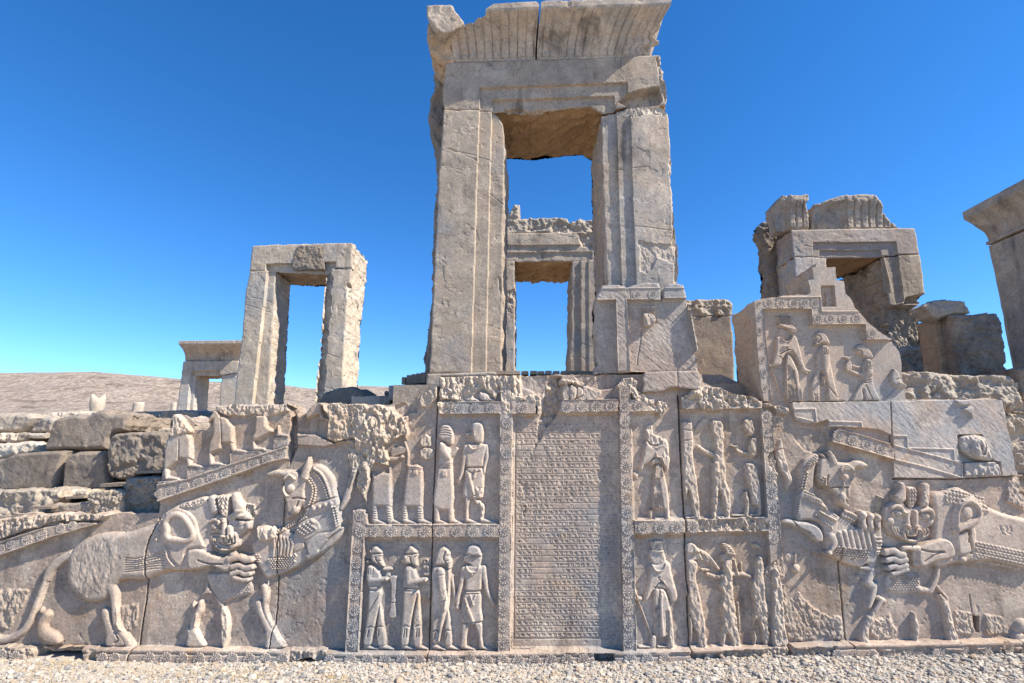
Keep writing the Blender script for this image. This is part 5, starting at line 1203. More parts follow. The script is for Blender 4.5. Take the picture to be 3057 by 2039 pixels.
# ---- cuneiform inscription: wedges cut in ruled rows
F.ID[F.wp([(1532, 1236), (1846, 1934)], 0)] = np.where((F.ID[F.wp([(1532, 1236), (1846, 1934)], 0)] == 1) & (sdpoly(F.PX[F.wp([(1532, 1236), (1846, 1934)], 0)], F.PY[F.wp([(1532, 1236), (1846, 1934)], 0)], np.array([(1535, 1238), (1842, 1234), (1855, 1933), (1528, 1933)], float)) > 0), 3000, F.ID[F.wp([(1532, 1236), (1846, 1934)], 0)])
TXT = ("baga vazraka auramazda hya imam bumim ada hya avam asmanam ada hya martiyam ada hya siyatim ada martiyahya hya xsayarsam xsayathiyam akunaus aivam paruvnam "
       "xsayathiyam aivam paruvnam framataram adam xsayarsa xsayathiya vazraka xsayathiya xsayathiyanam xsayathiya dahyunam paruv zananam xsayathiya ahyaya bumiya "
       "vazrakaya duraiy apiy darayavahaus xsayathiyahya puca haxamanisiya thatiy xsayarsa xsayathiya vazraka vasna auramazdaha ima hadis darayavaus xsayathiya akunaus "
       "hya mana pita mam auramazda patuv hada bagaibis uta tyamaiy kartam uta tyamaiy pica darayavahaus xsayathiyahya kartam avasciy auramazda patuv hada bagaibis ") * 2
SG = dict(a='h0,v1,v2,v3', i='h0,h1,v1,v3', u='c0,v2,v3,h2', k='v0,h2,h1', x='c0,c1,v3', g='c0,v2,v3', t='v0,v1,v2,h2', d='h0,h1,v2', p='h0,v2,v3,h1', b='h0,h2,v3', f='v0,v1,c2', n='h0,c1,v3', m='v0,h1,c2', y='v0,h2,c2', r='h0,v1,v3', l='h0,v0,v3', v='h0,h1,v3', s='v0,c1,c2', z='h0,v1,c3', h='c0,c1,h2', c='v0,v1,h2', e='v1,h0')
xl = np.array([(1544, 1258), (1540, 1905)], float); xr = np.array([(1838, 1256), (1846, 1903)], float)
rows, ti = 37, 0
for r in range(rows):
    t0 = r / rows; t1 = (r + 1) / rows
    yl = 1258 + (1905 - 1258) * t0; hh = (1905 - 1258) / rows
    x0 = 1544 - 4 * t0; x1 = 1836 + 8 * t0
    F.rail(np.array([(x0, yl + hh), (x1, yl + hh - 2)]), 1.3, -.0042)
    x = x0 + 3 + 3 * random.random()
    while x < x1 - 8:
        ch = TXT[ti % len(TXT)]; ti += 1
        wch = 8.6 + 2.4 * random.random()
        st = []
        if ch == ' ':
            st = [((.2, .1), (.75, .9))]; wch = 6.5
        else:
            for q in SG[ch].split(','):
                k = int(q[1])
                if q[0] == 'v': st.append(((.08 + .28 * k, .25 if 'h0' in SG[ch] else .05), (.08 + .28 * k, .95)))
                elif q[0] == 'h': st.append(((.0, .05 + .22 * k), (.95, .05 + .22 * k)))
                else: st.append(((.35 + .2 * k, .2), (.05 + .2 * k, .55))); st.append(((.05 + .2 * k, .55), (.35 + .2 * k, .92)))
        wr = noise(np.array([x * .03]), np.array([yl * .03]), 61)[0]
        if wr > .25: st = []
        for (a, b) in st:
            p = np.array([(x + wch * a[0], yl + 4.2 + (hh - 8.2) * a[1]), (x + wch * b[0], yl + 4.2 + (hh - 8.2) * b[1])])
            F.rail(p, [1.8, .8], -.0052 * min(1, max(.25, .9 - 1.2 * wr)))
        x += wch + 4.5 + 3.0 * random.random()
F.rail(np.array([(1540, 1258), (1534, 1908), (1850, 1906)]), 1.4, -.006)

# ---- assign the remaining faces to wings
lb = np.interp(F.PY, [1100, 1200, 1522, 1602, 1940], [1310, 1305, 1060, 1056, 1035])
lb2 = np.where(F.PY > 1195, np.interp(F.PY, [1195, 1940], [1493, 1487]), 1440)
rb_ = np.interp(F.PY, [1100, 1205, 1262, 1588, 1720, 1960], [2262, 2262, 2299, 2321, 2333, 2348])
wing = np.where(F.PX < lb2, 0, np.where(F.PX < np.interp(F.PY, [1130, 1940], [1881, 1898]), 1, 2)).astype(np.int16)
for b in (1, 4, 7):
    F.ID = np.where(F.ID == b, b + wing, F.ID).astype(np.int16)

F.stain(P('zc', 130, 250, 700, 90, 1500, 80, 2350, 90, 2200, 480, 1500, 430, 1330, 560, 400, 880, 130, 900), .38, 40, 3); F.stain(P('zk', 330, 40, 880, 320, 880, 1270, 240, 1280), .22, 40, 4); F.stain(P('zh', 640, 280, 1460, 270, 1520, 1400, 690, 1400), .22, 40, 5); F.stain(P('zi', 700, 120, 1540, 100, 1560, 1300, 730, 1300), .2, 40, 6); F.stain(P('ze', 220, 250, 900, 200, 900, 1300, 220, 1300), .22, 40, 7)
# each quarried slab has a tone of its own
F.T = np.zeros(F.X.shape, f32)
_j = [np.interp(F.PY, [1490, 1975], [478, 412]), np.interp(F.PY, [1420, 1975], [856, 810]), np.interp(F.PY, [1150, 1975], [1310, 1280]), np.interp(F.PY, [1180, 1965], [2025, 2055]), np.interp(F.PY, [1630, 1960], [2503, 2535])]
_t = [-.07, .05, -.03, .06, -.02, .05, -.06]
_n = np.zeros(F.X.shape, int)
for q_ in _j: _n = _n + (F.PX > q_)
F.T = (np.array(_t)[_n] + .06 * fbm(F.X, F.Z, .8, 3, 71)).astype(f32)
# ---- ochre stains that run under ledges
for p in (P('zc', 110, 1160, 500, 1030, 900, 890, 1300, 745, 1490, 700, 1490, 730, 900, 940, 500, 1070, 130, 1190), P('zd', 180, 405, 400, 425, 800, 440, 880, 480, 700, 470, 300, 465, 0, 540, 0, 510),
          P('zd', 1390, 500, 1700, 350, 1900, 250, 2090, 80, 2090, 130, 1900, 290, 1700, 390, 1420, 530), [(1312, 1238), (1490, 1239), (1490, 1247), (1312, 1248)], [(1535, 1239), (1600, 1239), (1590, 1250), (1535, 1250)],
          [(1665, 1236), (1842, 1234), (1842, 1244), (1665, 1245)], [(1884, 1232), (1965, 1231), (1965, 1242), (1884, 1244)], [(2030, 1226), (2262, 1223), (2262, 1232), (2030, 1236)], [(1094, 1606), (1487, 1606), (1487, 1618), (1094, 1620)],
          [(1892, 1595), (2286, 1588), (2286, 1600), (1892, 1612)], P('zq', 545, 490, 950, 605, 1130, 655, 1130, 690, 900, 620, 560, 530), P('zq', 1150, 660, 1720, 820, 2240, 805, 2240, 840, 1700, 840, 1160, 690), P('zq', 240, 300, 330, 325, 540, 290, 545, 360, 900, 350, 1100, 380, 640, 370, 560, 400, 480, 370, 260, 340),
          P('zk', 340, 30, 480, 150, 700, 240, 880, 310, 1100, 400, 1100, 440, 860, 340, 640, 280, 420, 170), P('zl', 400, 890, 740, 860, 1000, 880, 1194, 930, 1194, 970, 900, 910, 700, 890, 420, 920), P('zb', 1420, 500, 1740, 490, 1740, 540, 1430, 540), P('zb', 900, 680, 1150, 760, 1160, 800, 900, 740),
          P('zb', 500, 1240, 1060, 1240, 1050, 1340, 600, 1370), P('zx', 930, 1280, 1360, 1230, 1360, 1300, 940, 1330), P('zh', 1460, 30, 1100, 90, 1100, 40)):
    F.stain(p, .8, 7, int(p[0][0]))
for (x, y, a, b, s_) in ((700, 1650, 90, 40, .35), (1010, 1300, 50, 60, .4), (2420, 1500, 60, 80, .3), (2480, 1750, 70, 120, .4), (2110, 1500, 50, 60, .3), (2200, 1700, 40, 90, .35), (230, 1830, 60, 40, .35), (2640, 1300, 60, 60, .3), (2760, 1230, 50, 60, .4), (1960, 1400, 40, 60, .3), (610, 1300, 60, 60, .45), (740, 1290, 70, 40, .4), (520, 1370, 40, 60, .4)):
    th = np.linspace(0, 2 * math.pi, 12, endpoint=False)
    F.stain(np.c_[x + a * np.cos(th), y + b * np.sin(th)], s_, 30, x)

# ================================================================ objects of the façade
WING = {}
for k, nm, px in (('L', 'carved stairway wall at the left: lion and bull, climbing attendants and two tiers of guards', 760), ('C', 'tall carved wall slab filled with a cuneiform inscription, framed by rosettes', 1690), ('R', 'carved stairway wall at the right: worn king panels, bull and lion, hatched repair blocks', 2400)):
    p = U(px, 1978, 0)
    WING[k] = empty('carved_wall', (p[0], 0, p[2]), nm, 'wall', 'carved walls of the stairway front')
    WING[k]['kind'] = 'thing'
parts = {}
for i, k in enumerate('LCR'):
    parts[1 + i] = ('wall_face', WING[k], MAT['facade']); parts[4 + i] = ('rosette_border', WING[k], MAT['facade']); parts[7 + i] = ('plinth', WING[k], MAT['facade'])
# large separate stretches get their own part; small islands take a neighbouring part's name
def runs_split():
    M_ = F.SD > -.55 * F.g * F.ppm
    C_ = M_[:-1, :-1] & M_[1:, :-1] & M_[:-1, 1:] & M_[1:, 1:]
    I_ = np.maximum(np.maximum(F.ID[:-1, :-1], F.ID[1:, :-1]), np.maximum(F.ID[:-1, 1:], F.ID[1:, 1:])).astype(np.int32)
    for rep in range(2):
        new = {}; nid = 4000; par = []; lab = np.full(I_.shape, -1, np.int32); prev = []
        def find(a):
            while par[a] != a: par[a] = par[par[a]]; a = par[a]
            return a
        Z_ = np.where(C_, I_, -1)
        for j in range(Z_.shape[0]):
            r = Z_[j]; cut_ = np.r_[0, np.nonzero(np.diff(r))[0] + 1, len(r)]; cur = []; k = 0
            for a, e in zip(cut_[:-1], cut_[1:]):
                v = r[a]
                if v < 0: continue
                par.append(len(par)); m_ = len(par) - 1; lab[j, a:e] = m_
                while k < len(prev) and prev[k][1] <= a: k += 1
                q = k
                while q < len(prev) and prev[q][0] < e:
                    if prev[q][3] == v: par[find(m_)] = find(prev[q][2])
                    q += 1
                cur.append((a, e, m_, v))
            prev = cur
        rt = np.array([find(i) for i in range(len(par))]); L = np.where(lab >= 0, rt[np.maximum(lab, 0)], -1)
        fl_ = L.ravel(); order = np.argsort(fl_, kind='stable'); srt = fl_[order]
        u, st_, cn = np.unique(srt, return_index=True, return_counts=True)
        big = {}
        for uu, s0, c in zip(u, st_, cn):
            if uu < 0: continue
            v = I_.ravel()[order[s0]]; big.setdefault(v, []).append((c, s0))
        for v, lst in big.items():
            lst.sort(reverse=True)
            for c, s0 in lst[1:]:
                cells = order[s0:s0 + c]
                if c < 900 or rep == 0 and c < 2500:
                    jj, ii = np.unravel_index(cells, I_.shape)
                    nb = [I_[max(jj.min() - 1, 0), ii[np.argmin(jj)]], I_[min(jj.max() + 1, I_.shape[0] - 1), ii[np.argmax(jj)]], I_[jj[np.argmin(ii)], max(ii.min() - 1, 0)]]
                    nb = [x for x in nb if x != v]
                    if nb: I_.ravel()[cells] = nb[0]
                elif rep == 1:
                    I_.ravel()[cells] = nid; new[nid] = v; nid += 1
    F.CI = I_
    return new
parts[3000] = ('inscription', WING['C'], MAT['facade'])
for i, (k, nm, lb_, mt) in FIGS.items(): parts[i] = (nm, WING[k], MAT[mt])
for nid, b in runs_split().items(): parts[nid] = parts[b]
FO = F.build(parts, thick=.30, rings=3, side_amp=.02, side_id=1, back=False)
for i, (k, nm, lb_, mt) in FIGS.items():
    if lb_ and i in FO: FO[i]['label'] = lb_

# ---- rosettes: twelve petals round a ringed boss
def rosette_mesh():
    nr, na = 15, 72
    V = []; 
    for j in range(nr + 1):
        r = j / nr
        for i in range(na):
            th = 2 * math.pi * i / na; pet = abs(math.cos(6 * th))
            edge = .86 + .14 * pet ** .6
            rr = r * edge
            if r < .2: h = .85 * math.sqrt(max(0, 1 - (r / .2) ** 2)) * .6 + .35
            elif r < .26: h = .15
            elif r < .38: h = .15 + .65 * math.sqrt(max(0, 1 - ((r - .32) / .06) ** 2))
            elif r < .43: h = .12
            else:
                q = (r - .43) / .57
                h = .12 + (.30 + .55 * q) * (pet ** .55) * math.sqrt(max(0, 1 - q ** 6)) - .25 * (1 - pet) * (1 - q)
                d = (q - .62) ** 2 + (1 - pet) ** 2 * .9
                h -= .35 * math.exp(-d * 18)
            if j == nr: h = -.45
            V.append((rr * math.cos(th), -h * .30, rr * math.sin(th)))
    Q = []
    for j in range(nr):
        for i in range(na):
            a = j * na + i; b = j * na + (i + 1) % na
            Q.append((a, b, b + na, a + na))
    return np_mesh('rosette', np.array(V), quads=np.array(Q), attrs=dict(dmg=np.zeros(len(V)), stain=np.zeros(len(V))))
ROS = rosette_mesh(); ROS.materials.append(MAT['relief'])
def rosette(hf, x, y, rpx, parent, squash=1.0, base=None, force=False):
    p = U(x, y, hf.Y)
    if hf is F:
        j = int((p[2] - hf.zs[0]) / hf.g); i = int((p[0] - hf.xs[0]) / hf.g); k_ = int(F.CI[min(j, F.CI.shape[0] - 1), min(i, F.CI.shape[1] - 1)])
        if k_ in FO: parent = FO[k_]
    j = int(np.clip((p[2] - hf.zs[0]) / hf.g, 0, len(hf.zs) - 1)); i = int(np.clip((p[0] - hf.xs[0]) / hf.g, 0, len(hf.xs) - 1))
    if hf.D[j, i] > .55 and not force: return
    h = float(np.median(hf.H[max(j - 6, 0):j + 7, max(i - 6, 0):i + 7])) if base is None else base
    o = bpy.data.objects.new('rosette', ROS); COL.objects.link(o)
    R = rpx / hf.ppm
    o.parent = parent
    q = parent; off = np.zeros(3)
    while q is not None: off += np.array(q.location); q = q.parent
    o.location = np.array([p[0], hf.Y - h + .001, p[2]]) - off
    o.scale = (R * squash, R * .78, R); o.rotation_euler = (0, random.uniform(0, 6.28), 0)
    return o
def row(fr, pts, n, r, parent, **k):
    p = P(fr, *pts); t = np.linspace(0, 1, n)
    s_ = np.r_[0, np.cumsum(np.hypot(*np.diff(p, axis=0).T))]; s_ /= s_[-1]
    for q in t: rosette(F, np.interp(q, s_, p[:, 0]), np.interp(q, s_, p[:, 1]), r, parent, **k)
BL, BC, BR = FO[4], FO[5], FO[6]
PLo = {k: FO[7 + i] for i, k in enumerate('LCR')}
row('zf', (150, 85, 125, 242, 112, 405, 105, 572, 95, 737, 88, 905, 78, 1075, 68, 1240), 8, 17, BL)
row('zf', (300, 85, 480, 85, 645, 88, 820, 88), 4, 16.5, BL); row('zf', (985, 85, 1160, 85, 1330, 82, 1505, 80), 4, 17, BL); rosette(F, 1081, 1538, 16, BL)
row('zv', (385, 488, 555, 485, 735, 485), 3, 17, BL)
row('zg', (120, 580, 105, 1540), 7, 16.5, BC); row('zf', (1668, 70, 1655, 1245), 8, 17, BC); rosette(F, 1510, 1217, 16.5, BC)
rosette(F, 1560, 1219, 17, BC)
row('zg', (755, 420, 905, 413, 1060, 410, 1215, 405), 4, 17.5, BC)
row('zg', (1355, 247, 1362, 402, 1365, 558, 1368, 715, 1372, 878, 1375, 1040, 1378, 1200, 1382, 1360, 1386, 1520), 9, 17.5, BC)
row('zw', (1138, 232, 1140, 372, 1143, 512, 1146, 658, 1148, 800, 1150, 945, 1153, 1095, 1155, 1248), 8, 17.5, BC)
rosette(F, 1904, 1213, 17, BR)
row('zh', (240, 1508, 410, 1508, 580, 1505, 762, 1500), 4, 17.5, BR); rosette(F, 2046, 1208, 16, BR)
row('zh', (1535, 335, 1545, 490, 1560, 650), 3, 17, BR); row('zh', (1570, 960, 1590, 1140, 1605, 1300, 1620, 1460), 4, 17, BR); rosette(F, 2323, 1255, 17, BR); rosette(F, 2302, 1603, 16, BR)
row('zc', (250, 1040, 398, 990, 545, 940, 695, 888, 845, 838, 990, 785, 1140, 733, 1287, 683, 1432, 628), 9, 16.5, BL); rosette(F, 484, 1475, 13, BL, squash=.7)
row('zr', (380, 1205, 550, 1160), 2, 17, BL); rosette(F, 18, 1637, 15, BL); rosette(F, 48, 1622, 14, BL, force=True); rosette(F, 195, 1575, 14, BL, force=True); rosette(F, 230, 1566, 13, BL, force=True)
row('zj', (960, 100, 1155, 160, 1350, 222, 1550, 278), 4, 16.5, BR); rosette(F, 2650, 1345, 14, BR, squash=.6)
row('zd', (60, 1355, 235, 1355, 415, 1358, 595, 1360, 770, 1358, 945, 1360, 1120, 1362, 1290, 1365, 1470, 1370), 9, 17, PLo['L'])
row('zf', (55, 1420, 240, 1422, 415, 1425, 595, 1430, 775, 1432), 5, 17, PLo['L']); row('zf', (965, 1432, 1150, 1430, 1335, 1428, 1490, 1430, 1650, 1432), 5, 17, PLo['L'])
rosette(F, 995, 1963, 17, PLo['L']); rosette(F, 72, 1950, 16, PLo['L']); rosette(F, 25, 1948, 16, PLo['L'], force=True); row('zb', (1290, 1390, 1430, 1390), 2, 16, PLo['L'], force=True)
row('zw', (145, 1420, 300, 1418, 445, 1415, 595, 1415, 735, 1412), 5, 17, PLo['C']); rosette(F, 1876, 1960, 18, PLo['C'])
row('zi', (270, 1420, 450, 1420), 2, 17, PLo['R']); row('zi', (1175, 1385, 1345, 1385), 2, 16, PLo['R']); row('zk', (800, 1430, 1000, 1430, 1210, 1430, 1420, 1420, 1630, 1400), 5, 16, PLo['R'])
row('zl', (310, 1520, 480, 1510, 650, 1500, 830, 1500, 1000, 1490), 5, 15, PLo['R'])

# ================================================================ stone blocks and doorways behind the façade
def rebase(o):
    me = o.data
    co = np.empty(len(me.vertices) * 3, f32); me.vertices.foreach_get('co', co); co = co.reshape(-1, 3)
    c = np.array([(co[:, 0].min() + co[:, 0].max()) / 2, (co[:, 1].min() + co[:, 1].max()) / 2, co[:, 2].min()], f32)
    me.vertices.foreach_set('co', (co - c).ravel()); me.update(); o.location = c
    return o
def hfblock(pts, Y, jag=2.0, bulge=.03, bpx=10, amp=.012, sc=.12, g=None, seed=0, D=.25, chunk=0, sm=False):
    p = smooth(pts) if sm else np.asarray(pts, float)
    g = g or 1.7 * (Y - CAM[1]) / FOC
    hf = HF(Y, (p[:, 0].min() - 6, p[:, 1].min() - 6, p[:, 0].max() + 6, p[:, 1].max() + 6), g)
    hf.outline(p, jag, sc * .7, seed, chunk)
    hf.H = bulge * (rnd(hf.SD / (bpx * .6)) - 1) + amp * (1.3 * facet(hf.X, hf.Z, sc * 1.6, seed, k=16) + .5 * facet(hf.X, hf.Z, sc * .45, seed + 8, k=12) + .8 * fbm(hf.X, hf.Z, sc * .5, 5, seed + 2))
    hf.H = hf.H.astype(f32)
    hf.D[:] = D
    return hf
def block(name, pts, Y, thick, mat, label=None, cat='stone block', group=None, parent=None, side_amp=.02, stain=0.0, rings=4, **k):
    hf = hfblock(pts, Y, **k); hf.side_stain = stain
    hf.D = np.clip(hf.D + .4 * (fbm(hf.X, hf.Z, .2, 3, 77)), 0, 1).astype(f32)
    o = hf.build({1: (name, parent, MAT[mat])}, thick, rings, side_amp, seed=k.get('seed', 0))[1]
    if parent is None:
        rebase(o); tag(o, label, cat, group, 'thing')
    return o
def adj(pts, Y, h):
    out = []
    for (x, y) in np.asarray(pts, float):
        p = U(x, y, Y - h); out.append(PROJ(p[0], Y, p[2]))
    return np.array(out)
def piece(name, parent, pts, Y, thick, mat, steps=(), g=None, jag=1.2, seed=0, side_amp=.02, stain=0.0, amp=.004, level=.06, rings=5, chips=(), D=.0, bpx=4, hatch=0):
    """dressed member of a doorway: front face with recessed fascias (steps: (polygon, height))"""
    p = np.asarray(pts, float)
    g = g or 1.6 * (Y - CAM[1]) / FOC
    hf = HF(Y, (p[:, 0].min() - 6, p[:, 1].min() - 6, p[:, 0].max() + 6, p[:, 1].max() + 6), g)
    hf.outline(p, jag, .10, seed, jag * .8)
    hf.H[:] = level
    for q, h in steps:
        m = sdpoly(hf.PX, hf.PY, np.asarray(q, float)) > 0
        hf.H = np.where(m, h, hf.H).astype(f32)
    hf.H += amp * fbm(hf.X, hf.Z, .35, 4, seed) + .35 * amp * fbm(hf.X, hf.Z, .05, 3, seed + 2)
    hf.H -= .0035 * sstep(.22, .25, fbm(hf.X, hf.Z, .55, 6, seed + 40)) + .002 * sstep(.28, .30, fbm(hf.X, hf.Z, .28, 5, seed + 41)) + .006 * np.clip(fbm(hf.X, hf.Z, .07, 4, seed + 42) - .3, 0, 1) * 2
    rs_ = np.random.RandomState(seed)
    for _k in range(2):
        c0 = p[rs_.randint(len(p))] * .4 + p.mean(0) * .6 + rs_.uniform(-60, 60, 2); dd_ = np.array([rs_.uniform(40, 110), rs_.uniform(-20, 45)])
        hf.rail(along(np.array([c0 - dd_, c0 + [0, rs_.uniform(-8, 8)], c0 + dd_]), 9) + 0, 1.3, -.006, jag=.5)
    hf.H -= .014 * (1 - rnd(hf.SD / bpx)) + .02 * np.clip(fbm(hf.X, hf.Z, .16, 3, seed + 6) - .22, 0, 1) * (hf.SD < 30)
    if hatch: hf.hatch(p, hatch, 85, .03, seed)
    hf.D[:] = D; hf.side_stain = stain  # stain sets painted bounce warmth and patina on the underside
    for (q, lvl, am, dd) in chips: hf.rough(np.asarray(q, float), lvl, am, .09, 6, 5, seed + 30, D=dd)
    return hf.build({1: (name, parent, MAT[mat])}, thick, rings, side_amp, seed=seed)[1]
def cornice(name, parent, mat, bl, br, tl, tr, Y0, flare, thick, n, u0=0.0, u1=1.0, vmax=None, band=.24, nu=150, seed=0, endcut=0.0):
    """hollow (cavetto) cornice carved with upright leaves; corners given in photo pixels"""
    a, b = U(*bl, Y0), U(*br, Y0); c, d = U(*tl, Y0 - flare), U(*tr, Y0 - flare)
    zb, zt = (a[2] + b[2]) / 2, (c[2] + d[2]) / 2
    prof = []
    nv = 46
    for k in range(nv + 1):
        t = k / nv
        prof.append((t * (1 - band), t ** 2.3))                         # hollow
    for k in range(1, 9): prof.append((1 - band + band * k / 8, 1.0 + .02))
    prof = np.array(prof)
    us = np.linspace(u0, u1, nu)
    vm = np.ones(nu) if vmax is None else np.interp((us - u0) / (u1 - u0), *zip(*vmax))
    vm = vm + .03 * noise(us * 40, us * 0 + seed, seed) * (vm < .97)
    V = []
    for k, (v, o) in enumerate(prof):
        vv = np.minimum(v, vm)
        oo = np.interp(vv, prof[:, 0], prof[:, 1])
        xl = a[0] + (c[0] - a[0]) * oo; xr = b[0] + (d[0] - b[0]) * oo
        if endcut: pass
        x = xl + (xr - xl) * us - (endcut * (noise(vv * 9, vv * 0 + 3, seed) + .5 + .3 * noise(vv * 30, vv * 0, seed)) * us ** 12 if endcut else 0)
        z = zb + (zt - zb) * vv
        fl = np.abs(np.sin(math.pi * us * n))
        inhol = (vv < 1 - band - .01) & (vv > .10)
        h = np.where(inhol, .026 * np.minimum(1, fl * 4.5) - .018 + .012 * fl, 0.0)
        for tv in (.36, .60):                                            # tiers of leaf tips
            h = h + np.where(inhol & (vv < tv + .05 * fl), .010, 0)
        h = np.where((vv <= .10), .035 * math.sqrt(max(0, 1 - ((.05 - v) / .05) ** 2)) * (.7 + .3 * fl), h)
        h = h + .012 * fbm(x, z, .25, 3, seed) - .05 * np.clip(fbm(x, z, .12, 3, seed + 3) - .3, 0, 1)
        V.append(np.stack([x, Y0 - flare * oo - h, z], -1))
    V.append(np.stack([V[-1][:, 0], np.full(nu, Y0 + thick), V[-1][:, 2]], -1))
    V.append(np.stack([V[0][:, 0], np.full(nu, Y0 + thick), V[0][:, 2]], -1))
    V.append(V[0].copy())
    V = np.stack(V); nr = len(V)
    idx = np.arange(nr * nu).reshape(nr, nu)
    q = np.stack([idx[:-1, :-1], idx[:-1, 1:], idx[1:, 1:], idx[1:, :-1]], -1).reshape(-1, 4)
    Vf = V.reshape(-1, 3)
    # end caps as fans with a rough centre column
    caps = []
    extra = []
    for e, flip in ((0, False), (nu - 1, True)):
        ring = V[:-1, e]; cen = ring.mean(0) + [(.03 if not flip else -.03), 0, 0]
        base = len(Vf) + sum(len(x) for x in extra); extra.append(np.vstack([ring, cen]))
        m = len(ring)
        for i in range(m):
            j = (i + 1) % m
            t = (base + i, base + j, base + m)
            caps.append(t if not flip else t[::-1])
    Vf = np.vstack([Vf] + extra)
    # split the sharp lines by giving the top, back and bottom their own shading
    me = np_mesh(name, Vf, quads=q, tris=np.array(caps), attrs=dict(dmg=np.full(len(Vf), .12), stain=np.zeros(len(Vf))))
    sm = np.ones(len(me.polygons), bool); sm[(nr - 4) * (nu - 1):] = False
    me.polygons.foreach_set('use_smooth', sm)
    return link(name, me, MAT[mat], parent)
def root(name, px, py, Y, label, cat, group=None):
    p = U(px, py, Y); o = empty(name, p, label, cat, group); o['kind'] = 'thing'; return o

# ---- the tall doorway over the inscription
Y1 = .6
D1 = root('stone_doorway', 1650, 1113, Y1, 'tallest stone doorway, rising over the inscription, crowned by a fluted cornice in two blocks', 'doorway', 'stone doorways of the ruined palace')
piece('jamb', D1, [(1327, 338), (1470, 337), (1486, 346), (1500, 368), (1507, 411), (1504, 547), (1501, 700), (1496, 1116), (1285, 1116), (1300, 800), (1312, 540), (1321, 430)], Y1, 1.0, 'door',
      steps=[([(1433, 330), (1520, 330), (1520, 1120), (1409, 1120), (1425, 540)], .03), ([(1469, 330), (1530, 330), (1520, 1120), (1451, 1120), (1463, 540)], .0)], seed=1, stain=.3, jag=1.0,
      chips=[(P('zn', 585, 680, 612, 690, 612, 860, 590, 850), -.02, .02, .4), (P('zm', 220, 1270, 300, 1290, 540, 1390, 530, 1405, 300, 1310, 225, 1290), .045, .006, .2), (P('zm', 215, 1420, 540, 1510, 530, 1525, 215, 1440), .045, .006, .2)])
piece('jamb', D1, [(1794, 346), (1868, 331), (1965, 324), (1978, 338), (1990, 349), (1993, 411), (2000, 488), (2001, 540), (2010, 687), (2019, 742), (2021, 851), (2030, 1116), (1824, 1116), (1812, 851), (1800, 540)], Y1, 1.0, 'door',
      steps=[([(1780, 300), (1878, 300), (1884, 540), (1896, 851), (1908, 1120), (1780, 1120)], .03), ([(1780, 300), (1838, 300), (1844, 540), (1854, 851), (1864, 1120), (1780, 1120)], .0)], seed=2, stain=.3, jag=1.6,
      chips=[([(1868, 328), (1970, 322), (1990, 352), (1940, 352), (1880, 360)], .03, .03, .5), ([(1995, 480), (2004, 500), (2020, 740), (2024, 860), (2008, 850), (2000, 680)], .02, .03, .6), ([(1900, 720), (2016, 740), (2018, 800), (1960, 780), (1930, 830), (1902, 820)], .045, .012, .35)])
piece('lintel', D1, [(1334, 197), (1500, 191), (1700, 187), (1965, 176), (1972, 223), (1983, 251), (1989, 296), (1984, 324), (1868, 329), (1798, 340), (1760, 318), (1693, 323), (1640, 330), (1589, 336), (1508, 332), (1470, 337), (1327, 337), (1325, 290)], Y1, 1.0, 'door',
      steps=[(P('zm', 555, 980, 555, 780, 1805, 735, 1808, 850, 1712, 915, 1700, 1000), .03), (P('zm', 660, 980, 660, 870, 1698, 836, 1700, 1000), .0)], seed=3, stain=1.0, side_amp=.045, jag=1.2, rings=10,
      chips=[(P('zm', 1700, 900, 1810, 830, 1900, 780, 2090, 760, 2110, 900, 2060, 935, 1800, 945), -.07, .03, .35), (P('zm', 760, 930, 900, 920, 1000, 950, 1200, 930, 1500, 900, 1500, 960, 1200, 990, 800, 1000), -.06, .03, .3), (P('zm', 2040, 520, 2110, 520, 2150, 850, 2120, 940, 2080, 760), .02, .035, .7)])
cornice('cornice_block', D1, 'door', (1352, 194), (1959, 174), (1322, 16), (2032, -6), Y1 - .02, .32, .8, 25, 0, .408, [(0, .64), (.1, .68), (.2, .67), (.44, .77), (.46, .88), (.54, .98), (.97, 1), (1, .92)], band=.17, seed=4)
block('broken_corner', adj([(1273, 16), (1345, 13), (1366, 44), (1384, 66), (1376, 78), (1350, 94), (1325, 100), (1300, 84), (1274, 46)], Y1 - .24, .0), Y1 - .24, .7, 'door', parent=D1, seed=16, amp=.012, sc=.2, bulge=.02, bpx=5, jag=1.2, D=.2)
block('broken_flank', [(1276, 60), (1300, 88), (1330, 102), (1350, 120), (1362, 193), (1330, 190), (1300, 170), (1281, 150), (1271, 105)], Y1 - .06, .8, 'soffit', parent=D1, seed=17, amp=.03, sc=.25, bulge=.10, bpx=18, jag=1.5, D=.2)
cornice('cornice_block', D1, 'door', (1352, 194), (1959, 174), (1322, 10), (2032, -6), Y1 - .02, .32, .8, 25, .416, 1, [(0, .97), (.03, 1), (1, 1)], band=.17, seed=5, endcut=.16)
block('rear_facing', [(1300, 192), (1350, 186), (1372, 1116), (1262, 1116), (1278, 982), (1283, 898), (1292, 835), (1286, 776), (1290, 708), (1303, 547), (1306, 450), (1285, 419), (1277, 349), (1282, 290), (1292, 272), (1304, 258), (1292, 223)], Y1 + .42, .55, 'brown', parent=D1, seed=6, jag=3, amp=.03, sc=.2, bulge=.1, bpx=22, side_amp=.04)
for k, (a, w_) in enumerate(((P('zm', 1290, 125, 1312, 125, 1308, 155, 1302, 230, 1294, 228), 0),)): pass
block('foundation_stone', [(1275, 1116), (1325, 1115), (1475, 1109), (1494, 1122), (1316, 1124), (1314, 1151), (1272, 1150)], .42, 1.6, 'door', 'pale foundation slab under the left jamb of the tallest doorway', 'stone block', seed=7, jag=.6, bulge=.01, amp=.003, side_amp=.004)

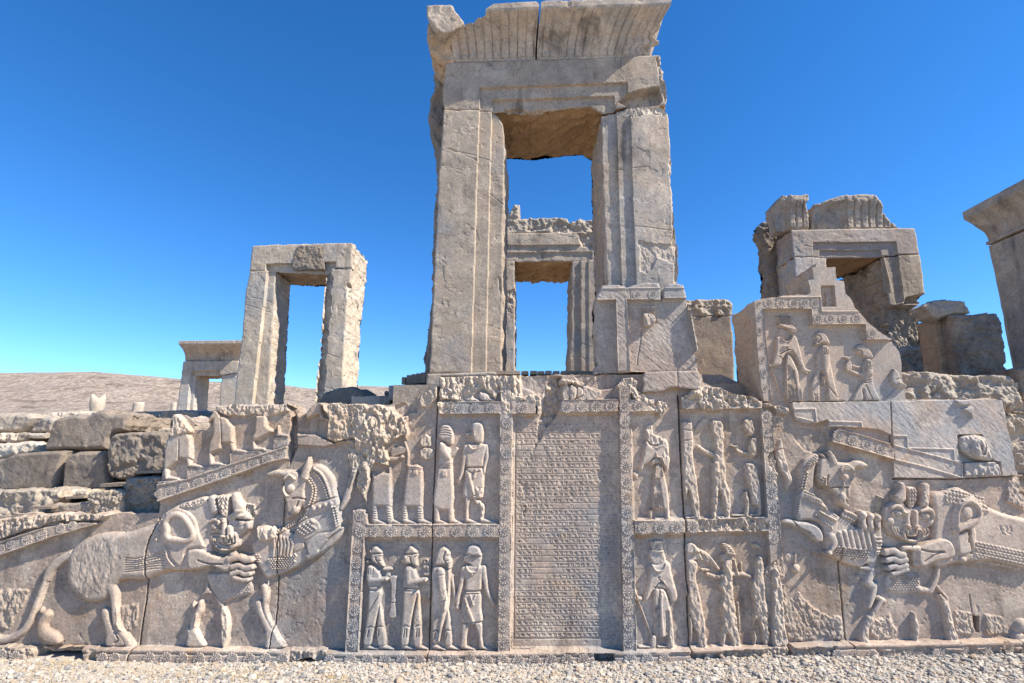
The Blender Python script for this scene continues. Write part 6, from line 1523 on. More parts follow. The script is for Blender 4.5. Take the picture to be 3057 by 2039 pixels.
# ---- parapet slab in front of its right jamb
S1 = root('parapet_slab', 1930, 1108, 0, 'hatched parapet slab with a T-shaped border and a broken crowned head, before the tallest doorway', 'stone slab', 'parapet slabs on the stairway front')
h1 = hfblock(P('zx', 455, 60, 650, 55, 740, 90, 860, 45, 960, 25, 1100, 30, 1130, 80, 1140, 180, 1150, 130, 1180, 80, 1240, 45, 1330, 38, 1405, 60, 1430, 180, 1450, 300, 1500, 420, 1530, 600, 1560, 700, 1560, 850, 1580, 950, 1578, 1045, 960, 1058, 780, 1060, 430, 1075, 370, 1100, 375, 1000, 420, 980, 390, 860, 400, 700, 375, 560, 390, 440, 370, 300, 400, 170, 430, 110), 0.0, jag=1.6, bulge=.01, amp=.0015, D=0, seed=8)
h1.H += .035
for q in (P('zx', 350, 232, 612, 228, 632, 1070, 350, 1080), P('zx', 742, 226, 1165, 232, 1165, 214, 1440, 210, 1600, 1060, 780, 1060)):
    m = sdpoly(h1.PX, h1.PY, q) > 0; h1.H = np.where(m, h1.H - .05, h1.H).astype(f32)
    h1.rail(np.vstack([q, q[:1]]), 2.6, .008)
h1.rail(P('zx', 430, 98, 1130, 92), 2.4, .008); h1.rail(P('zx', 1180, 92, 1420, 92), 2.4, .008)
h1.hatch(P('zx', 640, 620, 800, 560, 1000, 560, 1420, 260, 1580, 1045, 780, 1050), .0032, -42, .026, 3); h1.hatch(P('zx', 400, 110, 780, 110, 740, 230, 630, 1060, 620, 230, 400, 230), .0035, -42, .026, 4)
h1.rough(P('zx', 1130, 80, 1180, 100, 1160, 300, 1110, 480, 1050, 520, 1080, 420, 1130, 300), -.02, .015, .06, 4, 3, 5, D=.2)
f = Fig(h1, 'zx', (880, 270, 1150, 560)); f.poly([925, 295, 1095, 300, 1080, 380, 960, 385], .04, 14, sm=False).poly([930, 385, 1050, 390, 1080, 480, 1000, 540, 950, 530, 930, 460], .05, 40)
for k in range(8): f.groove([945 + 19 * k, 298, 955 + 17 * k, 375], 5, .014)
f.worn(.016, .03, .5, 3, [930, 390, 1100, 390, 1090, 550, 930, 550])
# (crown fragment belongs to the slab's own face)
f.done(2)
h1.crack(P('zx', 930, 560, 910, 720, 880, 900, 875, 1000), 1.2, .012, 1, 3); h1.crack(P('zx', 770, 100, 785, 225), 1.0, .012, .8, 4)
o1 = h1.build({1: ('slab_face', S1, MAT['repair']), 2: ('crowned_head_relief', S1, MAT['relief'])}, .26, 4, .02)
for x, y in ((865, 170), (1045, 165)): rosette(h1, *P('zx', x, y)[0], 15.5, o1[1])
for k, (q, lb) in enumerate(((P('zx', 960, 1062, 1338, 1048, 1342, 1230, 1250, 1240, 1180, 1280, 1050, 1290, 930, 1290, 950, 1200, 935, 1130), 'grey hatched block under the T-bordered slab, left of the two'), (P('zx', 1346, 1047, 1578, 1040, 1612, 1110, 1625, 1190, 1600, 1270, 1345, 1240), 'smaller grey hatched block under the T-bordered slab, right of the two'))):
    h = hfblock(q, -.055, jag=.8, bulge=.008, amp=.001, D=0, seed=12 + k); h.hatch(q, .003, -42, .026, 9 + k)
    o = h.build({1: ('repair_block', None, MAT['repair'])}, .22, 2, .006)[1]; rebase(o); tag(o, lb, 'stone block', 'small repair blocks under the slab', 'thing')

# ---- parapet slab with the king and his servants
S2 = root('parapet_slab', 2450, 1196, 0, 'pinkish parapet slab carved with a king and servants, stepped battlement on top, broken right edge', 'stone slab', 'parapet slabs on the stairway front')
h2o = P('zs', 200, 190, 300, 165, 520, 140, 700, 120, 900, 112, 945, 85)
h2o = np.vstack([h2o, P('zt', 800, 1280, 830, 1240, 800, 1100, 870, 1098, 850, 955, 890, 950, 895, 905, 960, 930, 1000, 960, 1115, 952, 1130, 1108, 1215, 1112, 1228, 1260, 1290, 1310, 1320, 1360), P('zs', 1530, 280, 1600, 350, 1700, 470, 1850, 600, 2000, 690, 2120, 780, 2170, 860, 2200, 1000, 2215, 1250, 2248, 1290, 2250, 1510, 1500, 1508, 420, 1525, 330, 1520, 290, 1300, 250, 900, 230, 500)])
h2 = HF(0.0, (2205, 785, 2720, 1215), .0042); h2.outline(h2o, 1.0, .06, 4)
h2.H += .0012 * fbm(h2.X, h2.Z, .12, 4, 2) + .05
inner = P('zs', 322, 300, 955, 297, 970, 510, 1668, 500, 1688, 708, 2120, 708, 2300, 800, 2300, 1540, 430, 1540)
def cut(hf, q, dv):
    w_ = hf.wp(q); m = sdpoly(hf.PX[w_], hf.PY[w_], q) > 0; hf.H[w_] = np.where(m, hf.H[w_] + dv, hf.H[w_])
cut(h2, inner, -.05); h2.rail(np.vstack([inner[:6]]), 2.6, .008); h2.rail(inner[[0, 8]], 2.6, .008)
for q in (P('zs', 500, 148, 1075, 140, 1090, 335, 1600, 332), ): h2.rail(q, 2.2, .010)
merl = P('zs', 945, 85, 1085, 140, 1092, 335, 1600, 340, 1500, 200, 1400, -60, 1000, -80)
cut(h2, P('zs', 1078, -8, 1258, -8, 1283, 268, 1100, 270), -.045); cut(h2, P('zs', 1115, 65, 1185, 65, 1195, 268, 1120, 268), -.02)
K2 = {1: ('slab_face', S2, MAT['slab'])}
def reg2(i, nm, lb): K2[i] = (nm, S2, MAT['slab']); LB2[i] = lb
LB2 = {}
f = Fig(h2, 'zs', (360, 360, 990, 1530))
f.poly([518, 378, 702, 378, 705, 480, 690, 520, 545, 500], .036, 16, sm=False)
for k in range(10): f.groove([536 + 17 * k, 380, 546 + 16 * k, 486 + 2 * k], 5, .014)
f.poly([540, 490, 700, 500, 760, 530, 784, 575, 770, 612, 700, 605, 660, 560, 545, 510], .036, 20)
for k in range(3): f.beads([555 + 20 * k, 500 + 22 * k, 690, 545 + 20 * k, 775, 560 + 18 * k], 8, .010, 17)
f.poly([560, 540, 680, 580, 700, 640, 640, 680, 575, 650], .012, 16)
f.poly([500, 685, 560, 652, 650, 720, 730, 638, 782, 655, 815, 750, 852, 900, 890, 1040, 905, 1080, 860, 1100, 790, 1005, 762, 940, 690, 882, 640, 900, 600, 960, 570, 1040, 490, 1052, 448, 1022, 490, 860], .042, 60)
f.tube([565, 655, 600, 708, 650, 722, 700, 706, 732, 640], 10, .014, add=True)
f.groove([560, 890, 690, 830, 760, 910], 7, .014).groove([640, 800, 660, 830, 690, 830], 6, .012).tube([600, 795, 660, 780], 10, .014, add=True).tube([690, 825, 755, 915], 7, .01, add=True).groove([550, 920, 600, 960, 640, 920], 6, .01)
f.tube([862, 1080, 915, 1108, 965, 1115], [28, 30, 14], .032).tube([900, 1120, 930, 1145], 12, .03).dome(438, 1042, 30, 26, .034, add=False)
f.poly([640, 912, 690, 888, 730, 960, 802, 1130, 822, 1280, 862, 1400, 867, 1518, 800, 1518, 640, 1514, 628, 1200], .042, 50)
for k in range(9): f.groove([660 + 10 * k, 1030 + 10 * k, 662 + 17 * k, 1510], 4.5, .013)
f.tube([655, 920, 640, 1100, 650, 1500], 8, .012, add=True).tube([730, 960, 800, 1140, 850, 1500], 8, .008, add=True)
f.tube([385, 975, 440, 1060, 578, 1410], 7, .022); f.tube([470, 1050, 560, 1090, 640, 1095], 5, .010)
reg2(11, 'king_relief', 'king in tall fluted crown with spread arms and pleated robe'); f.done(11)
f = Fig(h2, 'zs', (950, 560, 1380, 1530))
f.poly([1018, 645, 1060, 590, 1120, 585, 1182, 640, 1228, 735, 1205, 765, 1130, 742, 1085, 765, 1010, 785, 1032, 715], .042, 45).groove([1010, 650, 1070, 640, 1100, 690, 1060, 730], 7, .014).groove([1025, 700, 1060, 690], 6, .012).groove([1040, 735, 1090, 740], 5, .01)
f.poly([1105, 792, 1170, 778, 1222, 860, 1242, 1000, 1272, 1150, 1312, 1330, 1350, 1508, 1200, 1512, 1182, 1290, 1100, 1130, 1092, 1518, 995, 1518, 968, 1400, 980, 1250, 1042, 1110, 1048, 900], .034, 55)
f.tube([1155, 810, 1165, 950, 1165, 1080, 1148, 1180], [50, 48, 42, 32], .022, add=True).tube([1145, 1190, 1140, 1240, 1152, 1300], [30, 26, 8], .03, add=True).groove([1130, 1230, 1140, 1290], 4, .012)
for k in range(3): f.groove([1135 + 22 * k, 800, 1135 + 22 * k, 885], 4, .008)
f.groove([1120, 895, 1205, 900], 5, .009).groove([1120, 1150, 1180, 1160], 5, .01).groove([1180, 1290, 1330, 1470], 6, .01).groove([1010, 1420, 1040, 1440, 1085, 1420], 6, .01).groove([1035, 1450, 1030, 1510], 6, .012).groove([1055, 1450, 1060, 1510], 6, .012)
reg2(12, 'servant_relief', 'servant standing behind the king in a smooth hood'); f.done(12)
f = Fig(h2, 'zs', (1400, 730, 1920, 1530))
f.poly([1558, 832, 1590, 770, 1660, 752, 1732, 800, 1795, 890, 1802, 935, 1762, 955, 1700, 935, 1650, 915, 1600, 875], .042, 45).groove([1565, 840, 1620, 840, 1650, 880], 6, .014).groove([1600, 870, 1640, 895], 5, .01)
f.poly([1680, 980, 1742, 958, 1792, 1030, 1806, 1230, 1842, 1360, 1895, 1500, 1780, 1505, 1700, 1500, 1662, 1370, 1672, 1505, 1520, 1505, 1600, 1340, 1662, 1250, 1650, 1100], .036, 50)
f.tube([1730, 990, 1742, 1140], [52, 50], .022, add=True).tube([1725, 1165, 1600, 1150, 1505, 1118], [40, 28, 20], .034).poly([1402, 920, 1522, 920, 1515, 938, 1490, 960, 1522, 1020, 1512, 1112, 1448, 1112, 1430, 1030, 1465, 970, 1425, 940], .034, 22)
for k in range(4): f.groove([1700 + 20 * k, 985, 1700 + 20 * k, 1060], 4, .008)
f.groove([1685, 1080, 1780, 1090], 5, .009).groove([1650, 1242, 1808, 1230], 7, .012).groove([1655, 1270, 1812, 1258], 7, .012).groove([1700, 1300, 1790, 1490], 6, .012).tube([1540, 1040, 1600, 1060, 1640, 1050], 18, .02)
reg2(13, 'servant_relief', 'bending servant offering a rimmed jar'); f.done(13)
f = Fig(h2, 'zs', (1990, 1060, 2270, 1400))
f.poly([2030, 1170, 2070, 1090, 2095, 1082, 2150, 1150, 2192, 1270, 2222, 1330, 2120, 1335, 2042, 1270], .042, 50).groove([2100, 1225, 2180, 1215], 6, .01).dome(2215, 1312, 38, 30, .04, add=False).tube([2130, 1270, 2220, 1295], 10, .012, add=True).tube([2010, 1470, 2170, 1320], 14, .012)
reg2(14, 'jar_relief', 'lidded jar carried at the broken right edge'); f.done(14)
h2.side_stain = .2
o2 = h2.build(K2, .46, 5, .015)
for i in LB2: o2[i]['label'] = LB2[i]
for x, y in ((395, 222), (555, 222), (720, 222), (865, 222), (1010, 220), (1045, 425), (1208, 428), (1380, 428), (1555, 428), (262, 405), (270, 590), (295, 780), (315, 970), (330, 1150), (345, 1345), (1765, 620)): rosette(h2, *P('zs', x, y)[0], 16 if x > 380 else 14.5, o2[1], squash=1 if x > 380 else .72)
rosette(h2, *P('zs', 250, 240)[0], 14, o2[1], squash=.6)

# ---- doorway seen through the tall one
Y2 = 5.0
D2 = root('stone_doorway', 1620, 1180, Y2, 'stone doorway seen through the opening of the tallest one, rough block on its lintel', 'doorway', 'stone doorways of the ruined palace')
piece('jamb', D2, [(1425, 782), (1536, 780), (1536, 1190), (1415, 1190)], Y2, 1.2, 'door', steps=[([(1500, 700), (1560, 700), (1560, 1200), (1496, 1200)], .02)], seed=21, chips=[(P('zn', 640, 780, 720, 760, 700, 900, 650, 1000), .0, .05, .4)])
piece('jamb', D2, [(1707, 780), (1812, 778), (1822, 1190), (1704, 1190), (1700, 1060), (1705, 1000)], Y2, 1.2, 'door', steps=[([(1690, 700), (1754, 700), (1757, 1200), (1690, 1200)], .04), ([(1690, 700), (1732, 700), (1734, 1200), (1690, 1200)], .0)], seed=22)
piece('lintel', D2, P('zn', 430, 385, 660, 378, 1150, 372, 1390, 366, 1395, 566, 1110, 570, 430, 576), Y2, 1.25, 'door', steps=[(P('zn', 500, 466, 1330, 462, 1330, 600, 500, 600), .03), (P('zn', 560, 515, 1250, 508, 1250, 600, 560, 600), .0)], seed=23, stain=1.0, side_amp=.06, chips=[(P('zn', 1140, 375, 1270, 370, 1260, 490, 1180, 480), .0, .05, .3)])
block('broken_cornice', P('zn', 440, 300, 660, 230, 700, 165, 738, 170, 742, 250, 735, 270, 820, 262, 960, 258, 1080, 262, 1090, 300, 1170, 265, 1390, 290, 1395, 374, 430, 380), Y2 + .05, 1.0, 'rock', parent=D2, seed=24, amp=.05, sc=.2, jag=3, bulge=.08, bpx=8, D=.8)

# ---- doorway at the left
Y3 = 4.2
D3 = root('stone_doorway', 790, 1210, Y3, 'freestanding plain doorway left of the tallest one, its right side sunlit and broken', 'doorway', 'stone doorways of the ruined palace')
piece('jamb', D3, P('zo', 703, 318, 850, 311, 905, 314, 890, 560, 870, 900, 835, 1420, 830, 1560, 550, 1560, 572, 1420, 600, 1150, 640, 860, 660, 620, 668, 480), Y3, .6, 'pale', steps=[(P('zo', 850, 300, 950, 300, 850, 1560, 712, 1560, 727, 1410), .0)], level=.07, seed=31, jag=1.0, hatch=.0012)
piece('jamb', D3, P('zo', 1345, 322, 1385, 297, 1547, 288, 1535, 450, 1508, 620, 1495, 800, 1482, 1000, 1472, 1250, 1480, 1560, 1235, 1560, 1250, 1250, 1280, 1000, 1310, 600, 1330, 400), Y3, .75, 'pale', level=.06, seed=32, jag=1.2, side_amp=.022, rings=7,
      chips=[(P('zo', 1340, 320, 1385, 297, 1370, 700, 1330, 1180, 1310, 1500, 1230, 1500, 1280, 1000, 1310, 600), -.04, .03, .2), (P('zo', 1510, 430, 1550, 430, 1520, 900, 1490, 1300, 1470, 1250, 1490, 800), .0, .05, .8)])
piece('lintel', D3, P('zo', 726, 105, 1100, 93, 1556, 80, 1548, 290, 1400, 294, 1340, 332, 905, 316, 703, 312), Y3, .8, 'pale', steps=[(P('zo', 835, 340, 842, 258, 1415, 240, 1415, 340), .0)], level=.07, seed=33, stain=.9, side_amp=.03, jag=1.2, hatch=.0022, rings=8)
block('dark_patch_block', P('zo', 1090, 94, 1275, 88, 1310, 235, 1310, 292, 1040, 290, 1050, 200), Y3 - .085, .12, 'brown', parent=D3, seed=34, amp=.012, sc=.1, bulge=.012, bpx=6, jag=1)
# ---- small doorway with complete cornice, far left
Y4 = 13.0
D4 = root('stone_doorway', 630, 1225, Y4, 'small distant doorway with a complete flaring cornice, at the far left', 'doorway', 'stone doorways of the ruined palace')
piece('jamb', D4, P('zo', 135, 1172, 232, 1176, 216, 1460, 210, 1560, 80, 1560, 92, 1460), Y4, .8, 'pale', steps=[(P('zo', 208, 1150, 260, 1150, 200, 1600, 170, 1600), .0)], level=.1, seed=41, jag=.8)
piece('jamb', D4, P('zo', 462, 1180, 540, 1165, 600, 1155, 592, 1560, 432, 1560, 440, 1400), Y4, .8, 'pale', level=.06, seed=42, jag=1, side_amp=.05)
piece('lintel', D4, P('zo', 150, 1064, 607, 1058, 602, 1160, 455, 1180, 232, 1180, 135, 1175), Y4, .9, 'pale', steps=[(P('zo', 215, 1200, 215, 1148, 450, 1142, 450, 1200), .0)], level=.12, seed=43, stain=.8, jag=.8)
cornice('cornice_block', D4, 'door', tuple(P('zo', 150, 1063)[0]), tuple(P('zo', 605, 1052)[0]), tuple(P('zo', 97, 892)[0]), tuple(P('zo', 628, 880)[0]), Y4, .5, 1.8, 26, seed=44, band=.2)

# ---- doorway at the right
Y5 = 3.0
D5 = root('stone_doorway', 2560, 1190, Y5, 'weathered doorway behind the king slab, two cornice fragments lying on its lintel', 'doorway', 'stone doorways of the ruined palace')
mid = P('zt', 868, 660, 1830, 655, 1850, 797, 1920, 1345, 1830, 1375, 1715, 900, 1690, 800, 1690, 850, 600, 850, 868, 850); inn = P('zt', 955, 745, 1665, 740, 1720, 1000, 1760, 1250, 1700, 1250, 1600, 850, 955, 850)
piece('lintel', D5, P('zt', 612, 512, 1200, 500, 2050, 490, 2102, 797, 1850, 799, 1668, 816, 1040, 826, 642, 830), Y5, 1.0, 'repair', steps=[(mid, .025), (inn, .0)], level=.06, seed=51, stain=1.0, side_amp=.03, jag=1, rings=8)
piece('jamb', D5, P('zt', 642, 830, 1042, 826, 1060, 1000, 1085, 1500, 1110, 2600, 800, 2600, 710, 1500, 660, 1000), Y5, 1.0, 'repair', steps=[(P('zt', 880, 800, 1140, 800, 1140, 2600, 900, 2600), .025), (P('zt', 958, 800, 1140, 800, 1140, 2600, 990, 2600), .0)], level=.06, seed=52, jag=1.4)
piece('jamb', D5, P('zp', 1003, 515, 1248, 501, 1286, 760, 1240, 842, 1282, 872, 1292, 1050, 1330, 1110, 1338, 1330, 1120, 1330, 1070, 1080, 1050, 860, 1030, 700), Y5, 1.05, 'door', steps=[(mid, .025), (inn, .0)], level=.06, seed=53, stain=.6, jag=1.6, side_amp=.05, rings=8,
      chips=[(P('zp', 1040, 830, 1240, 830, 1290, 870, 1330, 1110, 1330, 1330, 1100, 1330, 1060, 1080), -.10, .05, .3), (P('zp', 1150, 790, 1290, 760, 1240, 845, 1140, 840), -.05, .03, .2)])
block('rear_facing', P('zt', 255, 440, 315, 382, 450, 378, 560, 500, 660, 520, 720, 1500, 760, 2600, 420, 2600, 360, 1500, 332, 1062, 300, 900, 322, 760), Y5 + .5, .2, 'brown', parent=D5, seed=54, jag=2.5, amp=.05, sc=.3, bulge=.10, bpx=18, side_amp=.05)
def frag(name, poly_, topy, Yf, nfl, label, sd, dark=None):
    q = np.array(poly_, float); q2 = q.copy()
    hh = np.clip((P('zt', 0, 480)[0, 1] - q[:, 1]) / (P('zt', 0, 480)[0, 1] - P('zt', 0, 80)[0, 1]), 0, 1) ** 2 * .10
    for i in range(len(q)): q2[i] = adj(q[i:i + 1], Yf, hh[i])[0]
    hf = hfblock(q2, Yf, jag=1.5, bulge=.03, bpx=6, amp=.01, seed=sd, D=.2)
    y1, y0 = q2[:, 1].max(), q2[:, 1].min(); t = np.clip((y1 - hf.PY) / (y1 - y0), 0, 1)
    m = np.ones(hf.X.shape) if dark is None else sstep(0, 12, sdpoly(hf.PX, hf.PY, dark))
    hf.H += (.10 * np.minimum(t / .84, 1) ** 2.2 - .05 * (1 - m) + .05 * facet(hf.X, hf.Z, .25, sd) * (1 - m)).astype(f32)
    ph = (hf.X - hf.X.min()) / (hf.X.max() - hf.X.min()) * nfl
    hf.H += (m * (t < .82) * (t > .08) * (.035 * np.minimum(1, 2.2 * np.abs(np.sin(math.pi * ph))) - .03)).astype(f32)
    hf.H += (m * (t <= .08) * .03).astype(f32)
    o = hf.build({1: (name, None, MAT['door'])}, .25, 5, .02)[1]; rebase(o); tag(o, label, 'stone fragment', 'cornice fragments on the right doorway', 'thing'); return o
frag('cornice_fragment', P('zt', 430, 190, 545, 82, 842, 80, 832, 150, 802, 190, 830, 300, 860, 495, 560, 495, 470, 520, 440, 350), 0, Y5 - .02, 7, 'narrow cornice fragment with flutes, left one on the right-hand doorway', 55, P('zt', 545, 80, 850, 70, 880, 500, 580, 500))
frag('cornice_fragment', P('zt', 915, 195, 1185, 84, 1620, 80, 1660, 160, 1700, 230, 1740, 340, 1895, 465, 1890, 492, 890, 492, 900, 300), 0, Y5 - .02, 13, 'wide cornice fragment with flutes and a broken left face, right one on the right-hand doorway', 56, P('zt', 1215, 80, 1700, 60, 1920, 500, 1235, 500))
block('stone_block', P('zt', 760, 360, 900, 345, 910, 490, 760, 492), Y5 + .35, .4, 'brown', 'small dark block wedged between the two cornice fragments', seed=57, amp=.04, jag=2)

# ---- blocks beyond the T-bordered slab
block('stone_block', P('zx', 1330, 225, 1500, 212, 1800, 205, 1955, 204, 1985, 250, 1995, 380, 1975, 402, 1330, 402), 1.5, .9, 'rock', 'rough-topped block resting on the smooth dark block behind the T-bordered slab', seed=61, amp=.035, sc=.1, jag=1.5, D=.6)
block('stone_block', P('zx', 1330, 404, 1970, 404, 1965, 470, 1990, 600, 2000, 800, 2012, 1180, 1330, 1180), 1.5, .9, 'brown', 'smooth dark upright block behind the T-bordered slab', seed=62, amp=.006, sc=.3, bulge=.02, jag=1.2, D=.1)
block('rubble_slope', P('zx', 1560, 1075, 1700, 1060, 1900, 1080, 2040, 1120, 2100, 1150, 2230, 1230, 2260, 1400, 1560, 1400), .55, .9, 'rock', 'sloping bedrock between the T-bordered slab and the king slab', 'rock', seed=63, amp=.05, sc=.25, bulge=.25, bpx=60, jag=3, D=.2)
# ---- blocks at the right
block('stone_block', P('zu', 265, 862, 400, 856, 560, 850, 598, 1100, 612, 1222, 332, 1222, 300, 1050), 1.0, .32, 'brown', 'big dark block with a rough front and ochre left side, right of the king slab', seed=71, amp=.035, sc=.13, jag=1.5, bulge=.04, side_amp=.015, D=.15)
block('stone_block', P('zu', 108, 812, 185, 772, 260, 774, 358, 780, 396, 850, 270, 858, 200, 886, 160, 868, 140, 840), 1.0, .2, 'rock', 'broken cornice stone balanced on the big dark block', seed=72, amp=.02, jag=1.2, bulge=.05, D=.4)
block('stone_block', P('zu', 168, 890, 255, 862, 290, 1050, 330, 1222, 222, 1222), 1.15, .25, 'soffit', 'narrow ochre upright stone beside the big dark block', seed=73, amp=.006, jag=1, D=0)
block('rubble_heap', P('zu', -40, 1060, 60, 1030, 135, 1050, 150, 1120, 155, 1215, -60, 1215), 2.0, .7, 'rock', 'broken stone heap at the foot of the right-hand doorway', 'rock', seed=74, amp=.06, sc=.2, jag=3, bulge=.15, bpx=30, D=.4)
block('stone_block', P('zu', 112, 928, 172, 914, 178, 1000, 112, 1000), 3.2, .5, 'rock', 'small pale block in the gap beside the right-hand doorway', seed=75, amp=.01)
block('stone_block', P('zu', 118, 996, 182, 992, 190, 1080, 128, 1080), 3.0, .5, 'brown', 'upper dark block in the gap beside the right-hand doorway', seed=76, amp=.02)
block('stone_block', P('zu', 135, 1080, 192, 1080, 214, 1220, 145, 1220), 2.9, .6, 'brown', 'lower dark block in the gap beside the right-hand doorway', seed=77, amp=.02)
block('stone_block', P('zu', -30, 1204, 120, 1196, 300, 1208, 420, 1218, 560, 1212, 640, 1216, 665, 1280, 700, 1400, 640, 1420, 568, 1422, 552, 1358, -30, 1364), .22, .7, 'rock', 'long rough-hewn course lying on the hatched repair blocks', seed=78, amp=.045, sc=.14, jag=2, bulge=.04, D=.55)
for k, (q, lb) in enumerate(((P('zu', 640, 1420, 780, 1425, 780, 1450, 640, 1446), 'thin dark stone under the rough course at the right edge'), (P('zu', 568, 1445, 640, 1432, 780, 1440, 780, 1565, 600, 1562, 575, 1500), 'pale boulder beside the hatched block, highest at the right edge'),
                             ([(3012, 1322), (3080, 1312), (3110, 1400), (3025, 1408)], 'grey broken stone beside the hatched block, middle of the right edge'), ([(3034, 1412), (3110, 1408), (3110, 1500), (3044, 1478)], 'brown stone beside the hatched block, lowest at the right edge'),
                             ([(3040, 1060 + 40), (3110, 1090), (3110, 1230), (3050, 1190)], 'rounded brown stone under the cropped doorway at the right edge'))):
    block('boulder', q, .3, .5, ['brown', 'rock', 'rock', 'brown', 'brown'][k], lb, 'boulder', 'boulders at the right end', seed=80 + k, amp=.03, sc=.12, jag=2, bulge=.08, bpx=14, D=.3)

# ---- cropped doorway at the far right, its inner side turned to the stair
YF = 2.2
pA = U(2950, 732, YF); X0 = pA[0]; ztop = pA[2]
D6 = empty('stone_doorway', (X0, 1.2, 2.3), 'cropped doorway at the right edge, shaded side and big flaring cornice', 'doorway', 'stone doorways of the ruined palace'); D6['kind'] = 'thing'
def boxmesh(name, parent, mat, lo, hi, n=14, amp=.012, seed=0, cham=.03):
    V = []; Q = []
    for ax in range(3):
        for sgn in (0, 1):
            a, b = (ax + 1) % 3, (ax + 2) % 3
            t = np.linspace(0, 1, n); A_, B_ = np.meshgrid(t, t)
            p = np.zeros((n, n, 3)); p[..., ax] = sgn; p[..., a] = A_; p[..., b] = B_
            base = sum(len(v) for v in V); V.append(p.reshape(-1, 3)); I_ = np.arange(n * n).reshape(n, n) + base
            q = np.stack([I_[:-1, :-1], I_[:-1, 1:], I_[1:, 1:], I_[1:, :-1]], -1).reshape(-1, 4)
            Q.append(q if sgn else q[:, ::-1])
    V = np.concatenate(V); lo = np.array(lo); hi = np.array(hi); W = lo + V * (hi - lo)
    c = (lo + hi) / 2
    d = np.minimum(W - lo, hi - W); srt = np.sort(d, axis=1)
    ed = np.clip(1 - srt[:, 1] / cham, 0, 1)
    nz = fbm(W[:, 0] + W[:, 1] * 1.3, W[:, 2] - W[:, 1], .3, 4, seed)
    W = W + (c - W) / np.linalg.norm(c - W, axis=1, keepdims=True) * (ed * cham * .3 + amp * nz)[:, None]
    me = np_mesh(name, W, quads=np.concatenate(Q), attrs=dict(dmg=ed * .6, stain=np.zeros(len(W))))
    return link(name, me, MAT[mat], parent)
boxmesh('jamb', D6, 'door', (X0, YF - .62, 2.2), (X0 + 1.0, YF, ztop - .01), 30, .015, 1)
boxmesh('jamb', D6, 'door', (X0, -.15, 2.2), (X0 + 1.0, .35, ztop - .01), 30, .015, 2)
boxmesh('lintel', D6, 'door', (X0 + .001, .352, ztop - 1.25), (X0 + .999, YF - .622, ztop - .012), 24, .012, 3)
boxmesh('door_fascia', D6, 'door', (X0 + .05, YF - 1.0, 2.2), (X0 + .9, YF - .63, ztop - .55), 20, .012, 4)
def side_cornice():
    nv, nu = 40, 90; zt_ = ztop + .52; V = []; fl = .17
    for k in range(nv + 1):
        t = k / nv; o = fl * min(1, t / .8) ** 2.3; z = ztop + (zt_ - ztop) * t
        y = np.linspace(-.4, YF + o * .6, nu); ph = np.abs(np.sin(math.pi * y / .17))
        h = np.where((t < .79) & (t > .08), .04 * np.minimum(1, 2.2 * ph) - .03, 0) + (.03 if t <= .08 else 0) + .012 * fbm(y, y * 0 + z, .2, 3, 5)
        V.append(np.stack([X0 - o - h, y, np.full(nu, z)], -1))
    far = [np.array([[X0 + .9, v[-1, 1], v[0, 2]]]) for v in V]
    V = [np.vstack([v, f_]) for v, f_ in zip(V, far)]
    V.append(np.vstack([np.stack([np.full(nu, X0 + .9), V[-1][:nu, 1], V[-1][:nu, 2]], -1), far[-1]]))
    V = np.stack(V); a, b = V.shape[:2]; I_ = np.arange(a * b).reshape(a, b)
    q = np.stack([I_[:-1, :-1], I_[1:, :-1], I_[1:, 1:], I_[:-1, 1:]], -1).reshape(-1, 4)
    n0 = a * b; Vb = V[0]; Vb2 = Vb.copy(); Vb2[:, 0] = X0 + .9
    VV = np.vstack([V.reshape(-1, 3), Vb, Vb2]); m = b
    qb = np.array([(n0 + i, n0 + i + 1, n0 + m + i + 1, n0 + m + i) for i in range(m - 1)])
    me = np_mesh('cornice_block', VV, quads=np.vstack([q, qb]), attrs=dict(dmg=np.full(len(VV), .05), stain=np.zeros(len(VV))))
    return link('cornice_block', me, MAT['door'], D6)
side_cornice()

# ================================================================ left side: stepped courses and big stones
LG = 'big stones of the ruined left stair'
def st(name, pts, Y, th, mat, lb, **k):
    kw = dict(amp=.02, sc=.14, jag=2, bulge=.06, bpx=14, D=.2); kw.update(k)
    cat = 'boulder' if name == 'boulder' else 'stone block'
    return block(name, pts, Y, th, mat, lb, cat, LG, **kw)
st('stone_block', [(-90, 1470), (0, 1464), (115, 1461), (172, 1464), (178, 1485), (165, 1500), (145, 1512), (140, 1548), (-90, 1590)], .28, .5, 'rock', 'rough low course at the left edge, just above the sunlit ledge', seed=101, amp=.03, bulge=.04, D=.5)
st('stone_block', [(172, 1466), (262, 1463), (262, 1480), (195, 1484), (172, 1505)], .42, .35, 'pale', 'sunlit slab end between the rough low course and the small square block', seed=102, bulge=.02, D=.6)
st('stone_block', [(158, 1506), (190, 1503), (252, 1500), (270, 1502), (270, 1532), (140, 1532)], .12, .35, 'rock', 'low flat block lying on the sunlit ledge', seed=103, bulge=.02, amp=.008)
st('stone_block', [(258, 1482), (264, 1468), (300, 1465), (358, 1463), (368, 1470), (367, 1534), (255, 1534)], .10, .42, 'rock', 'small square rough block on the sunlit ledge', seed=104, bulge=.03, amp=.018, sc=.05, D=.45)
st('stone_block', [(368, 1440), (384, 1426), (430, 1424), (484, 1422), (484, 1536), (370, 1536), (366, 1480)], .2, .5, 'rock', 'pitted block in the shade beside the attendants slab', seed=105, amp=.026, sc=.05, D=.35)
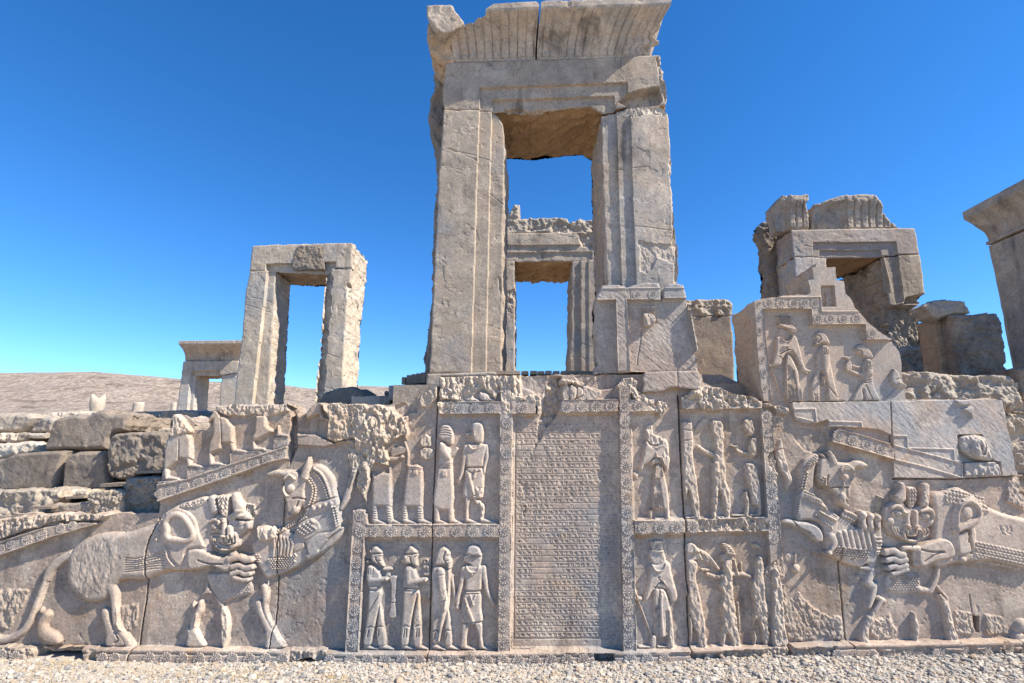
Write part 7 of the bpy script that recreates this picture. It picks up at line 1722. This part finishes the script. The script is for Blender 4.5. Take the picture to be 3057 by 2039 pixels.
st('boulder', P('za', 495, 768, 495, 680, 560, 540, 600, 400, 780, 350, 900, 335, 1000, 345, 1100, 290, 1180, 275, 1255, 280, 1300, 330, 1490, 350, 1485, 470, 1450, 540, 1320, 560, 1270, 620, 1240, 760, 1000, 768), .80, .7, 'brown', 'largest dark boulder, smooth faced, on top at the left', seed=106, amp=.014, sc=.3, bulge=.10, bpx=22)
st('boulder', P('za', -350, 1000, -200, 880, 0, 862, 130, 800, 300, 785, 480, 772, 760, 772, 742, 840, 700, 960, 660, 1130, 620, 1240, -350, 1250), .72, .8, 'brown', 'long dark stone at the left edge under the largest boulder', seed=107, amp=.012, sc=.3, bulge=.08, bpx=18)
st('boulder', P('za', 690, 1100, 715, 930, 755, 810, 880, 775, 1220, 768, 1238, 880, 1255, 1100, 1230, 1230, 700, 1235), .66, .8, 'brown', 'rounded brown stone between the long dark stone and the pitted one', seed=108, amp=.014, sc=.25, bulge=.10, bpx=22)
st('boulder', P('za', 1225, 850, 1240, 740, 1262, 620, 1330, 562, 1500, 545, 1900, 548, 2060, 520, 2060, 1040, 1600, 1030, 1500, 1090, 1400, 1110, 1290, 1080, 1230, 950), .6, .8, 'brown', 'pitted dark stone left of the climbing attendants', seed=109, amp=.03, sc=.16, bulge=.08, bpx=18)
st('stone_block', P('za', 1330, 325, 1500, 310, 2080, 290, 2300, 300, 2300, 515, 1900, 512, 1450, 520, 1480, 400), 1.6, .6, 'rock', 'low course behind the pitted dark stone', seed=110, amp=.02, sc=.1, bulge=.03, D=.4)
st('stone_block', P('za', 1430, 520, 2080, 505, 2080, 560, 1430, 560), 1.35, .3, 'pale', 'thin sunlit slab edge in front of the low course', seed=111, amp=.006, bulge=.01, D=.6)
st('boulder', P('za', -350, 380, -100, 330, 100, 318, 230, 330, 330, 330, 432, 380, 340, 480, 240, 562, -350, 562), 1.7, .7, 'rock', 'pale cracked stone at the left edge, sunlit on its right side', seed=112, amp=.03, sc=.3, bulge=.14, bpx=24, D=.4)
st('boulder', P('za', 312, 545, 385, 440, 500, 358, 580, 362, 640, 400, 600, 560, 400, 570), 1.5, .6, 'rock', 'smaller rounded stone behind the largest boulder', seed=113, amp=.02, bulge=.10, bpx=18)
st('stone_block', P('za', -350, 562, 205, 560, 180, 665, -350, 668), 1.35, .4, 'pale', 'broken pale ledge stone at the left edge', seed=114, amp=.03, sc=.08, bulge=.04, D=.8)
st('stone_block', P('za', 190, 590, 240, 560, 320, 556, 300, 660, 170, 666), 1.30, .4, 'rock', 'small wedge stone beside the pale ledge stone', seed=115, amp=.02, bulge=.05, D=.5)
st('stone_block', P('za', 318, 565, 540, 556, 520, 625, 318, 612), 1.28, .4, 'pale', 'small sunlit slab tucked under the rounded stone', seed=116, amp=.012, bulge=.03, D=.7)
st('stone_block', P('za', -350, 700, 200, 668, 460, 655, 497, 690, 492, 790, -350, 900), 1.0, .5, 'pale', 'straw coloured sunlit ledge over the long dark stone', seed=117, amp=.04, sc=.2, bulge=.08, bpx=16, D=.9)
st('stone_block', P('za', 520, 345, 620, 320, 1000, 305, 1340, 320, 2300, 295, 2300, 420, 520, 420), 2.1, .5, 'pale', 'long pale course running behind the boulders', seed=118, amp=.02, sc=.1, bulge=.03, D=.6)
# ---- steps beside the tall doorway
st('stone_block', P('zo', 1535, 1350, 1700, 1352, 1862, 1345, 1862, 1440, 1535, 1440), .85, .6, 'door', 'lower grey step left of the tallest doorway', seed=121, amp=.004, bulge=.01, jag=.8, D=.1)
st('stone_block', P('zo', 1846, 1262, 2000, 1258, 2192, 1250, 2300, 1250, 2300, 1380, 1846, 1380), .72, .6, 'door', 'upper grey step left of the tallest doorway', seed=122, amp=.004, bulge=.01, jag=.8, D=.1)
st('boulder', P('zo', 1262, 1390, 1300, 1320, 1420, 1272, 1560, 1276, 1630, 1310, 1660, 1345, 1640, 1450, 1262, 1450), 1.5, .7, 'brown', 'dark grey boulder at the foot of the left doorway', seed=123, amp=.02, sc=.25, bulge=.10, bpx=20)
st('stone_block', P('zo', 1800, 1340, 1810, 1305, 1850, 1310, 1850, 1360), .95, .3, 'brown', 'small dark stone on the lower grey step', seed=124)

# ---- wooden planks
def plank(x0, y0, x1, y1, Y, length, tilt=0.0, lb='', gp=''):
    a, b = U(x0, y0, Y), U(x1, y1, Y)
    n = 10; t = np.linspace(0, 1, n)
    w_, h_ = b[0] - a[0], max(.02, a[2] - b[2])
    sec = [(0, 0), (w_ * .5, -.001), (w_, 0), (w_ + .001, h_ * .5), (w_, h_), (w_ * .5, h_ + .001), (0, h_), (-.001, h_ * .5)]
    V = [];
    rs = random.Random(int(x0 * 7 + y0))
    for i, q in enumerate(t):
        wob = rs.uniform(-.002, .002)
        for (x, z) in sec: V.append((x + wob, q * length, z + wob + q * tilt))
    m = len(sec); F_ = [[i * m + j, (i + 1) * m + j, (i + 1) * m + (j + 1) % m, i * m + (j + 1) % m] for i in range(n - 1) for j in range(m)]
    F_ += [list(range(m)), list(range((n - 1) * m, n * m))[::-1]]
    me = bpy.data.meshes.new('wooden_plank'); me.from_pydata(V, [], F_); me.update()
    o = link('wooden_plank', me, MAT['wood']); o.location = (a[0], Y, b[2]); return tag(o, lb, 'plank', gp, 'thing')
def wood():
    m = bpy.data.materials.new('weathered_wood'); m.use_nodes = True; nt = m.node_tree; bs = nt.nodes['Principled BSDF']; bs.inputs['Roughness'].default_value = .85
    g_ = N(nt, "ShaderNodeNewGeometry").outputs['Position']; mp = N(nt, "ShaderNodeMapping"); mp.inputs['Scale'].default_value = (40, 2, 40); nt.links.new(g_, mp.inputs[0])
    n_ = noise_n(nt, mp.outputs[0], 1.0, 6); ri = N(nt, "ShaderNodeObjectInfo").outputs['Random']
    c = mixc(nt, n_, (.20, .145, .10), (.33, .265, .20)); c = mixc(nt, math_(nt, 'MULTIPLY', ri, .5), c, (.15, .11, .08)); nt.links.new(c, bs.inputs['Base Color'])
    bp = N(nt, "ShaderNodeBump", Strength=.4, Distance=.01); nt.links.new(n_, bp.inputs['Height']); nt.links.new(bp.outputs[0], bs.inputs['Normal'])
    return m
MAT['wood'] = wood()
GP = 'planks laid across the doorway sill'
xs = [790, 888, 980, 1068, 1165, 1248, 1335, 1422, 1512, 1605, 1695, 1785]
for k, x in enumerate(xs):
    x1 = (xs[k + 1] - (16 if k in (2, 3, 6, 7) else 7)) if k + 1 < len(xs) else 1868
    p, q = P('zv', x, 64 + (k % 3)), P('zv', x1, 102)
    plank(p[0, 0], p[0, 1], q[0, 0], q[0, 1], .26, 1.25, 0, 'weathered plank of the walkway across the sill of the tallest doorway', GP)
GL = 'planks leaning left of the tallest doorway'
for k in range(6):
    x = 1958 + 40 * k
    p, q = P('zo', x, 1182 - 7 * k + (10 if k == 0 else 0)), P('zo', x + (26 if k == 0 else 36), 1252 - 3 * k)
    plank(p[0, 0], p[0, 1], q[0, 0], q[0, 1], 1.0, .5, .04, 'dark plank end standing on the upper grey step left of the tallest doorway', GL)
for (fr_, x0, x1, y0, y1, n_, Y_, lb, gp) in (('zr', 1590, 1890, 414, 446, 4, .25, 'short pale plank jutting out beside the pitted dark stone', 'upper stair planks'), ('zr', 1175, 1468, 566, 602, 4, .30, 'short pale plank jutting out over the small square block', 'lower stair planks'), ('zr', 765, 985, 716, 742, 3, .3, 'short pale plank between the low course and the small square block', 'lowest stair planks'), ('zr', 345, 610, 845, 862, 2, .06, 'thin board lying at the foot of the rough low course', 'boards at the low course')):
    for k in range(n_):
        a_ = x0 + (x1 - x0) * k / n_; b_ = x0 + (x1 - x0) * (k + 1) / n_ - 6
        p, q = P(fr_, a_, y0 - 3 * k), P(fr_, b_, y1 - 3 * k)
        plank(p[0, 0], p[0, 1], q[0, 0], q[0, 1], Y_, .55, 0, lb, gp)

# ---- column stumps on the far terrace
def stump(x0, x1, ytop_, ybot, Y, lb, broken):
    a, b = U(x0, ytop_, Y), U(x1, ybot, Y); r = (b[0] - a[0]) / 2; c = (a[0] + b[0]) / 2; z1 = a[2]; z0 = 1.9
    na, nv = 28, 14; V = []
    for j in range(nv + 1):
        z = z0 + (z1 - z0) * j / nv
        for i in range(na):
            th = 2 * math.pi * i / na
            rr = r * (1 + .04 * (j == 0) + (.16 if broken and .72 < j / nv < .93 else 0)) * (1 + .03 * math.sin(5 * th + j))
            V.append((rr * math.cos(th), rr * math.sin(th), z - z0 + (r * .6 * math.sin(th * 2 + 1) * (j == nv) * broken)))
    Fq = [[j * na + i, j * na + (i + 1) % na, (j + 1) * na + (i + 1) % na, (j + 1) * na + i] for j in range(nv) for i in range(na)] + [list(range(nv * na, (nv + 1) * na))]
    me = bpy.data.meshes.new('column_stump'); me.from_pydata(V, [], Fq); me.update()
    for p in me.polygons: p.use_smooth = len(p.vertices) == 4
    o = link('column_stump', me, MAT['pale']); o.location = (c, Y, z0); tag(o, lb, 'column', 'column stumps on the far terrace', 'thing')
stump(278, 304, 1186, 1225, 22, 'tallest pale column stump with a broken top, before the far hill', True)
stump(401, 426, 1201, 1224, 24, 'smooth short column stump between the broken one and the small doorway', False)
stump(513, 524, 1201, 1222, 30, 'tiny distant column stump beside the small doorway', False)
